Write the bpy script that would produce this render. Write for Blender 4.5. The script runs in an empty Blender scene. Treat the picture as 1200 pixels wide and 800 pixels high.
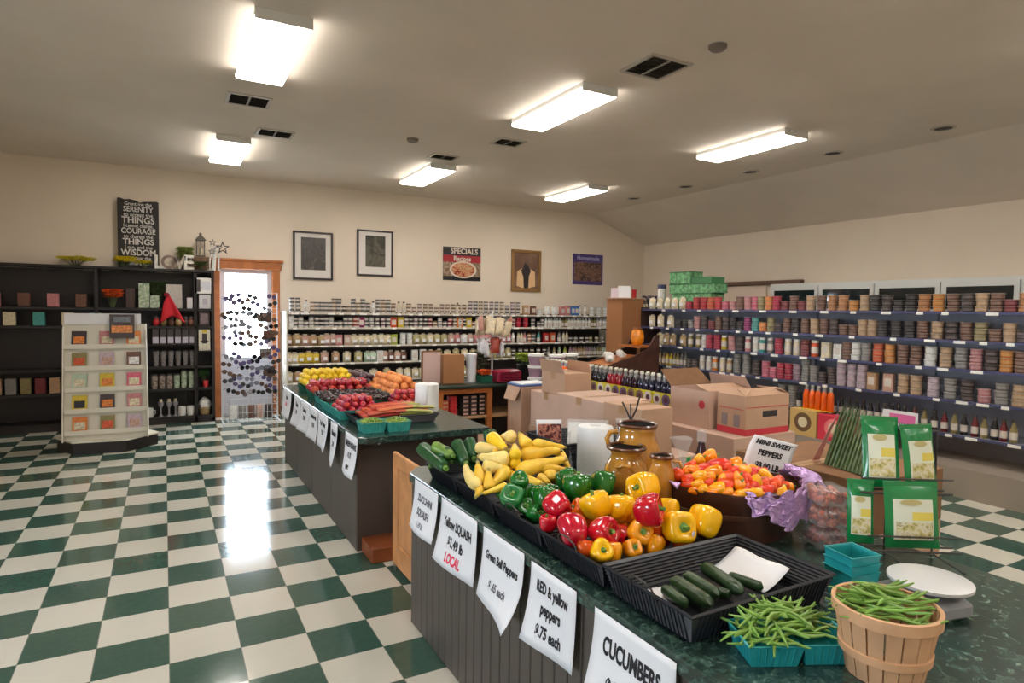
import bpy, math, random
from mathutils import Vector, Matrix, Euler
random.seed(7)
R = math.radians
scn = bpy.context.scene
COL = scn.collection
# ---------------------------------------------------------------- camera, sky, exposure
cam = bpy.data.cameras.new('camera'); cam_o = bpy.data.objects.new('camera', cam); COL.objects.link(cam_o)
cam.sensor_width = 36.0; cam.lens = 737.8 / 1200 * 36.0; cam.clip_start = 0.05
YAW, PITCH, ROLL = 0.50457, -0.05016, 0.01468
_f = Vector((math.sin(YAW)*math.cos(PITCH), math.cos(YAW)*math.cos(PITCH), math.sin(PITCH)))
_r = Vector((math.cos(YAW), -math.sin(YAW), 0)); _u = _r.cross(_f)
_r2 = _r*math.cos(ROLL)+_u*math.sin(ROLL); _u2 = -_r*math.sin(ROLL)+_u*math.cos(ROLL)
m = Matrix((_r2, _u2, -_f)).transposed().to_4x4(); m.translation = Vector((0, 0, 1.6485))
cam_o.matrix_world = m
scn.camera = cam_o
scn.view_settings.view_transform = 'Standard'; scn.view_settings.look = 'None'
scn.view_settings.gamma = 1.0; scn.view_settings.use_curve_mapping = False
scn.view_settings.exposure = 0.0
SKY = 36.0; LAMP = 23.0
w = bpy.data.worlds.new('sky'); scn.world = w; w.use_nodes = True
bg = w.node_tree.nodes['Background']; bg.inputs[0].default_value = (0.72, 0.86, 1.0, 1); bg.inputs[1].default_value = SKY
scn.cycles.max_bounces = 8; scn.cycles.diffuse_bounces = 4; scn.cycles.glossy_bounces = 4
scn.cycles.sample_clamp_indirect = 6.0
scn.cycles.caustics_reflective = False; scn.cycles.caustics_refractive = False

def portal(name, loc, size, size_y, rot):
    l = bpy.data.lights.new(name, 'AREA'); l.shape = 'RECTANGLE'; l.size = size; l.size_y = size_y
    l.cycles.is_portal = True
    o = bpy.data.objects.new(name, l); o.location = loc; o.rotation_euler = rot; COL.objects.link(o)
# ---------------------------------------------------------------- colours and materials
def srgb(r, g, b):
    f = lambda c: (c/255/12.92) if c/255 <= 0.04045 else ((c/255+0.055)/1.055)**2.4
    return (f(r), f(g), f(b))
MATS = {}
def mat(name, rgb, rough=0.5, metal=0.0, noise=0.0, nscale=20.0, bump=0.0, bscale=60.0, trans=0.0, alpha=1.0, coat=0.0, vary=0.0, rgb2=None, spec=0.5, sss=0.0):
    if name in MATS: return MATS[name]
    mt = bpy.data.materials.new(name); mt.use_nodes = True; nt = mt.node_tree; N = nt.nodes; L = nt.links
    b = N['Principled BSDF']; c = srgb(*rgb)
    b.inputs['Base Color'].default_value = (*c, 1); b.inputs['Roughness'].default_value = rough; b.inputs['Metallic'].default_value = metal
    b.inputs['Specular IOR Level'].default_value = spec
    if trans: b.inputs['Transmission Weight'].default_value = trans
    if alpha < 1: b.inputs['Alpha'].default_value = alpha
    if coat: b.inputs['Coat Weight'].default_value = coat; b.inputs['Coat Roughness'].default_value = 0.08
    tc = N.new('ShaderNodeTexCoord')
    if noise or rgb2:
        n = N.new('ShaderNodeTexNoise'); n.inputs['Scale'].default_value = nscale; n.inputs['Detail'].default_value = 5
        L.new(tc.outputs['Object'], n.inputs['Vector'])
        mx = N.new('ShaderNodeMix'); mx.data_type = 'RGBA'
        k = noise
        c2 = srgb(*rgb2) if rgb2 else tuple(max(0, x*(1-k)) for x in c)
        c1 = c if rgb2 else tuple(min(1, x*(1+k)) for x in c)
        mx.inputs[6].default_value = (*c1, 1); mx.inputs[7].default_value = (*c2, 1)
        rr = N.new('ShaderNodeMapRange'); rr.inputs[1].default_value = 0.35; rr.inputs[2].default_value = 0.65
        L.new(n.outputs['Fac'], rr.inputs[0]); L.new(rr.outputs[0], mx.inputs[0])
        last = mx.outputs[2]
    else: last = None
    if vary:
        oi = N.new('ShaderNodeObjectInfo'); hs = N.new('ShaderNodeHueSaturation')
        mr = N.new('ShaderNodeMapRange'); mr.inputs[3].default_value = 1-vary; mr.inputs[4].default_value = 1+vary
        mh = N.new('ShaderNodeMapRange'); mh.inputs[3].default_value = 0.5-vary*0.06; mh.inputs[4].default_value = 0.5+vary*0.06
        L.new(oi.outputs['Random'], mr.inputs[0]); L.new(oi.outputs['Random'], mh.inputs[0])
        L.new(mr.outputs[0], hs.inputs['Value']); L.new(mh.outputs[0], hs.inputs['Hue'])
        if last: L.new(last, hs.inputs['Color'])
        else: hs.inputs['Color'].default_value = (*c, 1)
        last = hs.outputs[0]
    if last: L.new(last, b.inputs['Base Color'])
    if bump:
        n2 = N.new('ShaderNodeTexNoise'); n2.inputs['Scale'].default_value = bscale; n2.inputs['Detail'].default_value = 4
        L.new(tc.outputs['Object'], n2.inputs['Vector'])
        bp = N.new('ShaderNodeBump'); bp.inputs['Strength'].default_value = bump; bp.inputs['Distance'].default_value = 0.01
        L.new(n2.outputs['Fac'], bp.inputs['Height']); L.new(bp.outputs[0], b.inputs['Normal'])
    MATS[name] = mt
    return mt
def emis(name, rgb, s):
    if name in MATS: return MATS[name]
    mt = bpy.data.materials.new(name); mt.use_nodes = True
    b = mt.node_tree.nodes['Principled BSDF']; b.inputs['Base Color'].default_value = (0.8, 0.8, 0.8, 1)
    b.inputs['Emission Color'].default_value = (*rgb, 1); b.inputs['Emission Strength'].default_value = s
    MATS[name] = mt; return mt
def marble():
    mt = bpy.data.materials.new('green_laminate'); mt.use_nodes = True; nt = mt.node_tree; N = nt.nodes; L = nt.links
    b = N['Principled BSDF']; tc = N.new('ShaderNodeTexCoord')
    n = N.new('ShaderNodeTexNoise'); n.inputs['Scale'].default_value = 26; n.inputs['Detail'].default_value = 10; n.inputs['Roughness'].default_value = 0.7; n.inputs['Distortion'].default_value = 1.2
    cr = N.new('ShaderNodeValToRGB'); e = cr.color_ramp.elements
    e[0].position = 0.36; e[0].color = (*srgb(24, 40, 37), 1); e[1].position = 0.60; e[1].color = (*srgb(62, 88, 80), 1)
    x = e.new(0.48); x.color = (*srgb(38, 60, 55), 1); x = e.new(0.68); x.color = (*srgb(126, 144, 132), 1)
    L.new(tc.outputs['Object'], n.inputs['Vector']); L.new(n.outputs['Fac'], cr.inputs[0]); L.new(cr.outputs[0], b.inputs['Base Color'])
    b.inputs['Roughness'].default_value = 0.22; b.inputs['Specular IOR Level'].default_value = 0.8
    return mt
def checker():
    mt = bpy.data.materials.new('checker_floor_tile'); mt.use_nodes = True; nt = mt.node_tree; N = nt.nodes; L = nt.links
    b = N['Principled BSDF']; tc = N.new('ShaderNodeTexCoord'); mp = N.new('ShaderNodeMapping'); mp.vector_type = 'POINT'
    T = 0.3048
    mp.inputs['Location'].default_value = (-0.0019/T, -3.5215/T, 0.5); mp.inputs['Scale'].default_value = (1/T, 1/T, 1)
    ch = N.new('ShaderNodeTexChecker'); ch.inputs['Scale'].default_value = 1.0
    L.new(tc.outputs['Object'], mp.inputs[0]); L.new(mp.outputs[0], ch.inputs['Vector'])
    n = N.new('ShaderNodeTexNoise'); n.inputs['Scale'].default_value = 30; n.inputs['Detail'].default_value = 8; L.new(tc.outputs['Object'], n.inputs['Vector'])
    n3 = N.new('ShaderNodeTexNoise'); n3.inputs['Scale'].default_value = 1.7; n3.inputs['Detail'].default_value = 3; L.new(tc.outputs['Object'], n3.inputs['Vector'])
    def mixc(a, c, scl):
        mx = N.new('ShaderNodeMix'); mx.data_type = 'RGBA'; mx.inputs[6].default_value = (*srgb(*a), 1); mx.inputs[7].default_value = (*srgb(*c), 1)
        L.new(scl, mx.inputs[0]); return mx.outputs[2]
    g = mixc((50, 78, 68), (66, 96, 84), n.outputs['Fac']); wh = mixc((196, 192, 178), (214, 210, 198), n3.outputs['Fac'])
    L.new(wh, ch.inputs['Color1']); L.new(g, ch.inputs['Color2'])
    # joints between tiles
    sp = N.new('ShaderNodeSeparateXYZ'); L.new(mp.outputs[0], sp.inputs[0]); outs = []
    for i in (0, 1):
        fr = N.new('ShaderNodeMath'); fr.operation = 'PINGPONG'; fr.inputs[1].default_value = 0.5; L.new(sp.outputs[i], fr.inputs[0])
        lt = N.new('ShaderNodeMath'); lt.operation = 'LESS_THAN'; lt.inputs[1].default_value = 0.006; L.new(fr.outputs[0], lt.inputs[0]); outs.append(lt)
    mxm = N.new('ShaderNodeMath'); mxm.operation = 'MAXIMUM'; L.new(outs[0].outputs[0], mxm.inputs[0]); L.new(outs[1].outputs[0], mxm.inputs[1])
    jm = N.new('ShaderNodeMix'); jm.data_type = 'RGBA'; L.new(mxm.outputs[0], jm.inputs[0]); L.new(ch.outputs[0], jm.inputs[6]); jm.inputs[7].default_value = (*srgb(110, 118, 108), 1)
    L.new(jm.outputs[2], b.inputs['Base Color'])
    mr = N.new('ShaderNodeMapRange'); mr.inputs[3].default_value = 0.08; mr.inputs[4].default_value = 0.15; L.new(n3.outputs['Fac'], mr.inputs[0]); L.new(mr.outputs[0], b.inputs['Roughness'])
    bp = N.new('ShaderNodeBump'); bp.inputs['Strength'].default_value = 0.12; bp.inputs['Distance'].default_value = 0.004
    n4 = N.new('ShaderNodeTexNoise'); n4.inputs['Scale'].default_value = 9; L.new(tc.outputs['Object'], n4.inputs['Vector']); L.new(n4.outputs['Fac'], bp.inputs['Height']); L.new(bp.outputs[0], b.inputs['Normal'])
    return mt
C = dict(cream=(214, 200, 168), crimson=(168, 24, 48), red=(190, 38, 44), orangered=(206, 84, 44), pink=(206, 92, 118), rose=(188, 120, 122), brown=(104, 66, 50), olive=(138, 124, 78), orange=(214, 124, 52),
 maroon=(110, 30, 34), tan=(176, 140, 104), caramel=(170, 108, 58), amber=(196, 120, 44), black=(30, 26, 28), dark=(62, 48, 48), grey=(128, 124, 120), magenta=(140, 30, 90), teal=(66, 150, 144), nut=(170, 142, 100),
 white=(224, 222, 218), yellow=(208, 180, 50), rosetan=(190, 152, 136), mauve=(150, 120, 136), lilac=(186, 164, 176), lime=(160, 176, 60), khaki=(178, 166, 118), mint=(176, 196, 170), blue=(54, 104, 168))
def cm(c, rough=0.45): return mat('pack_'+c, C[c], rough, noise=0.18, nscale=45)
WALL = mat('cream_wall_paint', (230, 216, 198), 0.85, noise=0.02, nscale=2.0)
CEIL = mat('ceiling_paint', (226, 214, 200), 0.9, noise=0.03, nscale=1.5, bump=0.1, bscale=90)
FLOOR = checker(); GREEN = marble()
TAUPE = mat('taupe_painted_board', (88, 80, 74), 0.5, noise=0.05, nscale=8)
OAK = mat('orange_oak', (176, 104, 52), 0.4, noise=0.16, nscale=9, coat=0.2)
DOAK = mat('dark_orange_wood', (140, 72, 36), 0.4, noise=0.2, nscale=9)
BLACKP = mat('black_painted_wood', (30, 24, 24), 0.45, noise=0.1)
WHITEP = mat('white_paint', (226, 224, 220), 0.5)
PAPER = mat('white_paper', (232, 232, 236), 0.7, noise=0.01)
INK = mat('black_ink', (28, 26, 32), 0.7); REDINK = mat('red_ink', (226, 56, 84), 0.7)
KRAFT = mat('kraft_cardboard', (186, 150, 124), 0.8, noise=0.05, nscale=6)
KRAFT2 = mat('pinkish_cardboard', (194, 162, 144), 0.8, noise=0.05, nscale=6)
KRAFTD = mat('brown_cardboard', (130, 92, 62), 0.85, noise=0.06)  # box-inside shade put into the colour; plain brown cartons use it too
BLUESH = mat('grey_blue_steel_shelf', (164, 166, 178), 0.45); BLUELIP = mat('navy_shelf_lip', (74, 76, 112), 0.4)
DARKMET = mat('dark_shelf_metal', (52, 46, 44), 0.5); LIP = mat('cream_shelf_lip', (206, 198, 184), 0.5)
WICKER = mat('black_wicker', (22, 24, 32), 0.42, noise=0.3, nscale=120)
TEALP = mat('teal_moulded_punnet', (58, 158, 148), 0.55, noise=0.1, nscale=50)
GREENP = mat('green_pulp_punnet', (30, 104, 80), 0.8, noise=0.12, nscale=60, bump=0.3, bscale=200)
METAL = mat('brushed_metal', (190, 190, 192), 0.3, metal=1.0); WIRE = mat('white_wire', (222, 222, 224), 0.4)
TAG = mat('price_tag_card', (240, 238, 232), 0.6)
STEM = mat('green_pepper_stem', (104, 142, 60), 0.6, noise=0.2)
CLEAR = mat('clear_plastic', (240, 242, 244), 0.12, alpha=0.2, spec=0.6)
# ---------------------------------------------------------------- mesh builder
class MB:
    def __init__(s): s.v = []; s.f = []; s.m = []
    def add(s, vs, fs, mi=0, M=None):
        b = len(s.v)
        s.v += [tuple(M @ Vector(p)) if M else tuple(p) for p in vs]
        s.f += [tuple(i+b for i in f) for f in fs]
        s.m += (mi if isinstance(mi, list) else [mi]*len(fs))
        return s
    def box(s, x0, x1, y0, y1, z0, z1, mi=0, M=None):
        v = [(x0,y0,z0),(x1,y0,z0),(x1,y1,z0),(x0,y1,z0),(x0,y0,z1),(x1,y0,z1),(x1,y1,z1),(x0,y1,z1)]
        return s.add(v, [(3,2,1,0),(4,5,6,7),(0,1,5,4),(1,2,6,5),(2,3,7,6),(3,0,4,7)], mi, M)
    def bbox(s, x0, x1, y0, y1, z0, z1, b=0.005, mi=0, M=None):
        # box with chamfered vertical and horizontal edges
        zs = [(z0, b), (z0+b, 0), (z1-b, 0), (z1, b)]; vs = []; fs = []
        for z, i in zs:
            c = b
            vs += [(x0+i+c,y0+i,z),(x1-i-c,y0+i,z),(x1-i,y0+i+c,z),(x1-i,y1-i-c,z),(x1-i-c,y1-i,z),(x0+i+c,y1-i,z),(x0+i,y1-i-c,z),(x0+i,y0+i+c,z)]
        for k in range(3):
            for i in range(8):
                j = (i+1) % 8; fs.append((k*8+i, k*8+j, k*8+8+j, k*8+8+i))
        fs.append(tuple(range(7, -1, -1))); fs.append(tuple(range(24, 32)))
        return s.add(vs, fs, mi, M)
    def prism(s, poly, z0, z1, mi=0, M=None, top=None):
        n = len(poly); t = top or poly
        vs = [(x, y, z0) for x, y in poly]+[(x, y, z1) for x, y in t]
        fs = [(i, (i+1) % n, n+(i+1) % n, n+i) for i in range(n)]+[tuple(range(n-1, -1, -1)), tuple(range(n, 2*n))]
        return s.add(vs, fs, mi, M)
    def lathe(s, prof, n=16, mi=0, M=None, cap=True, mod=None):
        vs = []; fs = []; ms = []
        for k, (r, z) in enumerate(prof):
            for i in range(n):
                a = 2*math.pi*i/n; q = r*(mod(a, k) if mod else 1); vs.append((q*math.cos(a), q*math.sin(a), z))
        for k in range(len(prof)-1):
            for i in range(n):
                j = (i+1) % n; fs.append((k*n+i, k*n+j, (k+1)*n+j, (k+1)*n+i)); ms.append(mi[k] if isinstance(mi, list) else mi)
        if cap:
            fs.append(tuple(range(n-1, -1, -1))); ms.append(mi[0] if isinstance(mi, list) else mi)
            b = (len(prof)-1)*n; fs.append(tuple(range(b, b+n))); ms.append(mi[-1] if isinstance(mi, list) else mi)
        return s.add(vs, fs, ms, M)
    def tube(s, path, rad, n=10, mi=0, M=None, mod=None, flat=1.0):
        P = [Vector(p) for p in path]; k = len(P); rs = rad if isinstance(rad, (list, tuple)) else [rad]*k
        vs = []; fs = []; up = Vector((0, 0, 1)); t0 = (P[1]-P[0]).normalized()
        if abs(t0.dot(up)) > 0.95: up = Vector((1, 0, 0))
        nrm = t0.cross(up).normalized()
        for i in range(k):
            t = (P[min(i+1, k-1)]-P[max(i-1, 0)]).normalized()
            nrm = (nrm-t*nrm.dot(t)).normalized(); bn = t.cross(nrm)
            for j in range(n):
                a = 2*math.pi*j/n; q = rs[i]*(mod(a, i) if mod else 1)
                vs.append(P[i]+nrm*math.cos(a)*q+bn*math.sin(a)*q*flat)
        for i in range(k-1):
            for j in range(n):
                jj = (j+1) % n; fs.append((i*n+j, (i+1)*n+j, (i+1)*n+jj, i*n+jj))
        fs.append(tuple(range(n))); fs.append(tuple(range(k*n-1, (k-1)*n-1, -1)))
        return s.add(vs, fs, mi, M)
    def grid(s, fn, nu, nv, mi=0, M=None, closed=False):
        vs = [fn(i/nu, j/nv) for j in range(nv+1) for i in range(nu+1)]
        fs = [(j*(nu+1)+i, j*(nu+1)+i+1, (j+1)*(nu+1)+i+1, (j+1)*(nu+1)+i) for j in range(nv) for i in range(nu)]
        return s.add(vs, fs, mi, M)
    def mesh(s, name, mats, smooth=True, ang=0.7):
        me = bpy.data.meshes.new(name); me.from_pydata(s.v, [], s.f)
        for x in (mats if isinstance(mats, (list, tuple)) else [mats]): me.materials.append(x)
        me.polygons.foreach_set('material_index', s.m)
        if smooth:
            me.polygons.foreach_set('use_smooth', [True]*len(s.f)); me.update()
            me.set_sharp_from_angle(angle=ang)
        me.update(); return me
    def build(s, name, mats, parent=None, smooth=True, ang=0.7, thick=0):
        o = bpy.data.objects.new(name, s.mesh(name, mats, smooth, ang)); COL.objects.link(o)
        if parent: o.parent = parent
        if thick:
            md = o.modifiers.new('solid', 'SOLIDIFY'); md.thickness = thick; md.offset = 0
        return o
def obj(name, me, parent=None, M=None):
    o = bpy.data.objects.new(name, me); COL.objects.link(o)
    if parent: o.parent = parent
    if M is not None: o.matrix_world = M
    return o
def tag(o, label, cat, group=None, kind=None):
    o['label'] = label; o['category'] = cat
    if group: o['group'] = group
    if kind: o['kind'] = kind
    return o
def thing(name, label, cat, loc=(0, 0, 0), rz=0, group=None):
    o = bpy.data.objects.new(name, None); COL.objects.link(o); o.location = loc; o.rotation_euler = (0, 0, rz)
    o.empty_display_size = 0.05
    return tag(o, label, cat, group)
def struct(o): o['kind'] = 'structure'; return o
def M3(loc, rot=(0, 0, 0), sc=1.0):
    s = sc if isinstance(sc, (tuple, list)) else (sc, sc, sc)
    return Matrix.LocRotScale(Vector(loc), Euler(rot), Vector(s))
def frame_M(loc, zdir, spin=0, sc=1.0):
    q = Vector(zdir).normalized().to_track_quat('Z', 'Y')
    return Matrix.Translation(Vector(loc)) @ q.to_matrix().to_4x4() @ Matrix.Rotation(spin, 4, 'Z') @ Matrix.Scale(sc, 4)
def inst(parts, loc_M, label, cat, group=None):
    # parts: [(name, mesh, [subparts])], the first is the thing itself
    root = obj(parts[0][0], parts[0][1]); root.matrix_world = loc_M
    tag(root, label, cat, group)
    for nm, me in parts[1:]:
        c = obj(nm, me); c.parent = root
    return root
def lettering(txt, size, M, material, parent=None, sx=1.0, name='lettering', align='CENTER', bold=0.0, shear=0.0, lh=1.0):
    cu = bpy.data.curves.new(name, 'FONT'); cu.body = txt; cu.size = size; cu.align_x = align; cu.align_y = 'CENTER'; cu.offset = bold; cu.shear = shear
    cu.extrude = 0.0006; cu.resolution_u = 3; cu.space_line = lh
    t = bpy.data.objects.new(name, cu); COL.objects.link(t)
    bpy.context.view_layer.update()
    me = bpy.data.meshes.new_from_object(t.evaluated_get(bpy.context.evaluated_depsgraph_get()))
    bpy.data.objects.remove(t); bpy.data.curves.remove(cu)
    me.transform(Matrix.Diagonal((sx, 1, 1, 1))); me.materials.clear(); me.materials.append(material)
    o = obj(name, me, parent)
    o.matrix_local = M
    return o
# text planes: facing -Y (towards camera from the back wall) / facing -X
FY = Matrix.Rotation(R(90), 4, 'X')
FX = Matrix.Rotation(R(-90), 4, 'Z') @ Matrix.Rotation(R(90), 4, 'X')
ORD = ['first','second','third','fourth','fifth','sixth','seventh','eighth','ninth','tenth','eleventh','twelfth','thirteenth','fourteenth','fifteenth','sixteenth','seventeenth','eighteenth','nineteenth']
def nth(i):
    if i < 19: return ORD[i]
    t = ['twent','thirt','fort','fift','sixt','sevent','eight'][(i+1)//10-2]
    return t+'ieth' if (i+1) % 10 == 0 else t+'y-'+ORD[(i+1) % 10-1]
# ---- measured placements
D_SQUASH = [[[1.13,2.335,0.92],[1.119,2.526,0.95],0.0264,0.2,"pale"],
[[1.158,2.357,0.93],[1.147,2.379,0.99],0.0252,0.15,"y"],
[[1.287,2.385,1.0],[1.193,2.46,0.99],0.0325,0.35,"pale"],
[[1.203,2.398,0.97],[1.246,2.377,0.97],0.0289,0,"pale"],
[[1.179,2.313,0.91],[1.18,2.33,0.95],0.0234,0,"y"],
[[1.277,2.365,0.95],[1.226,2.315,0.91],0.0306,0.25,"y"],
[[1.264,2.591,1.01],[1.347,2.484,1.01],0.0259,-0.1,"pale"],
[[1.331,2.588,1.05],[1.362,2.463,1.03],0.0296,0.2,"b"],
[[1.386,2.493,1.07],[1.375,2.552,1.06],0.0273,0,"pale"],
[[1.427,2.433,1.04],[1.425,2.473,1.06],0.0287,0,"y"],
[[1.33,2.363,1.02],[1.37,2.443,1.04],0.0244,0,"b"],
[[1.337,2.362,0.98],[1.324,2.413,0.99],0.0244,0,"b"],
[[1.319,2.431,0.97],[1.324,2.371,0.94],0.0216,0.1,"b"],
[[1.472,2.43,1.04],[1.647,2.498,1.0],0.0238,0.1,"y"],
[[1.412,2.42,1.0],[1.595,2.451,1.0],0.0319,0.1,"y"],
[[1.347,2.345,0.95],[1.578,2.418,0.97],0.0341,0.15,"y"],
[[1.617,2.452,0.98],[1.637,2.379,0.92],0.021,0.1,"y"],
[[1.463,2.361,0.95],[1.609,2.363,0.92],0.0249,0.05,"y"],
[[1.342,2.283,0.92],[1.375,2.241,0.92],0.0254,0,"y"],
[[1.465,2.289,0.93],[1.473,2.3,0.9],0.0277,0,"y"],
[[1.405,2.278,0.93],[1.419,2.246,0.92],0.0209,0,"y"],
[[1.229,2.262,0.92],[1.13,2.256,0.9],0.0155,0.1,"y"],
[[1.146,2.331,0.9],[1.127,2.307,0.89],0.0187,0,"y"],
[[1.354,2.616,1.0],[1.296,2.474,1.0],0.0282,0,"y"],
[[1.449,2.415,0.97],[1.492,2.517,1.0],0.027,0,"y"],
[[1.319,2.347,0.92],[1.307,2.407,0.92],0.0259,0,"y"]]
D_ZUCCHINI = [[[1.092,2.889,0.97],[1.118,2.614,0.93],0.0275],
[[1.109,2.767,1.0],[1.149,2.672,0.98],0.0213],
[[1.201,2.713,1.02],[1.204,2.591,0.95],0.0248],
[[1.163,2.671,1.0],[1.136,2.693,0.97],0.0208],
[[1.273,2.717,1.02],[1.261,2.657,0.99],0.0251],
[[1.3,2.634,1.03],[1.316,2.634,1.0],0.0176],
[[1.394,2.744,1.06],[1.391,2.721,1.02],0.0276],
[[1.286,2.717,0.95],[1.276,2.648,0.93],0.0198],
[[1.192,2.727,0.95],[1.219,2.691,0.93],0.0213],
[[1.19,2.9,0.955],[1.184,2.708,0.93],0.0216],
[[1.155,2.909,0.9],[1.162,2.737,0.89],0.0205],
[[1.265,2.795,0.98],[1.228,2.644,0.95],0.0201]]
D_BELL = [[[1.235,1.877,0.945],0.0485,"red",[-0.2,0.9,0.3]],
[[1.181,1.705,0.92],0.0499,"red",[0.2,0.7,0.5]],
[[1.265,1.643,0.92],0.0457,"red",[0.25,-0.9,0.25]],
[[1.418,1.599,0.985],0.0529,"red",[0.6,-0.75,0.3]],
[[1.173,1.848,0.9],0.0304,"red",[0,0,1]],
[[1.356,1.66,0.89],0.0327,"red",[0.1,-0.9,-0.3]],
[[1.328,1.772,0.965],0.0515,"yellow",[-0.3,0.3,0.9]],
[[1.418,1.745,0.95],0.0493,"yellow",[0.1,0.2,1]],
[[1.554,1.781,1.0],0.0535,"yellow",[-1,-0.1,0.1]],
[[1.519,1.564,0.92],0.056,"yellow",[-0.2,-0.9,0.3]],
[[1.627,1.551,0.93],0.0531,"yellow",[0.5,0.2,0.9]],
[[1.602,1.699,0.93],0.0385,"yellow",[0.3,0.3,0.8]],
[[1.39,1.612,0.91],0.04,"gold",[-0.1,-0.9,0.3]],
[[1.223,1.602,0.875],0.0371,"yellow",[-0.2,-0.8,0.5]],
[[1.268,1.594,0.87],0.0299,"gold",[0.2,0.3,0.8]],
[[1.342,1.592,0.868],0.0317,"gold",[0,-0.8,0.5]],
[[1.43,1.58,0.868],0.0354,"gold",[0.4,0.2,0.8]],
[[1.312,1.842,0.93],0.0348,"orange",[-0.8,0.3,0.4]],
[[1.506,1.636,0.87],0.0402,"orange",[0.3,0.3,0.8]],
[[1.201,1.66,0.87],0.0284,"orange",[0.3,0.3,0.8]],
[[1.552,1.572,0.86],0.0363,"orange",[0,0,1]],
[[1.436,1.782,0.88],0.0419,"gold",[0,0,1]],
[[1.354,1.87,0.88],0.0426,"orange",[0,0,1]],
[[1.618,1.904,0.93],0.0378,"gold",[0,0.4,0.8]],
[[1.476,1.766,0.9],0.042,"gold",[0,0.4,0.8]],
[[1.388,1.964,0.97],0.0576,"green",[0.1,0.2,1]],
[[1.505,1.967,0.97],0.0469,"green",[0.3,0.3,0.8]],
[[1.425,2.092,0.98],0.035,"green",[0,0.5,0.8]],
[[1.225,2.138,0.97],0.0367,"green",[-0.3,-0.4,0.8]],
[[1.179,2.113,0.92],0.0465,"green",[-0.4,-0.6,0.6]],
[[1.246,2.132,0.93],0.0415,"green",[0.3,0.2,0.8]],
[[1.224,2.069,0.885],0.0347,"green",[-0.5,-0.5,0.5]],
[[1.219,1.999,0.88],0.0338,"green",[0.3,-0.7,0.5]],
[[1.258,2.0,0.94],0.0425,"green",[0.3,0.3,0.8]],
[[1.28,2.108,0.92],0.0385,"green",[0,0.3,0.8]],
[[1.478,2.203,0.93],0.0381,"green",[0,0.3,0.8]],
[[1.222,2.261,0.89],0.0309,"green",[-0.5,-0.5,0.5]],
[[1.376,2.148,0.9],0.0367,"green",[0,0,1]]]
D_MINI = [[[1.894,1.788,1.088],0.0286,"o",20],
[[1.841,1.792,1.076],0.0226,"y",60],
[[1.852,1.69,1.078],0.0274,"r",-20],
[[1.902,1.667,1.084],0.0275,"o",10],
[[1.801,1.79,1.058],0.0192,"r",0],
[[1.747,1.8,1.026],0.0254,"r",30],
[[1.737,1.742,1.022],0.0236,"r",-20],
[[1.77,1.712,1.038],0.026,"y",-10],
[[1.817,1.684,1.058],0.0247,"o",0],
[[1.831,1.641,1.048],0.0256,"r",-30],
[[1.852,1.613,1.046],0.0218,"o",70],
[[1.897,1.616,1.068],0.0233,"y",-40],
[[1.913,1.603,1.06],0.0245,"r",-30],
[[1.9,1.572,1.038],0.0265,"y",35],
[[1.745,1.695,1.014],0.0184,"y",0],
[[1.768,1.668,1.024],0.017,"r",0],
[[1.783,1.635,1.012],0.0265,"y",5],
[[1.814,1.621,1.024],0.0217,"r",-40],
[[1.844,1.594,1.024],0.0241,"o",80],
[[1.879,1.591,1.042],0.023,"r",60],
[[1.877,1.55,1.004],0.0262,"y",-35],
[[1.829,1.576,0.996],0.025,"y",-10],
[[1.797,1.601,1.002],0.0191,"o",0],
[[1.922,1.539,1.012],0.0263,"r",-40],
[[1.973,1.541,1.028],0.0266,"r",-10],
[[1.976,1.521,1.002],0.0265,"y",20],
[[2.026,1.525,1.01],0.0195,"o",20],
[[1.786,1.679,1.044],0.0184,"o",0],
[[1.765,1.842,1.024],0.0168,"r",20],
[[1.928,1.558,1.032],0.0241,"r",-20],
[[1.816,1.647,1.042],0.0183,"y",40],
[[1.86,1.574,1.018],0.0204,"r",50],
[[1.806,1.727,1.062],0.0213,"r",10],
[[1.86,1.637,1.064],0.0208,"r",-10],
[[1.949,1.539,1.016],0.0205,"r",10],
[[1.764,1.64,0.998],0.0181,"o",0],
[[1.895,1.537,0.99],0.0179,"o",20],
[[1.767,1.786,1.04],0.0191,"o",40],
[[1.779,1.747,1.054],0.0176,"o",-40],
[[1.871,1.604,1.052],0.0182,"r",0],
[[1.744,1.669,1.002],0.017,"y",30],
[[1.725,1.724,1.006],0.0173,"r",0],
[[2.013,1.532,1.016],0.0183,"r",10],
[[1.854,1.553,0.988],0.0166,"y",0],
[[1.859,1.667,1.076],0.0186,"r",20],
[[1.882,1.564,1.024],0.0216,"r",20],
[[1.727,1.7,0.99],0.0159,"o",0],
[[1.805,1.585,0.986],0.0167,"o",10]]
D_CUCUMBER = [[[1.33,1.38,0.842],[1.317,1.224,0.842],0.023],
[[1.395,1.394,0.84],[1.385,1.261,0.84],0.0203],
[[1.488,1.415,0.845],[1.456,1.235,0.845],0.021],
[[1.521,1.34,0.836],[1.547,1.243,0.836],0.0165],
[[1.278,1.364,0.836],[1.265,1.265,0.836],0.0172],
[[1.412,1.29,0.832],[1.429,1.258,0.832],0.0141]]
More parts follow.
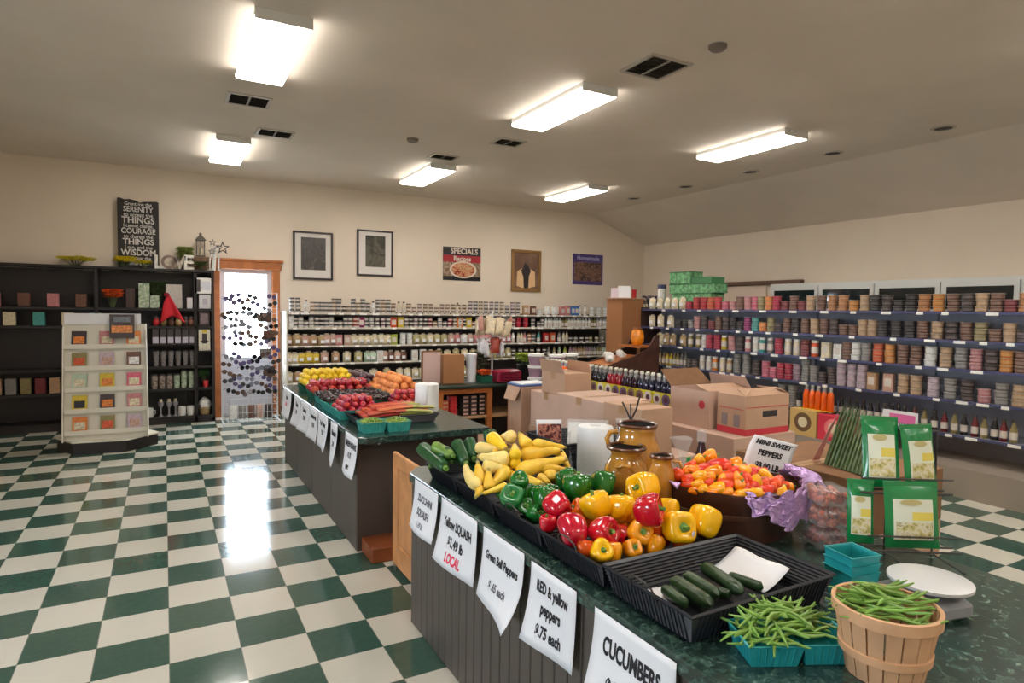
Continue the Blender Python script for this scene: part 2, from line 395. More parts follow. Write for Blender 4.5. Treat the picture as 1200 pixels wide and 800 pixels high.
D_RIGHT = [[["tub",2.686,"caramel",3],["tub",2.795,"maroon",3],["tub",2.908,"brown",3],["tub",3.025,"tan",3],["tub",3.146,"dark",3],["tub",3.272,"brown",3],["tub",3.402,"amber",3],["tub",3.537,"caramel",3],["tub",3.661,"black",3],["tub",3.781,"black",3],["tub",3.904,"dark",3],["tub",4.032,"black",3],["tub",4.145,"tan",3],["tub",4.267,"amber",3],["tub",4.393,"caramel",3],["tub",4.524,"caramel",3],["tub",4.658,"brown",3],["tub",4.797,"tan",3],["tub",4.911,"maroon",3],["tub",5.028,"brown",3],["tub",5.148,"maroon",3],["tub",5.271,"crimson",3],["tub",5.385,"orange",3],["tub",5.502,"olive",3],["tub",5.596,"pink",3],["tub",5.714,"rose",3],["tub",5.835,"brown",3],["tub",5.959,"rose",3],["tub",6.091,"pink",3],["tub",6.218,"red",3],["tub",6.349,"orangered",3],["tub",6.483,"red",3],["tub",6.62,"red",3],["tub",6.762,"crimson",3],["bag",6.9,"cream",1],["bag",7.055,"cream",1],["bag",7.215,"cream",1],["bag",7.38,"cream",1],["bag",7.551,"cream",1]],
[["tub",2.686,"dark",3],["tub",2.795,"tan",3],["tub",2.908,"brown",3],["tub",3.025,"olive",3],["tub",3.146,"brown",3],["tub",3.272,"dark",3],["tub",3.402,"tan",3],["tub",3.537,"brown",3],["tub",3.661,"black",3],["tub",3.798,"black",3],["tub",3.94,"black",3],["tub",4.051,"tan",3],["tub",4.157,"tan",3],["tub",4.266,"brown",3],["tub",4.379,"brown",3],["tub",4.494,"dark",3],["tub",4.613,"brown",3],["tub",4.736,"tan",3],["tub",4.862,"brown",3],["tub",4.992,"black",3],["tub",5.112,"brown",3],["tub",5.234,"dark",3],["tub",5.347,"olive",3],["tub",5.463,"orange",3],["tub",5.582,"teal",3],["tub",5.704,"magenta",3],["tub",5.822,"black",3],["tub",5.942,"black",3],["tub",6.066,"dark",3],["tub",6.193,"brown",3],["tub",6.323,"maroon",3],["tub",6.457,"dark",3],["tub",6.594,"rose",3],["tub",6.711,"grey",2],["tub",6.83,"black",2],["tub",6.953,"black",2],["bag",7.132,"cream",1],["bag",7.357,"cream",1],["bag",7.551,"cream",1]],
[["tub",2.692,"brown",3],["tub",2.807,"amber",3],["tub",2.926,"dark",3],["tub",3.05,"rose",3],["tub",3.178,"grey",3],["tub",3.312,"tan",3],["tub",3.45,"white",3],["tub",3.595,"brown",3],["tub",3.721,"brown",3],["tub",3.851,"amber",3],["tub",3.977,"orangered",3],["tub",4.107,"grey",3],["tub",4.222,"white",3],["tub",4.331,"brown",3],["carton",4.432,"white",1],["carton",4.579,"cream",1],["jar",4.73,"orangered",1],["tub",4.854,"maroon",3],["jar",4.969,"cream",1],["jar",5.087,"cream",1],["tub",5.222,"crimson",3],["jar",5.347,"grey",1],["jar",5.463,"teal",1],["jar",5.569,"white",1],["jar",5.691,"rose",1],["tub",5.816,"dark",3],["tub",5.959,"rose",3],["jar",6.091,"yellow",1],["tub",6.212,"crimson",3],["tub",6.352,"crimson",3],["jar",6.447,"white",1],["jar",6.561,"olive",1],["jar",6.713,"olive",1],["bag",6.865,"nut",1],["bag",7.078,"nut",1],["bag",7.218,"nut",1],["bag",7.357,"cream",1]],
[["tub",2.699,"tan",3],["tub",2.83,"grey",3],["tub",2.967,"rose",3],["tub",3.11,"dark",3],["tub",3.259,"grey",3],["tub",3.415,"lilac",3],["tub",3.578,"tan",3],["tub",3.704,"tan",3],["carton",3.851,"rosetan",1],["carton",4.023,"tan",1],["tub",4.145,"lilac",4],["tub",4.261,"lilac",4],["tub",4.381,"lilac",4],["tub",4.494,"dark",3],["tub",4.611,"dark",3],["tub",4.719,"grey",4],["tub",4.831,"grey",4],["tub",4.946,"mauve",4],["tub",5.063,"crimson",3],["tub",5.172,"crimson",3],["tub",5.284,"pink",3],["tub",5.398,"pink",3],["tub",5.542,"dark",4],["tub",5.704,"grey",4],["tub",5.858,"grey",4],["jar",5.988,"tan",1],["jar",6.106,"cream",1],["jar",6.243,"orange",1],["jar",6.352,"white",1],["jar",6.48,"white",1],["tub",6.61,"dark",2],["tub",6.712,"dark",2],["bottle",6.813,"grey",1],["bottle",6.886,"grey",1],["bottle",6.96,"olive",1],["bottle",7.036,"olive",1],["bottle",7.111,"yellow",1],["bottle",7.188,"yellow",1],["bottle",7.266,"nut",1],["bottle",7.346,"nut",1],["bottle",7.426,"yellow",1],["bottle",7.508,"yellow",1],["bottle",7.59,"cream",1]],
[["bottle",2.724,"olive",1],["bottle",2.8,"maroon",1],["bottle",2.878,"black",1],["bottle",2.959,"olive",1],["bottle",3.041,"maroon",1],["bottle",3.125,"black",1],["bottle",3.211,"olive",1],["bottle",3.3,"maroon",1],["bottle",3.391,"black",1],["bottle",3.484,"olive",1],["bottle",3.58,"maroon",1],["bottle",3.678,"black",1],["bottle",3.742,"black",1],["bottle",3.807,"black",1],["bottle",3.883,"black",1],["bottle",3.96,"black",1],["bottle",4.039,"black",1],["bottle",4.119,"black",1],["bottle",4.201,"black",1],["bottle",4.285,"black",1],["bottle",4.371,"black",1],["bottle",4.461,"black",1],["bottle",4.552,"black",1],["bottle",4.642,"black",1],["bottle",4.733,"black",1],["bottle",4.823,"black",1],["bottle",4.914,"black",1],["tub",5.004,"grey",4],["tub",5.148,"grey",4],["tub",5.296,"dark",4],["bottle",5.463,"cream",1],["bottle",5.565,"olive",1],["bottle",5.669,"yellow",1],["bottle",5.776,"cream",1],["bottle",5.885,"cream",1],["bottle",5.996,"olive",1],["bottle",6.111,"yellow",1],["bottle",6.228,"cream",1],["bottle",6.306,"cream",1],["bottle",6.384,"olive",1],["bottle",6.448,"olive",1],["bottle",6.512,"rose",1],["bottle",6.578,"rose",1],["bottle",6.644,"white",1],["bottle",6.712,"white",1],["bottle",6.779,"crimson",1]]]
D_BACK = [[["jar4",1.668,"grey",4],["jar4",1.754,"grey",4],["bottle",1.878,"white",1],["jar4",1.965,"tan",3],["jar4",2.028,"grey",3],["jar4",2.104,"grey",3],["jar4",2.168,"grey",3],["jar4",2.232,"grey",4],["jar4",2.284,"tan",4],["jar4",2.362,"grey",4],["jar4",2.441,"dark",2],["jar4",2.52,"tan",2],["jar4",2.587,"grey",4],["jar4",2.667,"nut",4],["jar4",2.735,"grey",4],["jar4",2.817,"grey",4],["bottle",2.899,"white",1],["jar4",2.982,"grey",4],["jar4",3.066,"tan",4],["jar4",3.15,"grey",4],["jar4",3.235,"tan",4],["bottle",3.321,"cream",1],["bottle",3.407,"cream",1],["jar4",3.494,"tan",3],["jar4",3.589,"rosetan",3],["jar4",3.685,"rosetan",3],["jar4",3.782,"nut",3],["jar4",3.88,"tan",3],["jar4",3.979,"tan",3],["jar4",4.078,"rosetan",3],["jar4",4.179,"rosetan",3],["jar4",4.28,"nut",3],["bottle",4.359,"cream",1],["jar4",4.383,"tan",3],["jar4",4.486,"tan",3],["jar4",4.599,"mauve",4],["jar4",4.699,"grey",4],["jar4",4.801,"nut",4],["jar4",4.904,"grey",4],["jar4",5.008,"mauve",4],["jar4",5.112,"grey",4],["jar4",5.218,"nut",4],["jar4",5.324,"grey",4],["jar4",5.432,"mauve",4],["jar4",5.54,"grey",4],["carton",5.699,"tan",1],["carton",5.86,"brown",1],["tub",6.005,"white",2],["bag",6.17,"white",1],["bag",6.319,"white",1],["carton",6.489,"rose",1],["carton",6.604,"rose",1],["carton",6.719,"blue",1],["carton",6.806,"blue",1],["bottle",6.894,"white",1],["bottle",7.013,"white",1],["tub",7.172,"white",3],["tub",7.334,"white",3],["tub",7.497,"white",3]],
[["tub2",1.644,"white",2],["jar4",1.717,"grey",3],["jar4",1.794,"white",3],["jar4",1.871,"grey",3],["jar4",1.949,"white",3],["jar4",2.028,"grey",3],["jar4",2.104,"dark",3],["jar4",2.175,"grey",3],["jar4",2.245,"white",3],["jar4",2.317,"dark",3],["jar4",2.388,"grey",3],["jar4",2.467,"grey",3],["jar4",2.534,"grey",3],["jar4",2.614,"orangered",3],["jar4",2.654,"rose",3],["carton",2.708,"magenta",1],["jar4",2.789,"grey",3],["jar4",2.878,"white",3],["jar4",2.968,"grey",3],["jar4",3.059,"mauve",3],["jar4",3.15,"grey",3],["carton",3.235,"orangered",1],["carton",3.349,"yellow",1],["jar4",3.451,"grey",3],["jar4",3.534,"dark",3],["jar4",3.619,"lilac",3],["jar4",3.704,"grey",3],["jar4",3.79,"dark",3],["jar4",3.865,"crimson",3],["jar4",3.953,"tan",3],["jar4",4.043,"white",3],["jar4",4.133,"grey",3],["jar4",4.223,"crimson",3],["jar4",4.315,"tan",3],["jar4",4.407,"white",3],["carton",4.407,"orange",1],["jar4",4.486,"dark",3],["carton",4.566,"yellow",1],["jar4",4.663,"rose",3],["jar4",4.745,"lilac",3],["jar4",4.834,"lilac",3],["jar4",4.922,"lilac",3],["jar4",5.011,"lilac",3],["jar4",5.1,"lilac",3],["jar4",5.189,"lilac",3],["jar4",5.277,"lilac",3],["jar4",5.366,"rose",3],["jar4",5.453,"rose",3],["tub2",5.558,"crimson",2],["tub2",5.699,"crimson",2],["jar4",5.86,"grey",3],["jar4",5.987,"grey",3],["jar4",6.06,"grey",3],["bottle",6.134,"white",1],["bottle",6.196,"white",1],["bottle",6.258,"white",1],["bottle",6.321,"white",1],["bottle",6.384,"white",1],["bottle",6.448,"white",1],["bottle",6.511,"olive",1],["bottle",6.576,"olive",1],["bottle",6.64,"white",1],["bottle",6.705,"white",1],["bottle",6.77,"white",1],["bottle",6.836,"white",1],["bottle",6.901,"white",1],["bottle",6.967,"white",1],["bottle",7.034,"white",1],["bottle",7.102,"white",1],["bottle",7.169,"olive",1],["bottle",7.236,"olive",1],["bottle",7.304,"white",1],["bottle",7.373,"white",1],["bottle",7.441,"white",1],["bottle",7.51,"white",1],["bottle",7.58,"white",1]],
[["bag",1.62,"tan",1],["bag",1.739,"nut",1],["bag",1.859,"rosetan",1],["bag",1.981,"tan",1],["bag",2.104,"nut",1],["bag",2.181,"rosetan",1],["bag",2.271,"rosetan",1],["carton",2.362,"rose",1],["carton",2.494,"rosetan",1],["bag",2.6,"cream",1],["bag",2.708,"cream",1],["bag",2.817,"cream",1],["bag",2.927,"cream",1],["bag",3.038,"cream",1],["bag",3.15,"cream",1],["carton",3.249,"lime",1],["tub2",3.393,"white",2],["tub2",3.509,"white",2],["bag",3.626,"khaki",1],["bag",3.749,"khaki",1],["bag",3.873,"cream",1],["bag",3.998,"khaki",1],["bag",4.125,"khaki",1],["bag",4.249,"rosetan",1],["bag",4.367,"rose",1],["bag",4.486,"white",1],["bag",4.607,"rosetan",1],["bag",4.728,"rose",1],["bag",4.832,"rose",1],["bag",4.935,"rose",1],["bag",5.039,"rose",1],["bag",5.142,"rose",1],["bag",5.246,"rose",1],["bag",5.349,"rose",1],["bottle",5.453,"white",1],["bottle",5.558,"cream",1],["bottle",5.62,"cream",1],["bottle",5.682,"rose",1],["jar4",5.788,"orange",3],["jar4",5.878,"grey",3],["bottle",5.987,"teal",1],["carton",6.134,"red",1],["carton",6.282,"orangered",1],["bottle",6.432,"grey",1],["bottle",6.527,"cream",1],["bottle",6.604,"cream",1],["jar4",6.68,"dark",2],["jar4",6.81,"grey",2],["jar4",6.94,"dark",2],["jar4",7.072,"dark",2],["jar4",7.152,"lime",2],["jar4",7.293,"olive",2],["jar4",7.436,"grey",2],["jar4",7.58,"olive",2]],
[["bag",1.62,"cream",1],["bag",1.705,"cream",1],["bag",1.803,"yellow",1],["bag",1.909,"yellow",1],["bag",2.015,"yellow",1],["bag",2.143,"rosetan",1],["bag",2.314,"tan",1],["bag",2.489,"cream",1],["bag",2.667,"khaki",1],["bag",2.817,"mint",1],["bag",2.899,"mint",1],["carton",3.01,"white",1],["bag",3.094,"rosetan",1],["bag",3.197,"brown",1],["bag",3.302,"rosetan",1],["bag",3.407,"brown",1],["carton",3.597,"white",1],["carton",3.738,"white",1],["bag",3.88,"cream",1],["bag",4.032,"khaki",1],["bag",4.187,"cream",1],["bag",4.343,"khaki",1],["bag",4.502,"cream",1],["bag",4.663,"khaki",1],["bag",4.778,"khaki",1],["bag",4.894,"khaki",1],["bag",5.009,"khaki",1],["bag",5.125,"khaki",1],["bag",5.24,"khaki",1],["bag",5.356,"khaki",1],["jar4",5.471,"dark",3],["jar4",5.597,"grey",3],["jar4",5.724,"dark",3],["jar4",5.853,"dark",3],["jar4",5.983,"grey",3],["jar4",6.115,"dark",3],["bottle",6.208,"grey",1],["bottle",6.326,"olive",1],["bottle",6.446,"mint",1],["bottle",6.567,"lime",1],["bottle",6.689,"mauve",1],["bottle",6.751,"mauve",1],["bottle",6.813,"tan",1],["bottle",6.875,"tan",1],["bottle",6.937,"nut",1],["bottle",7.0,"nut",1],["bottle",7.063,"mauve",1],["bottle",7.126,"mauve",1],["bottle",7.19,"grey",1],["bottle",7.254,"grey",1],["bottle",7.319,"olive",1],["bottle",7.384,"olive",1],["bottle",7.449,"mint",1],["bottle",7.514,"mint",1],["bottle",7.58,"lime",1]],
[["bag",1.62,"cream",1],["bag",1.756,"tan",1],["bag",1.895,"cream",1],["bag",2.036,"cream",1],["bag",2.178,"tan",1],["bag",2.323,"cream",1],["bag",2.494,"cream",1],["bag",2.701,"khaki",1],["bag",2.913,"cream",1],["bag",3.129,"khaki",1],["bag",3.349,"cream",1],["bag",3.483,"cream",1],["bag",3.616,"cream",1],["bag",3.75,"cream",1],["bag",3.883,"cream",1],["bag",4.017,"khaki",1],["bag",4.249,"cream",1],["bag",4.486,"khaki",1],["bag",4.728,"cream",1]]]
# ================================================================ the room
CZ, YB, XR, XL, YN = 3.54, 10.2, 8.73, -3.6, -3.2
XCR, ZR = 7.35, 3.015
struct(MB().box(XL, XR+.2, YN, YB+.2, -.1, 0).build('floor', FLOOR, smooth=False))
struct(MB().prism([(XL-.1, YN-.1), (XCR, YN-.1), (XCR, YB+.1), (XL-.1, YB+.1)], CZ, CZ+.1).build('ceiling', CEIL, smooth=False))
mb = MB(); x2 = XR+.1; z2 = ZR-.1*(CZ-ZR)/(XR-XCR)
mb.add([(XCR,YN-.1,CZ),(x2,YN-.1,z2),(x2,YB+.1,z2),(XCR,YB+.1,CZ),(XCR,YN-.1,CZ+.1),(x2,YN-.1,z2+.1),(x2,YB+.1,z2+.1),(XCR,YB+.1,CZ+.1)],
       [(0,1,2,3),(7,6,5,4),(0,4,5,1),(1,5,6,2),(2,6,7,3),(3,7,4,0)])
struct(mb.build('ceiling_slope', CEIL, smooth=False))
# back wall with the door opening X .68-1.50, Z 0-2.27
DX0, DX1, DZ = .70, 1.50, 2.25
mb = MB()
def wallpoly(mb, x0, x1, z0, z1a, z1b):
    mb.add([(x0,YB,z0),(x1,YB,z0),(x1,YB,z1b),(x0,YB,z1a),(x0,YB+.12,z0),(x1,YB+.12,z0),(x1,YB+.12,z1b),(x0,YB+.12,z1a)],
           [(0,1,2,3),(7,6,5,4),(0,4,5,1),(1,5,6,2),(2,6,7,3),(3,7,4,0)])
wallpoly(mb, XL, DX0, 0, CZ, CZ); wallpoly(mb, DX0, DX1, DZ, CZ, CZ); wallpoly(mb, DX1, XCR, 0, CZ, CZ); wallpoly(mb, XCR, XR, 0, CZ, ZR)
struct(mb.build('wall_back', WALL, smooth=False))
struct(MB().box(XR, XR+.12, YN, YB+.12, 0, ZR+.02).build('wall_right', WALL, smooth=False))
struct(MB().box(XL, XR, YN-.12, YN, 0, CZ).build('wall_front', WALL, smooth=False))
# left wall; two unseen windows added to bring in bluish daylight
mb = MB(); WY = [(-.5, .5), (3.0, 4.0)]; WZ0, WZ1 = 1.0, 2.1
mb.box(XL-.12, XL, YN, YB, 0, WZ0); mb.box(XL-.12, XL, YN, YB, WZ1, CZ)
ys = [YN]+[q for a in WY for q in a]+[YB]
for i in range(0, 6, 2): mb.box(XL-.12, XL, ys[i], ys[i+1], WZ0, WZ1)
struct(mb.build('wall_left', WALL, smooth=False))
for k, (a, b) in enumerate(WY):
    t = bpy.data.objects.new('window_%d' % (k+1), None); COL.objects.link(t); t.location = (XL, a, WZ0); struct(t)
    mb = MB()
    mb.box(-.1, .02, 0, .06, 0, WZ1-WZ0); mb.box(-.1, .02, b-a-.06, b-a, 0, WZ1-WZ0); mb.box(-.1, .02, .06, b-a-.06, 0, .06); mb.box(-.1, .02, .06, b-a-.06, WZ1-WZ0-.06, WZ1-WZ0)
    mb.box(-.08, 0, (b-a)/2-.025, (b-a)/2+.025, .06, WZ1-WZ0-.06); mb.build('window_frame', OAK, t)
    portal('portal', (XL-.14, (a+b)/2, (WZ0+WZ1)/2), WZ1-WZ0, b-a, (0, R(-90), 0))
portal('portal_door', (1.1, YB+.16, 1.5), .8, 1.4, (R(-90), 0, 0))
struct(MB().box(-60, 60, -60, 80, -.25, -.12).build('ground', mat('concrete_yard', (200, 198, 192), .9, noise=.1, nscale=1)))
# baseboards
for x0, x1 in ((XL, .62), (1.56, XR)):
    struct(MB().box(x0, x1, YB-.015, YB, 0, .11).build('baseboard_back', DOAK))
# door
t = bpy.data.objects.new('door_1', None); COL.objects.link(t); t.location = (0, YB, 0); struct(t)
mb = MB(); mb.bbox(.625, .72, -.025, .1, 0, 2.25); mb.bbox(1.44, 1.55, -.025, .1, 0, 2.25); mb.bbox(.60, 1.57, -.04, .1, 2.19, 2.325); mb.bbox(.58, 1.60, -.055, .1, 2.305, 2.345)
mb.build('door_casing', OAK, t)
SLAB = mat('white_door_enamel', (214, 214, 224), .35)
mb = MB(); mb.box(.72, .79, .03, .075, .02, 2.19); mb.box(1.37, 1.44, .03, .075, .02, 2.19); mb.box(.79, 1.37, .03, .075, 2.13, 2.19); mb.box(.79, 1.37, .03, .075, .02, .88)
mb.bbox(.84, 1.32, .015, .035, .12, .78); mb.build('door_leaf', SLAB, t)
MB().box(.79, 1.37, .05, .056, .88, 2.13).build('door_glass', mat('door_glass', (250, 252, 255), .02, alpha=.08, spec=.6), t)
mb = MB(); mb.lathe([(.012, 0), (.012, .04), (.028, .045), (.03, .07), (.02, .085)], 14, M=M3((1.405, .03, 1.0), (R(90), 0, 0))); mb.build('door_knob', METAL, t)
MB().box(.72, 1.44, -.01, .12, 0, .02).build('threshold', METAL, t)
# ceiling fixtures: two rows seen, one row behind
DIFF = emis('fluorescent_diffuser', (1.0, .94, .86), LAMP)
names = {(0, 1): 'long fluorescent ceiling light at top, nearest the black sign wall', }
LX = [.70, 3.22, 5.72]; LYs = [4.97, 8.36, 1.55, -1.6]
lab = {(0, 0): 'large white fluorescent ceiling light over the checkered aisle, cut by picture top', (0, 1): 'white fluorescent ceiling light near the back wall above the doorway',
 (1, 0): 'white fluorescent ceiling light over the middle, beside the large ceiling vent', (1, 1): 'white fluorescent ceiling light above the two dark framed pictures',
 (2, 0): 'white fluorescent ceiling light nearest the recessed cans and sloped ceiling', (2, 1): 'white fluorescent ceiling light above the bowl poster and gilt picture',
 (0, 2): 'fluorescent ceiling light overhead on the aisle side, out of view', (1, 2): 'fluorescent ceiling light overhead in the middle, out of view', (2, 2): 'fluorescent ceiling light overhead near the shelves, out of view',
 (0, 3): 'fluorescent ceiling light behind the camera on the aisle side', (1, 3): 'fluorescent ceiling light behind the camera in the middle', (2, 3): 'fluorescent ceiling light behind the camera near the right wall'}
hb = MB().box(-.175, .175, -.60, .60, .026, .0755).box(-.18, .18, -.61, -.60, .004, .0755).box(-.18, .18, .60, .61, .004, .0755)
hme = hb.mesh('housing', WHITEP, False)
dme = MB(); dme.add([(-.17,-.598,0),(.17,-.598,0),(.183,-.598,.024),(-.183,-.598,.024),(-.17,.598,0),(.17,.598,0),(.183,.598,.024),(-.183,.598,.024)],
  [(3,2,1,0),(4,5,6,7),(0,1,5,4),(1,2,6,5),(2,3,7,6),(3,0,4,7)]); dme = dme.mesh('diffuser', DIFF, False)
for i, x in enumerate(LX):
    for j, y in enumerate(LYs):
        t = thing('ceiling_light', lab[(i, j)], 'ceiling light', (x, y, CZ-.076), 0, 'fluorescent ceiling lights')
        obj('housing', hme, t); obj('diffuser', dme, t)
# vents
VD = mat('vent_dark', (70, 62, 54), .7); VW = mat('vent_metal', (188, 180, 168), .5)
def vent(x, y, sx, sy, rz, label):
    t = thing('ceiling_vent', label, 'air vent', (x, y, CZ), rz, 'ceiling vents')
    mb = MB(); b = .03
    for (a, c, d, e) in ((-sx, sx, -sy, -sy+b), (-sx, sx, sy-b, sy), (-sx, -sx+b, -sy+b, sy-b), (sx-b, sx, -sy+b, sy-b), (-.01, .01, -sy+b, sy-b)): mb.box(a, c, d, e, -.012, 0)
    mb.build('vent_frame', VW, t, False)
    mb = MB(); n = int((sy-b)*2/.03)
    for k in range(n):
        y0 = -sy+b+(k+.5)*(2*(sy-b)/n)
        mb.box(-sx+b, sx-b, -.011, .011, -.001, .001, M=M3((0, y0, -.008), (R(35), 0, 0)))
    mb.build('louver', VD, t, False)
    MB().box(-sx+b, sx-b, -sy+b, sy-b, -.002, -.0005).build('duct_plate', VD, t, False)  # dark sheet behind the louvers, duct shade put into its colour
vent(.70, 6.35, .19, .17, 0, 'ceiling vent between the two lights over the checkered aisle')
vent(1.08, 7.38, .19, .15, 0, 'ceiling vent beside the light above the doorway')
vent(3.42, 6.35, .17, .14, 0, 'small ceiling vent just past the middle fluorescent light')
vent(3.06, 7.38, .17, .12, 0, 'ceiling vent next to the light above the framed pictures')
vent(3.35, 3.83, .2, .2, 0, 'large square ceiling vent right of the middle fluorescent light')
# smoke detectors and recessed cans
for (x, y, lb) in ((2.45, 6.8, 'small round smoke detector on the ceiling over the middle'), (3.45, 3.3, 'dark round detector at the top edge of the ceiling')):
    t = thing('smoke_detector', lb, 'smoke detector', (x, y, CZ))
    MB().lathe([(.065, 0), (.065, -.02), (.045, -.038), (.02, -.04)], 20).build('housing', mat('detector_plastic', (120, 108, 96), .6), t)
    MB().lathe([(.068, 0), (.068, -.004)], 20).build('base_ring', VW, t)
for k, y in enumerate((8.33, 7.13, 5.93, 4.75, 3.55)):
    t = thing('recessed_light', 'unlit recessed ceiling can along the slope crease, %s from the back wall' % ORD[k], 'recessed light', (6.88, y, CZ), 0, 'recessed ceiling lights')
    MB().lathe([(.11, -.001), (.11, -.008), (.085, -.012), (.08, -.006)], 24, cap=False).build('trim_ring', VW, t)
    MB().lathe([(.085, -.0035), (.06, -.003), (.03, -.005)], 24).build('reflector', VD, t)
# ================================================================ wall pictures
def pic_thing(name, label, cat, x0, x1, z0, z1, fr, fw, frame_mat, mat_mat=None):
    t = thing(name, label, cat, ((x0+x1)/2, YB, (z0+z1)/2))
    w, h = (x1-x0)/2, (z1-z0)/2
    if fr:
        mb = MB(); mb.box(-w, w, -.03, -.001, h-fw, h); mb.box(-w, w, -.03, -.001, -h, -h+fw); mb.box(-w, -w+fw, -.03, -.001, -h+fw, h-fw); mb.box(w-fw, w, -.03, -.001, -h+fw, h-fw)
        mb.build('picture_frame', frame_mat, t, False)
    return t, w, h
FRB = mat('dark_brown_frame', (40, 30, 28), .4)
def print_mat(name, cols, scale=4, dist=1.5):
    mt = bpy.data.materials.new(name); mt.use_nodes = True; N = mt.node_tree.nodes; L = mt.node_tree.links; b = N['Principled BSDF']
    tc = N.new('ShaderNodeTexCoord'); n = N.new('ShaderNodeTexNoise'); n.inputs['Scale'].default_value = scale; n.inputs['Distortion'].default_value = dist; n.inputs['Detail'].default_value = 4
    cr = N.new('ShaderNodeValToRGB'); e = cr.color_ramp.elements
    e[0].position = .3; e[0].color = (*srgb(*cols[0]), 1); e[1].position = .7; e[1].color = (*srgb(*cols[-1]), 1)
    for i, c in enumerate(cols[1:-1]): q = e.new(.3+.4*(i+1)/(len(cols)-1)); q.color = (*srgb(*c), 1)
    L.new(tc.outputs['Object'], n.inputs[0]); L.new(n.outputs['Fac'], cr.inputs[0]); L.new(cr.outputs[0], b.inputs['Base Color']); b.inputs['Roughness'].default_value = .25
    return mt
for (x0, x1, z0, z1, nm, lb, cols) in ((1.745, 2.35, 2.075, 2.82, 'a', 'framed dark grey photograph in white mat, nearer the door', [(44, 42, 42), (74, 70, 68), (58, 56, 54), (104, 98, 94)]),
                               (2.737, 3.337, 2.168, 2.915, 'b', 'framed dark olive photograph in white mat, farther from the door', [(46, 42, 34), (58, 54, 42), (92, 88, 74), (52, 46, 38)])):
    t, w_, h_ = pic_thing('framed_photograph', lb, 'framed picture', x0, x1, z0, z1, True, .028, FRB)
    MB().box(-w_+.02, w_-.02, -.014, -.004, -h_+.02, h_-.02).build('mat_board', mat('mat_board_white', (222, 216, 210), .6), t, False)
    pw = w_-.12 if nm == 'a' else w_-.14
    MB().box(-pw, pw+.01, -.016, -.012, -h_+.15, h_-.09).build('photo_print', print_mat('photo_'+nm, cols), t, False)
# bowl poster with black header
t, w_, h_ = pic_thing('food_poster', 'square poster of a food bowl with black header and red band', 'poster', 4.24, 4.965, 2.152, 2.73, False, 0, None)
BLK = mat('poster_black', (24, 20, 24), .35); PRED = mat('poster_red', (164, 28, 40), .35); PW = mat('poster_cream', (216, 200, 184), .4)
MB().box(-w_, w_, -.008, -.001, -h_, h_).build('backing', BLK, t, False)
MB().box(-w_, w_, -.010, -.008, h_-.26, h_-.14).build('red_band', PRED, t, False)
MB().box(-w_, w_, -.0095, -.008, -h_+.07, h_-.26).build('photo_ground', print_mat('bowl_ground', [(60, 50, 40), (180, 160, 140), (120, 90, 70), (150, 130, 100)], 9), t, False)
mb = MB(); mb.add([(0, 0, 0)]+[(.26*math.cos(a*math.pi/16), .15*math.sin(a*math.pi/16), 0) for a in range(32)], [(0, i+1, (i+1) % 32+1) for i in range(32)], M=M3((.02, -.0115, -.10), (R(90), 0, 0)))
mb.build('bowl_rim', PW, t, False)
mb = MB(); mb.add([(0, 0, 0)]+[(.225*math.cos(a*math.pi/16), .125*math.sin(a*math.pi/16), 0) for a in range(32)], [(0, i+1, (i+1) % 32+1) for i in range(32)], M=M3((.02, -.0125, -.10), (R(90), 0, 0)))
mb.build('bowl_food', print_mat('bowl_food', [(120, 40, 30), (190, 110, 80), (214, 170, 130), (90, 110, 50)], 12), t, False)
lettering('SPECIALS', .13, Matrix.Translation((.04, -.0115, h_-.07)) @ FY, PW, t, 1.0, bold=.004)
lettering('Recipes', .12, Matrix.Translation((.0, -.0125, h_-.20)) @ FY, PW, t, .9, bold=.003)
# gilt picture
GOLD = mat('gilt_frame', (150, 112, 62), .4, metal=.3)
t, w_, h_ = pic_thing('gilt_framed_print', 'gilt framed tall print of a dark vase before a warm window', 'framed picture', 5.59, 6.22, 1.994, 2.76, True, .05, GOLD)
MB().box(-w_+.04, w_-.04, -.012, -.003, -h_+.04, h_-.04).build('print_ground', print_mat('vase_ground', [(92, 66, 56), (120, 92, 76), (150, 116, 90)], 2.0, .3), t, False)
mb = MB()
for sx_ in (-1, 1): mb.add([(sx_*.05, -.013, -h_+.06), (sx_*.2, -.013, -h_+.10), (sx_*.19, -.013, -.02), (sx_*.1, -.013, .04), (sx_*.06, -.013, -.03)], [(0, 1, 2, 3, 4) if sx_ > 0 else (4, 3, 2, 1, 0)])
mb.build('window_panel', mat('print_warm', (222, 184, 140), .4), t, False)
mb = MB(); mb.add([(-.05, -.0145, -h_+.07), (.05, -.0145, -h_+.07), (.06, -.0145, -.1), (.1, -.0145, .0), (.04, -.0145, .1), (-.03, -.0145, .16), (-.07, -.0145, .02), (-.12, -.0145, .02), (-.06, -.0145, -.12)], [tuple(range(9))])
mb.build('vase_figure', mat('print_dark', (48, 42, 44), .4), t, False)
mb = MB(); mb.tube([(.02, -.0145, .2), (.05, -.0145, .18), (.08, -.0145, .21), (.12, -.0145, .24), (.15, -.0145, .2)], [.01, .02, .012, .02, .008], 6, flat=.1); mb.build('white_blossom', PW, t)
# purple poster
PUR = mat('poster_purple', (70, 56, 122), .35)
t, w_, h_ = pic_thing('purple_poster', 'small purple-bordered poster of dark baked goods, nearest the corner', 'poster', 6.955, 7.675, 2.165, 2.76, False, 0, None)
MB().box(-w_, w_, -.008, -.001, -h_, h_).build('backing', PUR, t, False)
MB().box(-w_+.03, w_-.03, -.010, -.008, -h_+.07, h_-.16).build('photo_ground', print_mat('baked', [(40, 30, 34), (84, 62, 56), (140, 104, 88), (60, 40, 46)], 11), t, False)
lettering('Homemade', .12, Matrix.Translation((0, -.010, h_-.08)) @ FY, mat('poster_lilac', (170, 170, 214), .4), t, .95, bold=.002)
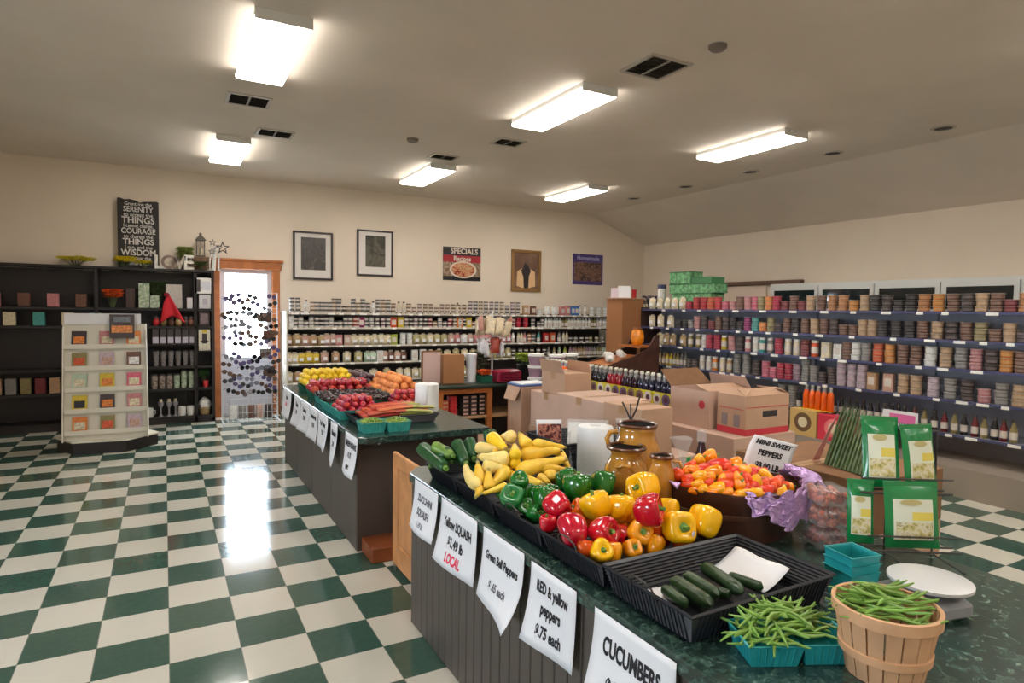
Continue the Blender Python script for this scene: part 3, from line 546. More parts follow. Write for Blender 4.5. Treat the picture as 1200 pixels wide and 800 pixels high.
# long beam, white panel on right wall and freezers
tag(MB().bbox(8.63, 8.729, 6.42, 8.6, 2.125, 2.185).build('wall_rail', mat('brown_rail', (104, 74, 58), .5)), 'long brown wooden rail on the right wall above the white panel', 'wall rail')
tag(MB().bbox(8.69, 8.729, 7.1, 8.09, 1.6, 2.12).build('wall_board', mat('cream_panel', (226, 206, 188), .5)), 'cream white panel on right wall under the brown rail', 'wall panel')
FG = mat('freezer_glass', (30, 36, 40), .05, spec=.8); FF = mat('freezer_frame_metal', (206, 206, 202), .4)
t = thing('glass_door_freezer', 'tall glass door freezer bank standing along the right wall', 'freezer', (8.0, 0, 0))
MB().box(0, .72, 1.3, 6.45, .0, 2.09).build('cabinet_body', FF, t, False)
k = 0; y = 6.42
while y > 1.6:
    y1 = y-.79
    d_ = MB(); d_.box(-.03, -.001, y-.05, y, .12, 2.05); d_.box(-.03, -.001, y1+.02, y1+.07, .12, 2.05); d_.box(-.03, -.001, y1+.07, y-.05, 1.99, 2.05); d_.box(-.03, -.001, y1+.07, y-.05, .12, .2)
    f_ = d_.build('freezer_door', FF, t, False); MB().box(-.02, -.012, y1+.07, y-.05, .2, 1.99).build('glass_pane', FG, f_, False)
    MB().tube([(-.03, y1+.05, .9), (-.06, y1+.05, .95), (-.06, y1+.05, 1.35), (-.03, y1+.05, 1.4)], .01, 8).build('door_handle', DARKMET, f_)
    y = y1
# ================================================================ produce counters
ZC = .80
def counter_top(name, label, poly, parent_label=None):
    n = len(poly); mb = MB(); inn = []
    cx = sum(p[0] for p in poly)/n; cy = sum(p[1] for p in poly)/n
    for (x, y) in poly: inn.append((x+(.004 if x < cx else -.004), y+(.004 if y < cy else -.004)))
    mb.prism(poly, ZC-.042, ZC-.004); mb.prism(poly, ZC-.004, ZC, top=inn)
    return tag(mb.build(name, GREEN, None, True, .5), label, 'countertop')
def beadboard(mb, x0, x1, y0, y1, z0, z1, axis, pitch=.076, g=.006):
    if axis == 'y':
        n = max(1, round((y1-y0)/pitch)); p = (y1-y0)/n
        for k in range(n): mb.bbox(x0, x1, y0+k*p+g/2, y0+(k+1)*p-g/2, z0, z1, .003)
        mb.box(x0+.008, x1, y0, y1, z0, z1)
    else:
        n = max(1, round((x1-x0)/pitch)); p = (x1-x0)/n
        for k in range(n): mb.bbox(x0+k*p+g/2, x0+(k+1)*p-g/2, y0, y1, z0, z1, .003)
        mb.box(x0, x1, y0+.008, y1, z0, z1)
# near counter
counter_top('countertop', 'green marbled countertop of the near counter under the pepper trays', [(1.10, .35), (2.39, .35), (2.39, 3.17), (1.17, 3.17), (1.10, 3.07)])
t = thing('produce_counter', 'near taupe beadboard counter base under bell peppers and squash', 'counter', (1.12, .4, 0))
mb = MB(); beadboard(mb, 0, .02, 0, 2.69, 0, ZC-.042, 'y'); mb.build('beadboard_panel', TAUPE, t, False)
mb = MB(); mb.box(.02, 1.24, 0, 2.69, 0, ZC-.042); mb.build('cabinet_body', TAUPE, t, False)
# far counter
counter_top('countertop', 'green marbled countertop of the far counter under fruit and rhubarb', [(1.10, 4.06), (1.15, 4.02), (2.05, 4.02), (2.05, 7.12), (1.15, 7.12), (1.10, 7.06)])
t = thing('produce_counter', 'far taupe panelled counter base beside the checkered aisle', 'counter', (1.12, 4.16, 0))
mb = MB()
for k in range(4): mb.bbox(0, .03, .02+k*.72, .02+(k+1)*.72-.006, .0, ZC-.042, .003)
mb.build('side_panel', TAUPE, t, False)
MB().box(.004, .9, 0, 2.9, 0, ZC-.042).build('cabinet_body', mat('dark_brown_counter_end', (72, 60, 54), .5), t, False)
tag(MB().tube([(0, 0, 0), (.0, -.012, -.01), (.004, -.02, 0)], .008, 8).build('cup_hook', WIRE), 'tiny white hook under the far countertop corner', 'hook'); bpy.data.objects['cup_hook'].location = (1.27, 4.165, .735)
tag(MB().bbox(1.15, 2.0, 3.9, 4.15, 0, .10, .006).build('wooden_plinth', DOAK), 'orange wooden plinth on the floor at the far counter end', 'plinth')
# wooden gate leaf between the counters
t = thing('wooden_gate', 'orange oak gate leaf standing open between the two counters', 'gate', (1.26, 3.2, 0))
mb = MB(); mb.bbox(-.012, .012, 0, .09, .04, .75); mb.bbox(-.012, .012, .50, .59, .04, .75); mb.bbox(-.0115, .0115, .09, .50, .66, .75); mb.bbox(-.0115, .0115, .09, .50, .04, .18); mb.build('gate_frame', mat('light_oak', (204, 142, 90), .45, noise=.12, nscale=9), t)
MB().bbox(-.005, .005, .09, .50, .18, .66).build('gate_panel', mat('light_oak', (204, 142, 90)), t)
MB().box(-.012, .012, .03, .06, 0, .04).box(-.012, .012, .53, .56, 0, .04).build('gate_foot', METAL, t)
# signs hanging from the slab edge
def sign(label, y0, y1, z1, z0, lines, curl=0.0, group=None, X=1.0985, flip=0):
    # y0 > y1: left edge (far) to right edge (near); facing -X
    t = thing('price_sign', label, 'paper sign', (X, (y0+y1)/2, z1), 0, group)
    W = y0-y1; H = z1-z0
    def fn(u, v):
        y = (W/2-u*W); z = -v*H
        x = -.004 - .03*v*v*(1+.6*math.sin(u*3+flip)) - curl*max(0, u+v-1.35)**2*2.2
        return (x, y-curl*max(0, u+v-1.45)*.35, z)
    mb = MB(); mb.grid(fn, 10, 10); mb.build('sheet', PAPER, t, True, 3, thick=.0006)
    for (txt, size, v, mt_, sx_) in lines:
        x = fn(.5, v)[0]-.004
        q = lettering(txt, size, Matrix.Identity(4), mt_, t, sx_, bold=size*.035, lh=.8)
        for vt in q.data.vertices:
            a, b, c_ = vt.co; uu = min(.99, max(.01, .5+a/W)); p = fn(uu, min(.99, v-b/H)); vt.co = (p[0]-.0016-c_*.3, p[1], p[2])
    return t
sign('paper price sign with faint grey zucchini lettering, at the near counter corner by the gate', 2.97, 2.665, .795, .565, [('ZUCCHINI', .045, .33, mat('grey_ink', (96, 94, 104), .7), .85), ('SQUASH', .045, .6, mat('grey_ink', (96, 94, 104), .7), .85), ('1.49 lb', .035, .83, mat('grey_ink2', (150, 148, 160), .7), .8)])
sign('paper price sign with pink red word LOCAL, second on near counter', 2.62, 2.25, .795, .525, [('Yellow SQUASH', .056, .33, INK, .72), ('$1.49 lb', .056, .6, INK, .8), ('LOCAL', .056, .84, REDINK, .75)], flip=1)
sign('curled paper price sign reading Green Bell Peppers', 2.19, 1.87, .795, .53, [('Green Bell Peppers', .044, .36, INK, .72), ('$ .65 each', .04, .72, mat('grey_ink', (96, 94, 104), .7), .8)], curl=.07)
sign('paper price sign reading RED & yellow peppers', 1.82, 1.55, .79, .53, [('RED & yellow', .052, .25, INK, .62), ('peppers', .052, .5, INK, .66), ('$.75 each', .052, .78, INK, .66)], flip=2)
sign('paper price sign reading CUCUMBERS, nearest the camera', 1.455, 1.12, .785, .53, [('CUCUMBERS', .068, .34, INK, .60), ('$.75 each', .06, .72, INK, .7)], flip=1)
SL = [(6.95, 6.50, 'farthest', ['Apples', '1.49 lb']), (6.33, 6.02, 'second from the doorway end', ['Plums', '1.99']), (6.0, 5.62, 'third from the doorway end', ['Cherries', '$2.99']), (5.61, 5.26, 'fourth from the doorway end, overlapping its neighbours', ['Strawberries', '$3.50']), (5.24, 4.90, 'fifth from the doorway end', ['Red Plums', '$2.00']), (4.80, 4.56, 'narrow, twisted edge-on beside the nearest one', ['Rhubarb', '2.49']), (4.36, 4.05, 'nearest the far counter corner', ['GREEN BEANS', '$1.75', 'quart'])]
for k, (a, b, lb, ln) in enumerate(SL):
    if k == 5: b += .03
    sign('small paper price sign on far counter, '+lb, a, b, .793, .525 if k != 5 else .49, [(q, .05 if i else .056, .27+.26*i, INK if i != 1 or k != 0 else REDINK, .75) for i, q in enumerate(ln)], flip=k, curl=0)
# ---------------------------------------------------------------- wicker trays
def wicker_mesh(L, W, H, fl=.04):
    # woven tray: outer and inner shell with horizontal cane rounds
    mb = MB(); rounds = 9; th = .008
    def ring(k, off):
        z = H*k/rounds; e = fl*k/rounds-off
        return [(-L/2+fl-e, -W/2+fl-e, z), (L/2-fl+e, -W/2+fl-e, z), (L/2-fl+e, W/2-fl+e, z), (-L/2+fl-e, W/2-fl+e, z)]
    vs = []; fs = []
    prof = []
    for k in range(rounds):
        z0 = H*k/rounds; z1 = H*(k+1)/rounds; zm = (z0+z1)/2
        for z, o in ((z0+.001, -.002), (zm, .002)): prof.append((z, fl*z/H+o))
    prof.append((H, fl+.004)); prof.append((H+.006, fl)); prof.append((H, fl-.010))
    for q in range(rounds-1, 0, -1):
        for z, o in ((H*(q+.5)/rounds, -.007), (H*q/rounds, -.011)): prof.append((z, fl*z/H+o))
    prof.append((.008, -.009))
    for z, e in prof: vs += [(-L/2+fl-e, -W/2+fl-e, z), (L/2-fl+e, -W/2+fl-e, z), (L/2-fl+e, W/2-fl+e, z), (-L/2+fl-e, W/2-fl+e, z)]
    n = len(prof)
    for k in range(n-1):
        for i in range(4): fs.append((k*4+i, k*4+(i+1) % 4, (k+1)*4+(i+1) % 4, (k+1)*4+i))
    fs.append((3, 2, 1, 0)); b = (n-1)*4; fs.append((b, b+1, b+2, b+3))
    mb.add(vs, fs)
    return mb
def stakes(L, W, H, fl):
    mb = MB(); 
    for s_ in (-1, 1):
        for k in range(int(L/.018)):
            x = -L/2+fl+(k+.5)*(L-2*fl)/int(L/.018); mb.tube([(x, s_*(W/2-fl+.003), 0), (x, s_*(W/2+.003), H)], .0019, 5)
        for k in range(int(W/.018)):
            y = -W/2+fl+(k+.5)*(W-2*fl)/int(W/.018); mb.tube([(s_*(L/2-fl+.003), y, 0), (s_*(L/2+.003), y, H)], .0019, 5)
    return mb
TH = .075
wick = wicker_mesh(.50, .365, TH, .028).mesh('wicker_tray', WICKER, True, .5); stk = stakes(.50, .365, TH, .028).mesh('stakes', WICKER)
wick2 = wicker_mesh(.57, .365, TH+.01, .028).mesh('wicker_tray', WICKER, True, .5); stk2 = stakes(.57, .365, TH+.01, .028).mesh('stakes', WICKER)
hnd = MB().tube([(0, -.05, 0), (-.012, -.045, .03), (-.02, -.02, .045), (-.02, .02, .045), (-.012, .045, .03), (0, .05, 0)], .003, 6).mesh('wire_handle', DARKMET)
for (y, lb) in ((2.775, 'black wicker tray of zucchini at the counter end'), (2.405, 'black wicker tray under the heap of yellow squash'), (2.035, 'black wicker tray of green bell peppers'), (1.67, 'black wicker tray of red and yellow bell peppers'), (1.305, 'shallow black wicker tray of cucumbers with bent handle')):
    cu_ = y < 1.4; xl = .285 if cu_ else .25
    t = obj('wicker_tray', wick2 if cu_ else wick); t.location = (1.145+xl, y, ZC+.001); tag(t, lb, 'tray', 'black wicker produce trays')
    obj('stakes', stk2 if cu_ else stk, t); h = obj('wire_handle', hnd, t); h.location = (-xl, 0, TH)
# ---------------------------------------------------------------- squash, zucchini, cucumbers
SQC = {'pale': mat('pale_yellow_squash', (240, 214, 130), .38, noise=.06, nscale=30, vary=.06), 'y': mat('yellow_squash', (236, 192, 62), .35, noise=.08, nscale=25, vary=.08), 'b': mat('bright_yellow_squash', (246, 204, 36), .32, noise=.05, nscale=25)}
SQTIP = mat('squash_stem', (176, 156, 84), .6)
def vegtube(A, B, r, bend, prof, n=14, seg=14, mod=None):
    A, B = Vector(A), Vector(B); d = B-A; Ln = max(d.length, r*1.4); dn = d.normalized() if d.length > .01 else Vector((0, 0, 1))
    side = dn.cross(Vector((0, 0, 1)))
    side = side.normalized() if side.length > .1 else Vector((1, 0, 0))
    P = []; rs = []
    for i in range(seg+1):
        u = i/seg; P.append(dn*(u*Ln)+side*(bend*Ln*(u*u)*.8)+Vector((0, 0, -.0)))
        rs.append(max(.0015, r*prof(u)))
    mb = MB(); mb.tube(P, rs, n, mod=mod)
    return mb, P, dn
def sq_prof(u): # fat end at 0, narrow neck at 1
    if u < .2: return math.sqrt(max(0, 1-((.2-u)/.2)**2))*.98+.02
    return 1-.5*min(1, (u-.2)/.6)**1.3 if u < .9 else .5*math.sqrt(max(0.05, 1-((u-.9)/.1)**2*.7))
def round_prof(u): return math.sqrt(max(.004, 1-(2*u-1)**2))
def zu_prof(u):
    if u < .12: return math.sqrt(max(.01, 1-((.12-u)/.12)**2))
    if u > .92: return .8-.25*(u-.92)/.08
    return 1-.2*(u-.12)/.8
sq_lab = ['pale curved yellow squash lying on the tray rim beside the zucchini', 'yellow squash with bent neck just right of the rim-edge curved squash', 'large pale crookneck squash lying across the left of the heap', 'pale round squash end facing out below the large pale one', 'short upright yellow squash at lower left of the heap',
 'fat yellow squash with hooked neck at the heap front centre', 'pale squash lying near the far zucchini, left top of heap', 'bright yellow curved squash near the heap top left', 'pale blunt squash crowning the heap', 'yellow squash at the heap top, right of the crowning pale one', 'bright yellow squash below the top, in the heap centre', 'bright small squash wedged in the heap middle', 'bright yellow small curved squash under the large pale one',
 'yellow squash with long neck at the heap upper right', 'long yellow squash lying level across the right half', 'biggest golden squash slanting at the right centre of the heap', 'long slim squash slanting down toward the plastic roll', 'yellow squash lying low at the right end by the roll', 'short yellow squash just behind the green peppers', 'knobbly round squash low at the right front', 'small squash beside the knobbly round one', 'thin squash neck pointing left over the green peppers',
 'small squash peeking over the tray rim at front', 'yellow squash half buried under the bright curved one', 'yellow squash half buried in the heap right centre', 'yellow squash half buried above the green peppers']
for k, (A, B, r, bend, c) in enumerate(D_SQUASH):
    r *= 1.13; bend *= 1.5
    short = (Vector(B)-Vector(A)).length < r*2.2
    if short:
        mid = (Vector(A)+Vector(B))/2; dv = (Vector(B)-Vector(A)); dv = dv.normalized() if dv.length > .012 else Vector((.4, -.5, .4)).normalized()
        A = tuple(mid-dv*r*1.25); B = tuple(mid+dv*r*1.6); prof = sq_prof
        mb, P, dn = vegtube(A, B, r, .1, prof)
    else:
        Av = Vector(A); dv = (Vector(B)-Av).normalized(); A = tuple(Av-dv*r*.7); mb, P, dn = vegtube(A, B, r, bend, sq_prof)
    t = mb.build('yellow_squash', SQC[c]); t.location = A; tag(t, sq_lab[k], 'squash', 'yellow squash heap')
    e = (P[-1]-P[-2]).normalized(); sm = MB().tube([P[-1]-e*.004, P[-1]+e*.006, P[-1]+e*.014], [r*.32, r*.26, r*.28], 7); sm.build('stem', SQTIP, t)
ZUM = mat('zucchini_skin', (36, 80, 42), .32, noise=.35, nscale=60, vary=.12); ZUL = mat('light_zucchini_skin', (112, 146, 62), .35, noise=.25, nscale=50)
CUM = mat('cucumber_skin', (40, 66, 36), .3, noise=.25, nscale=30, bump=.25, bscale=70, vary=.1)
zl = ['big dark zucchini jutting over the tray at the counter corner', 'light green zucchini beside the big corner one', 'ribbed green zucchini in the tray middle', 'dark zucchini partly under the ribbed one', 'dark zucchini standing end-up behind the ribbed one', 'small zucchini end beside the pale squash', 'zucchini end standing highest behind the bright squash', 'small dark zucchini touching the pale squash', 'dark zucchini at the bottom of the zucchini tray', 'zucchini lying between the corner one and the ribbed one', 'zucchini low against the tray rim under the big corner one', 'zucchini wedged at the far edge behind the light green one']
for k, (A, B, r) in enumerate(D_ZUCCHINI):
    r *= 1.25
    if (Vector(B)-Vector(A)).length < .12: 
        dv = (Vector(B)-Vector(A)).normalized(); B = tuple(Vector(A)+dv*.13)
    ridge = lambda a, i: 1+.035*math.cos(a*6)
    mb, P, dn = vegtube(A, B, r, .05, zu_prof, 18, 12, ridge)
    t = mb.build('zucchini', ZUL if k == 1 else ZUM); t.location = A; tag(t, zl[k], 'zucchini', 'zucchini in the corner tray')
    e = (P[-1]-P[-2]).normalized(); MB().tube([P[-1]-e*.004, P[-1]+e*.018], [r*.42, r*.34], 6).build('stem', STEM, t)
cl = ['cucumber lying second from the tray handle, broadest one', 'cucumber lying in the middle of the cucumber tray', 'long dark cucumber next to the white paper', 'slim cucumber on the white paper, farthest from the handle', 'cucumber half hidden behind the bent tray handle', 'cucumber end lying beneath the two middle cucumbers']
for k, (A, B, r) in enumerate(D_CUCUMBER):
    cp = lambda u: (math.sqrt(max(.01, 1-((.14-u)/.14)**2)) if u < .14 else (math.sqrt(max(.03, 1-((u-.86)/.14)**2)) if u > .86 else 1))
    Av = Vector(A); dv = (Vector(B)-Av).normalized()
    A = Av-dv*r*.4; Bv = Vector(B)+dv*r*.4
    mb, P, dn = vegtube(A, Bv, r, .04, cp, 14, 12)
    t = mb.build('cucumber', CUM); t.location = A; tag(t, cl[k], 'cucumber', 'cucumbers in the front tray')
    MB().tube([P[0]-dn*.006, P[0]+dn*.003], [.004, .006], 6).build('stem', STEM, t)
# white paper lining
def pf(u, v): return (1.56+u*.115, 1.455-v*.21, ZC+.0135+.052*u**1.5+.003*math.sin(v*9))
tag(MB().grid(pf, 6, 10).build('paper_liner', PAPER, None, True, 3, thick=.0008), 'white paper sheet lining the cucumber tray', 'paper')
tag(MB().grid(lambda u, v: (1.235+u*.13, 1.42-v*.1, ZC+.013+.004*math.sin(u*5)), 4, 4).build('paper_scrap', PAPER, None, True, 3, thick=.0008), 'white paper corner showing beneath the cucumbers by the handle', 'paper')
# ---------------------------------------------------------------- bell peppers
def bell_mesh(name, mtl, lobes, tall, seed):
    rn = random.Random(seed); ph = rn.random()*6
    prof = [(0.03, .62), (.18, .60), (.34, .70), (.60, .84), (.86, .80), (1.0, .55), (1.02, .2), (.97, -.2), (.86, -.6), (.68, -.86), (.42, -.98), (.2, -.9), (.03, -.82)]
    prof = [(r, z*tall) for r, z in prof][::-1]
    def mod(a, k):
        zf = prof[k][1]; return 1+(.085 if prof[k][0] > .3 else .03)*math.cos(lobes*(a+ph))+.03*math.sin(a+ph)+.02*math.cos(2*a)
    mb = MB(); mb.lathe(prof, 26, mod=mod); return mb.mesh(name, mtl, True, 3)
BC = dict(red=mat('red_pepper_skin', (196, 16, 36), .16, vary=.08, coat=.6), yellow=mat('yellow_pepper_skin', (252, 190, 10), .18, vary=.04, coat=.5), gold=mat('golden_pepper_skin', (244, 156, 12), .18, vary=.05, coat=.5), orange=mat('orange_pepper_skin', (230, 96, 14), .2, vary=.05, coat=.5), green=mat('green_pepper_skin', (26, 106, 34), .2, vary=.25, coat=.5))
bells = {c: [bell_mesh('bell_pepper', BC[c], l, tl, 3*i+len(c)) for i, (l, tl) in enumerate(((4, .95), (3, 1.05), (4, 1.12)))] for c in BC}
bstem = MB().tube([(0, 0, .56), (.02, 0, .72), (.06, .02, .86), (.14, .03, 1.0)], [.16, .13, .12, .15], 8).lathe([(.34, .64), (.24, .70), (.1, .70)], 5, M=Matrix.Identity(4)).mesh('stem', STEM)
stick = MB().lathe([(.16, 0), (.16, .01)], 12).mesh('produce_sticker', mat('sticker_white', (236, 224, 226), .4))
bl = ['red bell pepper topmost at the left end of the tray', 'glossy red bell pepper behind the wire handle', 'red bell pepper with stem facing out, front centre', 'big red bell pepper with stem sideways, among yellow ones at right', 'dark little red pepper at the tray left corner', 'small red pepper right of the front centre red one',
 'yellow bell pepper right of the topmost red one', 'tall yellow bell pepper in the pile centre', 'yellow bell pepper lying on its side at the pile top by the small jug', 'large yellow bell pepper with sticker and stem facing out', 'yellow bell pepper at the far right end of the pile', 'yellow pepper half hidden behind the big red one', 'small golden pepper with stem facing out below the big red one', 'small yellow pepper at the front rim with stem up', 'golden pepper at the rim beside the stem-up yellow one', 'golden pepper low at the rim, stem facing out', 'golden pepper low at the rim right of centre',
 'orange pepper left of the first yellow one', 'deep orange pepper buried at the right centre', 'orange pepper in the front corner under the red ones', 'orange pepper buried at the right rim', 'golden pepper buried in the middle', 'orange pepper buried behind the glossy red one', 'golden pepper peeking out above the big red one', 'golden pepper buried in the pile centre',
 'large upright green bell pepper behind the red ones', 'dark green bell pepper in front of the small jug', 'green bell pepper tucked behind the large upright one', 'light green bell pepper on top beside the squash', 'green bell pepper at left edge touching a squash neck', 'green bell pepper beneath the light green top one', 'green bell pepper at the tray rim, left', 'shiny green bell pepper at the tray rim nearest the reds', 'green bell pepper touching the topmost red one', 'dark green pepper in the middle of the green tray', 'green pepper next to the large upright green one', 'green pepper lowest at the tray corner under the squash', 'dark green pepper buried in the tray centre']
for k, (P, r, c, ax) in enumerate(D_BELL):
    P = Vector(P); P.z = max(P.z, ZC+.012+r*.95)
    t = obj('bell_pepper', bells[c][k % 3]); t.matrix_world = frame_M(P, ax, k*1.3, r); tag(t, bl[k], 'bell pepper', ('green' if c == 'green' else 'red' if c == 'red' else 'yellow and orange')+' bell peppers')
    s_ = obj('stem', bstem, t)
    if k == 9:
        q = obj('produce_sticker', stick, t); q.matrix_local = frame_M((.62, .1, .84), (.5, .1, 1))
# ---------------------------------------------------------------- plastic bag roll and honey jugs
ROLL = mat('translucent_bag_roll', (226, 228, 230), .3, bump=.2, bscale=120)
t = thing('plastic_bag_roll', 'white roll of produce bags standing behind the yellow squash', 'bag roll', (1.955, 2.63, ZC+.001))
MB().lathe([(.08, 0), (.092, .004), (.094, .06), (.093, .245), (.088, .252), (.03, .254), (.028, .24)], 36).build('roll', ROLL, t)
MB().grid(lambda u, v: (-.10-.055*v*(1-u), .075+.02*u-.05*v, .21*(1-u)+.012), 6, 6).build('loose_bag_end', CLEAR, t, True, 3, thick=.0006)
GLZ = mat('honey_glaze', (184, 128, 48), .15, noise=.2, nscale=14, coat=.8); GLR = mat('dark_honey_glaze', (92, 50, 24), .3, noise=.3, nscale=30, coat=.4); MOUTH_SHADE = mat('jar_inside_dark', (16, 12, 12), .95, spec=.1)
def jug(label, loc, prof, rim_z, handle, rz, hscale=1):
    t = thing('honey_jug', label, 'jug', loc, rz, 'glazed honey jugs')
    MB().lathe(prof, 32).build('body', GLZ, t, True, 2)
    r = prof[-1][0]
    MB().lathe([(r-.008, rim_z-.006), (r+.004, rim_z-.004), (r+.006, rim_z+.004), (r, rim_z+.01), (r-.008, rim_z+.006)], 32, cap=False).build('rim', GLR, t)
    MB().lathe([(r-.01, rim_z+.001), (.01, rim_z-.004)], 24).build('dark_mouth', MOUTH_SHADE, t)  # flat disc closing the mouth, inner shade painted as black
    for h in handle: MB().tube(h, .011*hscale, 10).build('handle', GLZ, t)
    return t
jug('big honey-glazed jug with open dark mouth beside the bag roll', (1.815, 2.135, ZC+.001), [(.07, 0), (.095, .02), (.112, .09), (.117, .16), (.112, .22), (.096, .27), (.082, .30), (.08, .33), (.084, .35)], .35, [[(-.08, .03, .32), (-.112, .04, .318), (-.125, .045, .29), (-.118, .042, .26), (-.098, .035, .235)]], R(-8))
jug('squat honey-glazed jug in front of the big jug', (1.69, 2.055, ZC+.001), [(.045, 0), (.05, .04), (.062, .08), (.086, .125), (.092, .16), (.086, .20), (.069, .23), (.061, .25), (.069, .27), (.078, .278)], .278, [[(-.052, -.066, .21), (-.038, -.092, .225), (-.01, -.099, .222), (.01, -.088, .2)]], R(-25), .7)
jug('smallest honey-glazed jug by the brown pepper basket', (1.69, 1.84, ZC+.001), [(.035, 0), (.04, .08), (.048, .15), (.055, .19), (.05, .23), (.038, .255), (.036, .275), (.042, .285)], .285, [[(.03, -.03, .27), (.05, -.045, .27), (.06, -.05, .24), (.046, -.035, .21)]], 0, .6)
# ---------------------------------------------------------------- brown basket with foil and mini peppers
BK = mat('dark_brown_splint', (78, 46, 34), .45, noise=.2, nscale=12)
MR = Matrix(((.875, .483, 0, 1.953), (-.483, .875, 0, 1.719), (0, 0, 1, ZC+.001), (0, 0, 0, 1)))
t = thing('splint_basket', 'large dark brown splint basket of mini sweet peppers', 'basket', (0, 0, 0)); t.matrix_world = MR
mb = MB(); n = 40; prof = [(.80, 0), (.84, .05), (.89, .10), (.95, .15), (1.0, .187), (1.01, .192), (.99, .19), (.94, .14), (.86, .07), (.80, .012)]
vs = []; fs = []
for k, (s_, z) in enumerate(prof):
    for i in range(n):
        a = 2*math.pi*i/n; e = (1+.05*math.cos(4*a))*(1+(.012 if i % 4 < 2 and k < 5 else 0)); vs.append((.272*s_*e*math.cos(a), .212*s_*e*math.sin(a), z))
for k in range(len(prof)-1):
    for i in range(n): j = (i+1) % n; fs.append((k*n+i, k*n+j, (k+1)*n+j, (k+1)*n+i))
fs.append(tuple(range(n-1, -1, -1))); b = (len(prof)-1)*n; fs.append(tuple(range(b, b+n)))
mb.add(vs, fs); mb.build('basket_body', BK, t, True, .3)
pts = [(.272*1.02*math.cos(a), .212*1.02*math.sin(a), .105+.0*i) for i, a in enumerate([2*math.pi*k/40 for k in range(41)])]
MB().tube([(x*.93, y*.93, .1) for x, y, z in pts], .004, 6, flat=3).build('hoop', BK, t)
MB().tube([(.262, -.07, .15), (.285, -.09, .09), (.275, -.11, .03), (.24, -.13, .005)], .003, 6).build('wire_handle', DARKMET, t)
FOIL = mat('lilac_foil', (204, 170, 222), .28, metal=.6, bump=.8, bscale=40)
def foil(u, v, a0, a1, drop, seed):
    a = a0+(a1-a0)*u; rr = 1.0+.05*v; wob = .007*math.sin(u*37+seed)+.006*math.sin(u*71+v*23+seed)+.005*math.sin(v*41+u*17)+random.uniform(-.0035, .0035)
    dz = -drop*v*(1-.75*abs(2*u-1)**1.8)*(1+.12*math.sin(u*19))
    k = rr+ (.07*v if v < .3 else .02)
    return (.272*(k)*math.cos(a)*1.0+wob, .212*k*math.sin(a)+wob*.7-.012*v, .197+dz+.012*math.sin(v*3.1)+.01*math.sin(u*29+v*9))
MB().grid(lambda u, v: foil(u, v, R(-97), R(-22), .12, 1), 60, 22).build('foil_liner', FOIL, t, False, 3, thick=.0008)
def foil2(u, v):
    a = R(-30)+R(62)*u; k = .96+.30*v
    return (.272*k*math.cos(a)+.01*math.sin(u*31+v*7), .212*k*math.sin(a)+.012*math.sin(u*23+v*17)+random.uniform(-.003, .003), .196+.03*math.sin(v*2.6)+.014*math.sin(u*27+v*11)-.02*v)
MB().grid(foil2, 40, 18).build('foil_liner', FOIL, t, False, 3, thick=.0008)
MB().grid(lambda u, v: (.272*(.99+.07*v)*math.cos(R(150)+R(60)*u), .212*(.99+.07*v)*math.sin(R(150)+R(60)*u), .195+.012*math.sin(u*14+v*3)), 14, 5).build('foil_liner', FOIL, t, True, 3, thick=.0008)
MC = {'o': mat('mini_orange_skin', (248, 142, 14), .2, vary=.06, coat=.5), 'y': mat('mini_yellow_skin', (250, 170, 20), .2, vary=.05, coat=.5), 'r': mat('mini_red_skin', (224, 62, 12), .3, vary=.1, coat=.2)}
def mini_mesh(c, ln, sd):
    prof = [(.02, -ln), (.25, -ln*.96), (.55, -ln*.75), (.85, -ln*.3), (1.0, .2), (1.0, .6), (.8, .9), (.45, .98), (.2, .9), (.03, .85)]
    return MB().lathe(prof, 16, mod=lambda a, k: 1+.06*math.cos(3*a+sd)+.03*math.sin(a+sd)).mesh('mini_pepper', MC[c], True, 3)
minis = {c: [mini_mesh(c, l, i) for i, l in enumerate((1.1, 1.5, 1.9))] for c in MC}
mstem = MB().tube([(0, 0, .85), (.03, 0, 1.1), (.1, 0, 1.4)], [.22, .13, .15], 7).mesh('stem', STEM)
cn = {'o': 'orange', 'y': 'yellow', 'r': 'red'}
order = sorted(range(len(D_MINI)), key=lambda k: -(D_MINI[k][0][0]*.483+D_MINI[k][0][1]*.875))
rows = [order[i::1] for i in range(1)]
rk = {}
third = (len(order)+3)//4; rn_ = ['back', 'second', 'third', 'front']
for q in range(4):
    sub = sorted(order[q*third:(q+1)*third], key=lambda k: D_MINI[k][0][0]*.875-D_MINI[k][0][1]*.483)
    cnt = {}
    for k in sub:
        c = D_MINI[k][2]; cnt[c] = cnt.get(c, 0)+1; rk[k] = (rn_[q], cnt[c])
for k, (P, r, c, ang) in enumerate(D_MINI):
    t = obj('mini_pepper', minis[c][k % 3]); a = R(ang); dv = Vector((.875*math.cos(a), -.483*math.cos(a), .55*math.sin(a)+.12))+Vector((.2*math.sin(k), -.3, 0))
    t.matrix_world = frame_M(Vector(P)+Vector((0, 0, -r*.35)), dv, k, r)
    tag(t, '%s %s mini sweet pepper from the left in the heap\'s %s row' % (nth(rk[k][1]-1), cn[c], rk[k][0]), 'mini pepper', 'mini sweet peppers in the brown basket')
    obj('stem', mstem, t)
rn = random.Random(5)
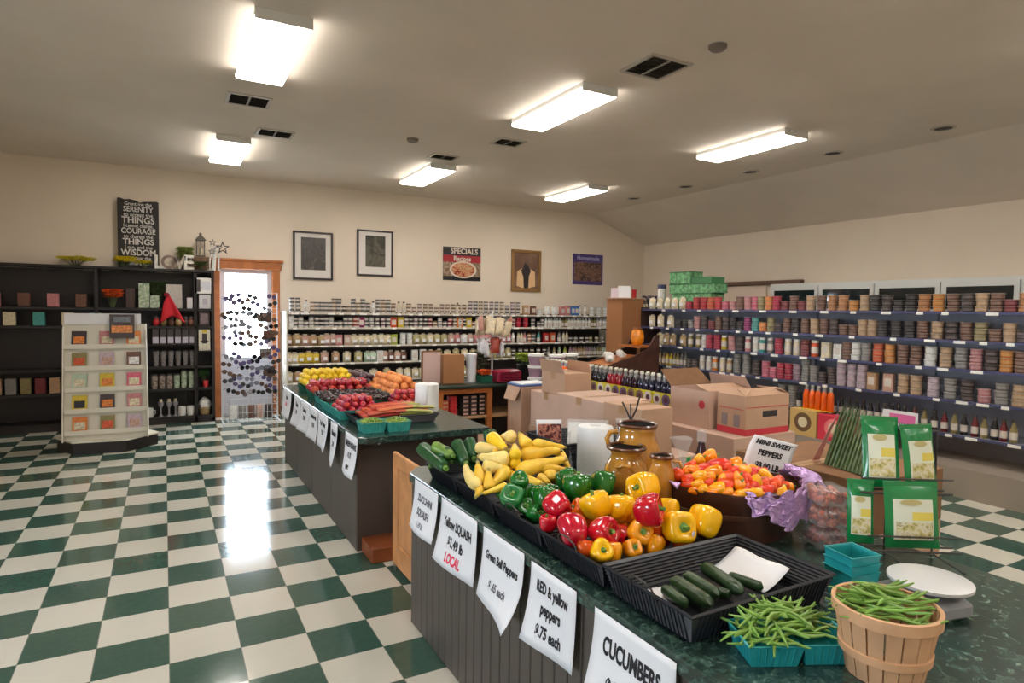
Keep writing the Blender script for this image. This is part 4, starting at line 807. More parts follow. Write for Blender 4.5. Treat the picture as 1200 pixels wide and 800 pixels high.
for k in range(46):
    a = rn.random()*6.283; q = math.sqrt(rn.random())*.86; c = rn.choice('oryr'); r = .019+rn.random()*.004
    p = MR @ Vector((.25*q*math.cos(a), .19*q*math.sin(a), .155+.085*max(0, 1-q*q)))
    t = obj('mini_pepper', minis[c][k % 3]); t.matrix_world = frame_M(p, (rn.uniform(-1, 1), rn.uniform(-1, 1), rn.uniform(-.3, .6)), k, r)
    tag(t, '%s mini sweet pepper lying underneath the top layer of the basket' % cn[c], 'mini pepper', 'buried %s mini sweet peppers' % cn[c])
    obj('stem', mstem, t)
# MINI SWEET PEPPERS sheet standing at the basket back, curling
t = thing('price_sign', 'curled white sheet reading MINI SWEET PEPPERS stuck in the basket', 'paper sign', (0, 0, 0))
t.matrix_world = Matrix.Translation((2.16, 1.74, .965)) @ Matrix.Rotation(R(-29+8), 4, 'Z') @ Matrix.Rotation(R(14), 4, 'Y')
def sh(u, v): # v up
    return ((u-.5)*.21+.03*v*v, .05*v-.02*v*v+.03*max(0, u-.6)*v, .205*v-.035*v*v)
MB().grid(sh, 10, 12).build('sheet', PAPER, t, True, 3, thick=.0008)
def bent_text(txt, size, v, sx_):
    cu = lettering(txt, size, Matrix.Identity(4), INK, t, sx_, bold=.0017)
    for vt in cu.data.vertices:
        x, y, z = vt.co; vv = v+y/.19; p = sh(.5+x/.21, vv); vt.co = (p[0], p[1]-.0022-z*.2, p[2])
    return cu
bent_text('MINI SWEET', .034, .83, .9); bent_text('PEPPERS', .036, .56, .85); bent_text('$3.00 LB', .036, .26, .85)
# ---------------------------------------------------------------- punnets, beans, bushel, scale
def punnet(w_, h_, mt_, name='punnet', slat=True):
    mb = MB(); t_ = w_*.84/2; T_ = w_/2
    prof = [(t_, 0), (t_+(T_-t_)*.5, h_*.5), (T_, h_-.004), (T_+.004, h_), (T_-.002, h_), (T_-.004, h_-.006), (t_-.002, .004)]
    vs = []; fs = []
    for r, z in prof: vs += [(-r, -r, z), (r, -r, z), (r, r, z), (-r, r, z)]
    for k in range(len(prof)-1):
        for i in range(4): fs.append((k*4+i, k*4+(i+1) % 4, (k+1)*4+(i+1) % 4, (k+1)*4+i))
    fs += [(3, 2, 1, 0), (24, 25, 26, 27)]
    mb.add(vs, fs)
    if slat:
        for s_ in (-1, 1):
            for k in range(6):
                x = (k-2.5)*w_*.13
                mb.tube([(x*.9, s_*(t_+.001), .003), (x, s_*(T_+.001), h_-.006)], .0022, 4); mb.tube([(s_*(t_+.001), x*.9, .003), (s_*(T_+.001), x, h_-.006)], .0022, 4)
    return mb.mesh(name, mt_, False)
TP = punnet(.135, .07, TEALP); TQ = mat('teal_quart_plastic', (36, 148, 152), .35)
tq = punnet(.105, .085, TQ, 'quart_basket', False)
for k in range(3):
    t = obj('quart_basket', tq); t.location = (1.812, 1.135, ZC+.001+k*.026); t.rotation_euler.z = R(-12); tag(t, ['teal plastic quart basket at the bottom of the empty stack', 'teal plastic quart basket in the middle of the empty stack', 'empty teal plastic quart basket on top of the stack'][k], 'basket', 'empty teal quart baskets')
BEAN = mat('green_bean_skin', (122, 160, 70), .4, noise=.15, nscale=30, vary=.15)
def bean_mesh(seed, L_=.1, r=.0042):
    rn = random.Random(seed); b = rn.uniform(-.3, .3); P = []; rs = []
    for i in range(9):
        u = i/8; P.append(((u-.5)*L_, b*L_*(u-.5)**2*1.6, .08*L_*math.sin(u*4))); rs.append(r*max(.15, math.sin(math.pi*min(.97, max(.03, u)))**.35)*(1+.1*math.sin(u*30)))
    return MB().tube(P, rs, 7).mesh('green_bean', BEAN)
beans = [bean_mesh(i, .085+.012*(i % 4)) for i in range(8)]
bst = MB().tube([(0, 0, 0), (.006, 0, .001)], [.0035, .0015], 5).mesh('stem_end', STEM)
def bean_heap(cx, cy, z0, rx, ry, h, n, label, grp, seed, dirn=0, spread=.7):
    rn = random.Random(seed)
    for k in range(n):
        q = math.sqrt(rn.random()); a = rn.random()*6.283; x = q*math.cos(a)*rx*.82; y = q*math.sin(a)*ry*.82
        z = z0+h*(1-q*q)*(.35+.65*k/n)+.004
        t = obj('green_bean', beans[k % 8]); t.location = (cx+x, cy+y, z); t.rotation_euler = (rn.random()*6, rn.uniform(-.3, .3), dirn+rn.gauss(0, spread))
        tag(t, label, 'green bean', grp)
bean_heap(1.36, 1.035, ZC+.05, .15, .10, .06, 95, 'green bean heaped in the punnet in front of the cucumber tray', 'green beans in front of the cucumber tray', 3, 0, .8)
for k, (x, y) in enumerate(((1.30, 1.04), (1.425, .985))):
    t = obj('punnet', punnet(.135, .055, TQ)); t.location = (x, y-.01, ZC+.001); t.rotation_euler.z = R(-26); tag(t, ['teal punnet of green beans by the counter edge', 'teal punnet of green beans farther from the counter edge'][k], 'punnet')
# bushel basket with beans
BW = mat('bushel_wood', (206, 160, 120), .6, noise=.1, nscale=10)
t = thing('wooden_basket', 'light wooden slatted basket heaped with green beans', 'basket', (1.49, .845, ZC+.001), R(20))
mb = MB()
for i in range(18):
    a = 2*math.pi*i/18
    def pt(aa, s_, z): return (s_*math.cos(aa), s_*math.sin(aa), z)
    w2 = .155
    vs = []
    for (s_, z) in ((.082, 0), (.098, .08), (.112, .165)):
        vs += [pt(a-w2, s_, z), pt(a+w2, s_, z), pt(a+w2, s_-.003, z), pt(a-w2, s_-.003, z)]
    fs = []
    for q in (0, 4):
        for j in range(4): fs.append((q+j, q+(j+1) % 4, q+4+(j+1) % 4, q+4+j))
    mb.add(vs, fs+[(3, 2, 1, 0), (8, 9, 10, 11)])
mb.lathe([(.082, 0), (.081, .004)], 24); mb.build('staves', BW, t, True, .4)
MB().lathe([(.108, .14), (.116, .142), (.1165, .168), (.111, .17), (.107, .168)], 40, cap=False).build('top_hoop', BW, t)
MB().lathe([(.093, .05), (.0985, .052), (.1, .07), (.095, .072)], 40, cap=False).build('lower_hoop', BW, t)
bean_heap(1.49, .845, ZC+.145, .10, .10, .06, 90, 'green bean heaped in the light wooden basket', 'green beans in the wooden basket', 9, R(-40), .45)
# scale
t = thing('kitchen_scale', 'grey produce scale with round white plate behind the wooden basket', 'scale', (1.90, .98, ZC+.001), R(-12))
MB().bbox(-.1, .1, -.085, .11, 0, .05, .012).build('scale_body', mat('scale_plastic', (150, 152, 158), .4), t)
MB().lathe([(.03, .05), (.03, .075), (.1, .078), (.108, .082), (.108, .09), (.1, .093)], 36, M=M3((.03, 0, 0))).build('weighing_plate', mat('scale_plate', (206, 206, 208), .3), t)
MB().add([(-.098, -.08, .0505), (-.07, -.08, .0505), (-.07, .09, .0505), (-.098, .09, .0505)], [(0, 1, 2, 3)]).build('printed_card', PAPER, t)
# ---------------------------------------------------------------- candy packs, green mix bags, asparagus
ORC = mat('orange_candy', (186, 84, 50), .4, noise=.35, nscale=60); REDC = mat('red_brown_candy', (150, 52, 44), .4, noise=.4, nscale=60)
def pillow(w_, h_, d_, n=10):
    mb = MB()
    for s_ in (1, -1):
        def fn(u, v):
            e = (max(0, math.sin(math.pi*u))**.5)*(max(0, math.sin(math.pi*v))**.45)
            return ((u-.5)*w_*(1-.03*math.sin(math.pi*v)), s_*d_/2*e, v*h_)
        b0 = len(mb.v); mb.grid(fn, n, n)
        if s_ < 0:
            k = n*n; mb.f[-k:] = [f[::-1] for f in mb.f[-k:]]
    return mb
for k, (x, y, z, c, lb) in enumerate(((2.12, 1.43, 0, REDC, 'clear pack of red brown candy at the bottom of the pile'), (2.125, 1.435, .075, ORC, 'clear pack of orange candy in the middle of the pile'), (2.13, 1.44, .15, ORC, 'clear pack of orange candy on top, beside the purple foil'))):
    t = thing('candy_pack', lb, 'candy pack', (x, y, ZC+.001+z), R(-25), 'clear candy packs')
    mb = MB(); rn = random.Random(k)
    for i in range(60):
        px, py, pz = rn.uniform(-.048, .048), rn.uniform(-.05, .05), rn.uniform(.014, .056)
        mb.lathe([(.003, -.01), (.013, -.006), (.014, .002), (.008, .009)], 7, M=M3((px, py, pz), (rn.random()*3, rn.random()*3, 0)))
    mb.build('candies', c, t)
    mb = MB(); mb.bbox(-.062, .062, -.065, .065, 0, .07, .012); mb.build('clear_pack', CLEAR, t)
BAG = mat('green_foil_bag', (16, 124, 64), .25, coat=.4, bump=.5, bscale=18); BLAB = mat('bag_label_cream', (224, 226, 206), .4); BLY = mat('bag_label_yellow', (226, 206, 92), .4)
FOOD = print_mat('pickle_print', [(92, 104, 60), (206, 190, 120), (230, 224, 200), (150, 140, 70)], 34)
def mixbag(label, P, w_, h_, rz, tilt):
    t = thing('green_mix_bag', label, 'packaged mix bag', P, 0, 'green packets on the rack'); t.rotation_euler = (R(tilt), 0, R(rz))
    pillow(w_, h_, .035, 12).build('foil_bag', BAG, t)
    MB().bbox(-w_/2, w_/2, -.002, .002, h_-.004, h_+.012, .001).build('seal_strip', BAG, t)
    lw = w_*.36
    def lab_fn(x0, x1, z0, z1, off):
        def fn(u, v):
            x = x0+(x1-x0)*u; z = z0+(z1-z0)*v; e = (math.sin(math.pi*(x/w_+.5))**.5)*(math.sin(math.pi*z/h_)**.45)
            return (x, -.0175*e-off, z)
        return fn
    MB().grid(lab_fn(-lw, lw, h_*.14, h_*.78, .0015), 8, 10).build('label_panel', BLAB, t)
    MB().grid(lab_fn(-lw*.1, lw*.98, h_*.45, h_*.58, .0025), 6, 4).build('label_band', BLY, t)
    MB().grid(lab_fn(-lw*.9, lw*.95, h_*.16, h_*.42, .0028), 8, 6).build('food_picture', FOOD, t)
    mb = MB(); mb.add([(0, -.0215, h_*.72)]+[(w_*.2*math.cos(i*math.pi/10)-w_*.06, -.0212, h_*.73+h_*.05*math.sin(i*math.pi/10)) for i in range(20)], [(0, (i+1) % 20+1, i+1) for i in range(20)]); mb.build('oval_emblem', mat('emblem_tan', (190, 176, 120), .4), t)
    return t
RK = (2.11, 1.16)
t = thing('packet_rack', 'dark wire rack holding green packets on the near counter', 'display rack', (2.204, 1.211, ZC+.001), R(-32))
mb = MB()
for z, yy in ((.06, -.06), (.24, .0)):
    mb.tube([(-.14, yy, z), (.165, yy, z)], .004, 6); mb.tube([(-.14, yy, z+.05), (.165, yy, z+.05)], .003, 6); mb.tube([(-.14, yy+.05, z), (.165, yy+.05, z)], .004, 6)
mb.build('wire_shelf', DARKMET, t)
mb = MB()
for x in (-.0, .165): mb.tube([(x, -.08, 0), (x, .1, 0), (x, .1, .44)], .004, 6)
mb.tube([(.0, .1, .44), (.165, .1, .44)], .004, 6); mb.tube([(-.14, .1, .25), (.165, .1, .25)], .004, 6); mb.build('rack_frame', DARKMET, t)
def rk(x, y, z): 
    a = R(-32); return (2.204+x*math.cos(a)-y*math.sin(a), 1.211+x*math.sin(a)+y*math.cos(a), ZC+z)
mixbag('narrow green packet on the lower rack tier, leftmost of the packets', rk(-.135, -.0, .065), .085, .205, -32-12, -8)
mixbag('big green packet with pickle picture on the lower rack tier', rk(.02, -.035, .065), .18, .21, -32, -8)
mixbag('green packet tilted on the upper rack tier beside the asparagus', rk(-.05, .04, .25), .12, .235, -32-8, -12)
mixbag('green packet on the upper rack tier, right of the tilted one', rk(.085, .04, .25), .13, .21, -32+14, -10)
# brown boxes beside the near counter
def carton(name, label, x0, x1, y0, y1, z0, z1, mt_=KRAFT, group=None, flaps=None, tape=True, rz=0, cat='cardboard box', open_=False):
    t = thing(name, label, cat, ((x0+x1)/2, (y0+y1)/2, z0), R(rz), group); a, b, h = (x1-x0)/2, (y1-y0)/2, z1-z0
    if open_:
        mb = MB(); e = .005; mb.box(-a, a, -b, b, 0, e); mb.box(-a, a, -b, -b+e, e, h); mb.box(-a, a, b-e, b, e, h); mb.box(-a, -a+e, -b+e, b-e, e, h); mb.box(a-e, a, -b+e, b-e, e, h); mb.build('box_body', mt_, t, False)
    else:
        MB().bbox(-a, a, -b, b, 0, h, .003).build('box_body', mt_, t, False)
        if tape:
            MB().box(-a-.0005, a+.0005, -.03, .03, h-.05, h+.0006).build('packing_tape', mat('tan_tape', (170, 132, 96), .3), t, False)
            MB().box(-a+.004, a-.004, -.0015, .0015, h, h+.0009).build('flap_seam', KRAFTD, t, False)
    for fl in (flaps or []):
        side, ang, ln = fl[:3]; m2 = fl[3] if len(fl) > 3 else mt_
        L2 = (b if side in 'LR' else a)
        mb = MB(); c = .02
        mb.prism([(-L2, 0), (L2, 0), (L2-c, ln), (-L2+c, ln)], -.002, .002)
        f = mb.build('flap', m2, t, False)
        rzz = {'L': 90, 'R': -90, 'F': 180, 'B': 0}[side]; pos = {'L': (-a, 0, h), 'R': (a, 0, h), 'F': (0, -b, h), 'B': (0, b, h)}[side]
        f.matrix_local = Matrix.Translation(pos) @ Matrix.Rotation(R(rzz), 4, 'Z') @ Matrix.Rotation(R(ang), 4, 'X')
    return t
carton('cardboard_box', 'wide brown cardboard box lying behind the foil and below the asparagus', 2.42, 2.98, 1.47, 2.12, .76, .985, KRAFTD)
carton('cardboard_box', 'brown carton beside the near counter, middle of the stack under the asparagus box', 2.42, 2.98, 1.47, 2.12, .38, .76, KRAFT)
carton('cardboard_box', 'brown carton on the floor at the bottom of the asparagus box stack', 2.42, 2.98, 1.47, 2.12, 0, .38, KRAFT)
ASP = mat('asparagus_stalk', (86, 104, 62), .45, noise=.3, nscale=40, vary=.15); AST = mat('asparagus_tip', (96, 84, 78), .5, noise=.3, nscale=60)
asp = MB(); P = [(0, 0, i*.028) for i in range(11)]; asp.tube(P, [.0055, .0058, .0056, .0054, .0052, .0052, .005, .0052, .0056, .0042, .001], 8, mod=lambda a, i: 1+(.18*math.cos(a*3+i*2) if i > 6 else 0))
asp_me = asp.mesh('asparagus_spear', ASP)
rn = random.Random(3)
for k in range(22):
    u = (k % 11)/10; lay = k//11
    base = Vector((2.55-.05*u+lay*.012, 1.73-.20*u+lay*.015, .988))
    top = Vector((2.57+.13*u+.01*lay, 1.67-.08*u+.02*lay, 1.22+.01*rn.random()))
    t = obj('asparagus_spear', asp_me); t.matrix_world = frame_M(base, (top-base), k, 1.0)
    tag(t, '%s asparagus spear from the left in the %s layer of the fanned bunch' % (nth(k % 11), ('front', 'rear')[lay]), 'asparagus', 'asparagus spears fanned on the brown box')
tag(MB().grid(lambda u, v: (2.60-.01*u-.05*v, 1.80-.09*u-.0*v, .99+.23*u+.0*v-.05*v*u), 6, 3).build('pink_edged_card', mat('pink_card', (214, 150, 150), .5), None, True, 3, thick=.001), 'pink edged card leaning against the left side of the asparagus', 'card')
# small packets between basket and boxes
t = thing('clear_candle_bag', 'small clear gathered bag with green tag behind the mini peppers', 'gift bag', (2.05, 2.10, 1.0-.2+.001))
mb = MB(); mb.lathe([(.035, 0), (.04, .04), (.035, .12), (.014, .19), (.03, .24), (.05, .28)], 10, mod=lambda a, k: 1+.2*math.cos(3*a+k)); mb.build('bag_body', CLEAR, t)
MB().box(-.01, .012, -.042, -.038, .12, .2).build('green_tag', mat('bright_green_tag', (40, 160, 80), .4), t)
t = thing('salt_shaker_jar', 'small clear topped jar with dark contents behind the mini peppers', 'jar', (2.17, 2.10, ZC+.001))
MB().lathe([(.024, 0), (.026, .02), (.025, .2), (.015, .24), (.015, .25)], 16).build('jar_body', mat('plum_jar', (60, 34, 44), .2), t)
MB().lathe([(.02, .25), (.022, .252), (.022, .30), (.014, .31)], 16).build('clear_cap', CLEAR, t)
# black back tray with candy and white bags
t = obj('wicker_tray', wicker_mesh(.42, .40, .13, .03).mesh('wicker_tray', WICKER, False)); t.location = (2.07, 2.97, ZC+.001); tag(t, 'deep black wicker tray behind the squash holding packets', 'tray')
def packet(name, label, P, w_, h_, rz, tilt, m_bag, m_lab, lab=None, cat='packet'):
    t = thing(name, label, cat, P); t.rotation_euler = (R(tilt), 0, R(rz)); pillow(w_, h_, .03, 10).build('bag_body', m_bag, t)
    MB().box(-w_*.46, w_*.46, -.017, -.0155, h_*.12, h_*.88).build('label_panel', m_lab, t)
    if lab: lettering(lab[0], lab[1], Matrix.Translation((0, -.018, h_*.72)) @ FY, lab[2], t, .9)
    return t
packet('candy_bag', 'maroon candy bag with white edge standing in the black tray', (1.93, 3.03, ZC+.02), .15, .20, -22, -10, PAPER, print_mat('candy_print', [(60, 26, 30), (84, 30, 36), (200, 130, 110), (70, 28, 34)], 26))
packet('white_bag', 'plain white plastic bag slumped in the black tray behind the bag roll', (2.10, 2.90, ZC+.04), .24, .20, -35, -28, CLEAR, mat('white_film', (206, 206, 204), .35))
packet('white_bag', 'small clear bag with black twist beside the big jug', (2.19, 2.62, ZC+.001), .16, .27, -30, -10, CLEAR, mat('clear_film_grey', (150, 146, 144), .3))
mb = MB(); mb.tube([(0, 0, 0), (-.02, 0, .05), (-.045, 0, .10)], .005, 6); mb.tube([(.005, 0, .01), (.03, 0, .06), (.05, 0, .13)], .005, 6); mb.tube([(0, 0, 0), (0, 0, .09)], .004, 6)
q = mb.build('black_twist', BLK, bpy.data.objects['white_bag.001']); q.location = (0, 0, .26)
# ---------------------------------------------------------------- boxes in the middle
REDB = mat('red_box_print', (196, 52, 68), .6); BLKB = mat('black_box_print', (54, 48, 50), .6); GRYB = mat('grey_box_print', (140, 126, 128), .6)
t = carton('produce_box', 'open produce box with red band and printed black patch, flaps up', 3.247, 3.66, 2.773, 3.01, .86, 1.115, KRAFT, flaps=[('F', 158, .10), ('R', 150, .07), ('L', 150, .07)], open_=True)
MB().box(-.2075, .2075, -.1195, .1195, .002, .042).build('red_band', REDB, t, False)
t2 = MB().box(-.05, .09, -.1205, -.119, .115, .155); t2.build('black_print_patch', BLKB, t, False)
MB().box(-.208, -.206, -.07, -.02, .05, .13).box(-.208, -.206, .03, .08, .05, .13).build('grey_print', GRYB, t, False)
MB().box(-.208, -.206, -.1, .1, .165, .169).box(-.2065, .2065, -.1205, -.119, .18, .184).build('red_line_print', REDB, t, False)
t = carton('produce_box', 'open plain box with small red stamp, its dark flap raised', 3.21, 3.62, 3.05, 3.42, .86, 1.115, KRAFT2, flaps=[('B', 40, .17, KRAFTD), ('R', 120, .1), ('F', 168, .15, KRAFT)], open_=True)  # back flap's inner face carries shade in its colour
MB().lathe([(.028, 0), (.028, .001)], 14, M=M3((-.2055, -.12, .16), (0, R(-90), 0))).build('red_stamp', REDB, t)
for z0, z1, lb in ((.57, .858, 'top'), (.28, .568, 'middle'), (0, .278, 'bottom')):
    carton('large_carton', 'long pinkish brown carton, %s of the pile under the open produce boxes' % lb, 3.13, 3.72, 2.76, 3.47, z0, z1, KRAFT2, 'cartons under the open boxes', tape=False)
carton('large_carton', 'brown carton with taped top next to the yellow bottle carriers, nearer one', 2.40, 2.64, 2.79, 3.15, .78, 1.084, KRAFT)
carton('large_carton', 'long brown carton next to the yellow bottle carriers, farther one', 2.42, 2.80, 3.17, 3.72, .78, 1.07, KRAFT2)
carton('large_carton', 'brown carton in the lower tier of the middle box pile', 2.40, 2.86, 2.79, 3.74, .40, .778, KRAFT2)
carton('large_carton', 'brown carton on the floor under the middle box pile', 2.40, 2.86, 2.79, 3.74, 0, .398, KRAFT)
MB
carton('large_carton', 'tan carton with part-open flaps on top of the taller box stack', 2.56, 2.80, 3.83, 4.15, 1.02, 1.185, KRAFT, flaps=[('L', 70, .1), ('R', 100, .08)])
carton('large_carton', 'printed tan carton just below the part-open one', 2.54, 2.84, 3.82, 4.28, .74, 1.018, KRAFT2)
for z0, z1, lb in ((.37, .738, 'second from the floor'), (0, .368, 'on the floor')):
    carton('large_carton', 'tan carton %s in the taller box stack' % lb, 2.54, 2.88, 3.82, 4.30, z0, z1, KRAFT)
carton('tall_carton', 'upright kraft carton with print carrying a blue rimmed tray', 2.50, 2.72, 4.36, 4.58, .55, 1.03, KRAFT, flaps=[('L', -65, .12)])
carton('tall_carton', 'kraft carton standing on the floor under the upright one', 2.46, 2.74, 4.34, 4.62, 0, .548, KRAFT2)
t = thing('blue_rim_tray', 'shallow white tray with blue rim on the upright carton', 'tray', (2.64, 4.47, 1.031))
MB().bbox(-.15, .15, -.11, .11, 0, .018, .004).build('tray_body', mat('tray_blue', (70, 96, 150), .4), t); MB().box(-.13, .13, -.095, .095, .018, .024).build('tray_insert', PAPER, t)
t = carton('open_flat_box', 'open tilted kraft box lying between far counter and cartons', 2.12, 2.32, 4.55, 4.95, .35, .50, KRAFT, flaps=[('L', 25, .12), ('R', 60, .12), ('F', 130, .1)], open_=True)
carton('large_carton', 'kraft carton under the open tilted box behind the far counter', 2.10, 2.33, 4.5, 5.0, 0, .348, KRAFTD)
# soda shelf with yellow carriers
t = thing('soda_shelf', 'brown wooden display shelf under the yellow bottle carriers', 'display shelf', (3.28, 3.5, 0))
MB().bbox(0, .46, 0, 1.86, .90, .93).build('shelf_board', mat('brown_shelf_board', (112, 80, 62), .5), t); MB().box(.02, .44, 0, .03, 0, .9).box(.02, .44, 1.83, 1.86, 0, .9).box(.02, .44, .93, .96, 0, .9).build('side_panel', DOAK, t, False)
MB().box(.42, .44, .03, .93, 0, .9).box(.42, .44, .96, 1.83, 0, .9).build('back_panel', DOAK, t, False)
YC = mat('yellow_carrier_card', (222, 206, 52), .5); GLD = mat('dark_soda_glass', (26, 20, 28), .08, coat=.5)
SODA = {'blue': mat('blue_black_soda', (24, 26, 52), .1, coat=.5), 'purple': mat('purple_soda', (48, 22, 40), .1, coat=.5), 'red': mat('red_soda', (160, 20, 40), .1, coat=.5), 'orange': mat('orange_soda', (236, 96, 20), .12, coat=.5), 'black': GLD, 'green': mat('green_soda', (20, 104, 50), .1, coat=.5), 'clear': mat('clear_soda', (190, 196, 196), .1, coat=.5)}
NECK = mat('clear_bottle_neck', (150, 150, 150), .1, coat=.5); CAP = mat('bottle_cap_cream', (214, 212, 196), .35)
def bottle_mesh(m_): return MB().lathe([(.028, 0), (.031, .004), (.031, .14), (.028, .16), (.018, .185)], 14).lathe([(.018, .185), (.0135, .20), (.013, .222)], 14, mi=1).mesh('bottle', [m_, NECK])
bmesh_ = {k: bottle_mesh(v) for k, v in SODA.items()}; capm = MB().lathe([(.015, .218), (.016, .22), (.016, .23), (.012, .233)], 14).mesh('bottle_cap', CAP)
carr = MB(); e = .003
for (a, b, c_, d_) in ((0, e, 0, .198), (.128-e, .128, 0, .198), (e, .128-e, 0, e), (e, .128-e, .198-e, .198), (.0625, .0655, e, .198-e)): carr.box(a, b, c_, d_, 0, .105 if a != .0625 else .16)
carr.box(e, .128-e, e, .198-e, 0, .003); carr_me = carr.mesh('bottle_carrier', YC, False)
EMB = [mat('emblem_purple', (112, 92, 130), .5), mat('emblem_white', (226, 216, 206), .5), mat('emblem_brown', (140, 110, 90), .5)]
em1 = [MB().lathe([(.05, 0), (.05, .001)], 20).mesh('round_emblem', m_) for m_ in EMB]; em2 = MB().lathe([(.025, .001), (.025, .002)], 16).mesh('emblem_center', mat('emblem_dark', (96, 48, 60), .5))
cols = ['blue', 'blue', 'purple', 'red', 'black', 'black', 'orange', 'orange', 'green', 'clear', 'black']
cadj = ['farthest right', 'second', 'third', 'fourth', 'fifth', 'sixth', 'seventh', 'eighth', 'ninth', 'tenth', 'eleventh']
for k in range(9):
    y0 = 3.515+k*.203; x0 = 3.30
    t = obj('bottle_carrier', carr_me); t.location = (x0, y0, .931); tag(t, 'yellow card carrier, %s from the open produce boxes, holding %s soda' % (nth(k), cols[k]), 'bottle carrier', 'yellow soda carriers')
    for q in (.05, .148):
        a = obj('round_emblem', em1[(k+(q > .1)) % 3], t); a.matrix_local = Matrix.Translation((-.0002, q, .053)) @ Matrix.Rotation(R(-90), 4, 'Y') @ Matrix.Scale(.9, 4)
        a2 = obj('emblem_center', em2, a)
    for i in range(2):
        for j in range(3):
            b_ = obj('soda_bottle', bmesh_[cols[k]]); b_.location = (x0+.034+i*.062, y0+.036+j*.063, .935)
            tag(b_, '%s soda bottle, %s row, %s slot of the %s yellow carrier' % (cols[k], ('front', 'rear')[i], ('near', 'middle', 'far')[j], nth(k)), 'bottle', 'soda bottles in yellow carriers'); obj('bottle_cap', capm, b_)
# ---------------------------------------------------------------- wall gondolas
PK = {}
def lathe_pack(kind, c):
    key = (kind, c)
    if key in PK: return PK[key]
    m1 = cm(c); lid = mat('lid_'+c, tuple(int(v*.5+78) for v in C[c]), .35) if c not in ('black', 'dark') else mat('lid_dark', (84, 78, 76), .3)
    lab_ = mat('label_pale', (206, 196, 186), .5)
    if kind == 'tub': me = MB().lathe([(.042, 0), (.046, .006), (.047, .056)], 14, mi=0).lathe([(.052, .056), (.053, .066), (.048, .073)], 14, mi=1).lathe([(.0475, .016), (.048, .042)], 14, mi=2, cap=False).mesh('tub', [m1, lid, mat('label_'+c, tuple(int(v*.7+60) for v in C[c]), .5)])
    elif kind == 'jar4': me = MB().lathe([(.034, 0), (.036, .003), (.036, .034)], 12, mi=0).lathe([(.037, .034), (.037, .046), (.034, .048)], 12, mi=1).lathe([(.0365, .008), (.0365, .028)], 12, mi=2, cap=False).mesh('jar', [m1, mat('jar_lid_'+c, tuple(int(v*.45+25) for v in C[c]), .35), lab_])
    elif kind == 'tub2': me = MB().lathe([(.045, 0), (.05, .085)], 14, mi=0).lathe([(.053, .085), (.053, .096), (.05, .098)], 14, mi=1).mesh('tub', [m1, lid])
    elif kind == 'jar': me = MB().lathe([(.036, 0), (.040, .006), (.040, .15), (.034, .165)], 14, mi=0).lathe([(.036, .165), (.037, .19), (.034, .194)], 14, mi=1).lathe([(.0405, .04), (.0405, .12)], 14, mi=2, cap=False).mesh('jar', [m1, WHITEP, lab_])
    elif kind == 'bottle': me = MB().lathe([(.026, 0), (.030, .005), (.030, .11), (.018, .14), (.014, .165)], 12, mi=0).lathe([(.016, .165), (.016, .185), (.013, .188)], 12, mi=1).lathe([(.0305, .03), (.0305, .09)], 12, mi=2, cap=False).mesh('bottle', [m1, mat('cap_grey', (90, 84, 80), .4), lab_])
    elif kind == 'bag':
        mb = pillow(.125, .17, .075, 8); mb.add([(-.02, -.004, .155), (.02, -.004, .155), (.035, -.003, .19), (-.035, -.003, .19), (-.02, .004, .155), (.02, .004, .155), (.035, .003, .19), (-.035, .003, .19)], [(0, 1, 2, 3), (7, 6, 5, 4), (3, 2, 6, 7), (0, 3, 7, 4), (1, 5, 6, 2)], 1)
        mb.add([(-.03, -.039, .05), (.03, -.039, .05), (.03, -.039, .10), (-.03, -.039, .10)], [(0, 1, 2, 3)], 2); me = mb.mesh('bag', [mat('bag_'+c, C[c], .35, noise=.25, nscale=40), mat('bag_neck', (214, 204, 186), .3), PAPER])
    elif kind == 'carton': me = MB().bbox(-.05, .05, -.03, .03, 0, .175, .002).add([(-.035, -.0305, .05), (.035, -.0305, .05), (.035, -.0305, .13), (-.035, -.0305, .13)], [(0, 1, 2, 3)], 1).mesh('carton', [m1, lab_], False)
    PK[key] = me; return me
HT = {'tub': .0735, 'jar4': .0485*1.2, 'tub2': .0985, 'jar': .2, 'bottle': .2, 'bag': .2, 'carton': .18}
NM = {'tub': 'snack_tub', 'jar4': 'spice_jar', 'tub2': 'white_tub', 'jar': 'tall_jar', 'bottle': 'sauce_bottle', 'bag': 'filled_bag', 'carton': 'small_carton'}
CT = {'tub': 'tub', 'jar4': 'spice jar', 'tub2': 'tub', 'jar': 'jar', 'bottle': 'bottle', 'bag': 'bag', 'carton': 'carton'}
def cname(c): return {'crimson': 'crimson', 'orangered': 'orange-red', 'rosetan': 'pinkish tan', 'nut': 'nut brown', 'rose': 'dusty pink', 'khaki': 'khaki', 'lilac': 'lilac', 'mauve': 'mauve', 'mint': 'mint', 'lime': 'lime green'}.get(c, c)
shelf_word = ['top', 'second', 'third', 'fourth', 'lowest']
lvl = {1: [''], 2: ['lower ', 'upper '], 3: ['bottom ', 'middle ', 'top '], 4: ['bottom ', 'second-lowest ', 'second-highest ', 'top ']}
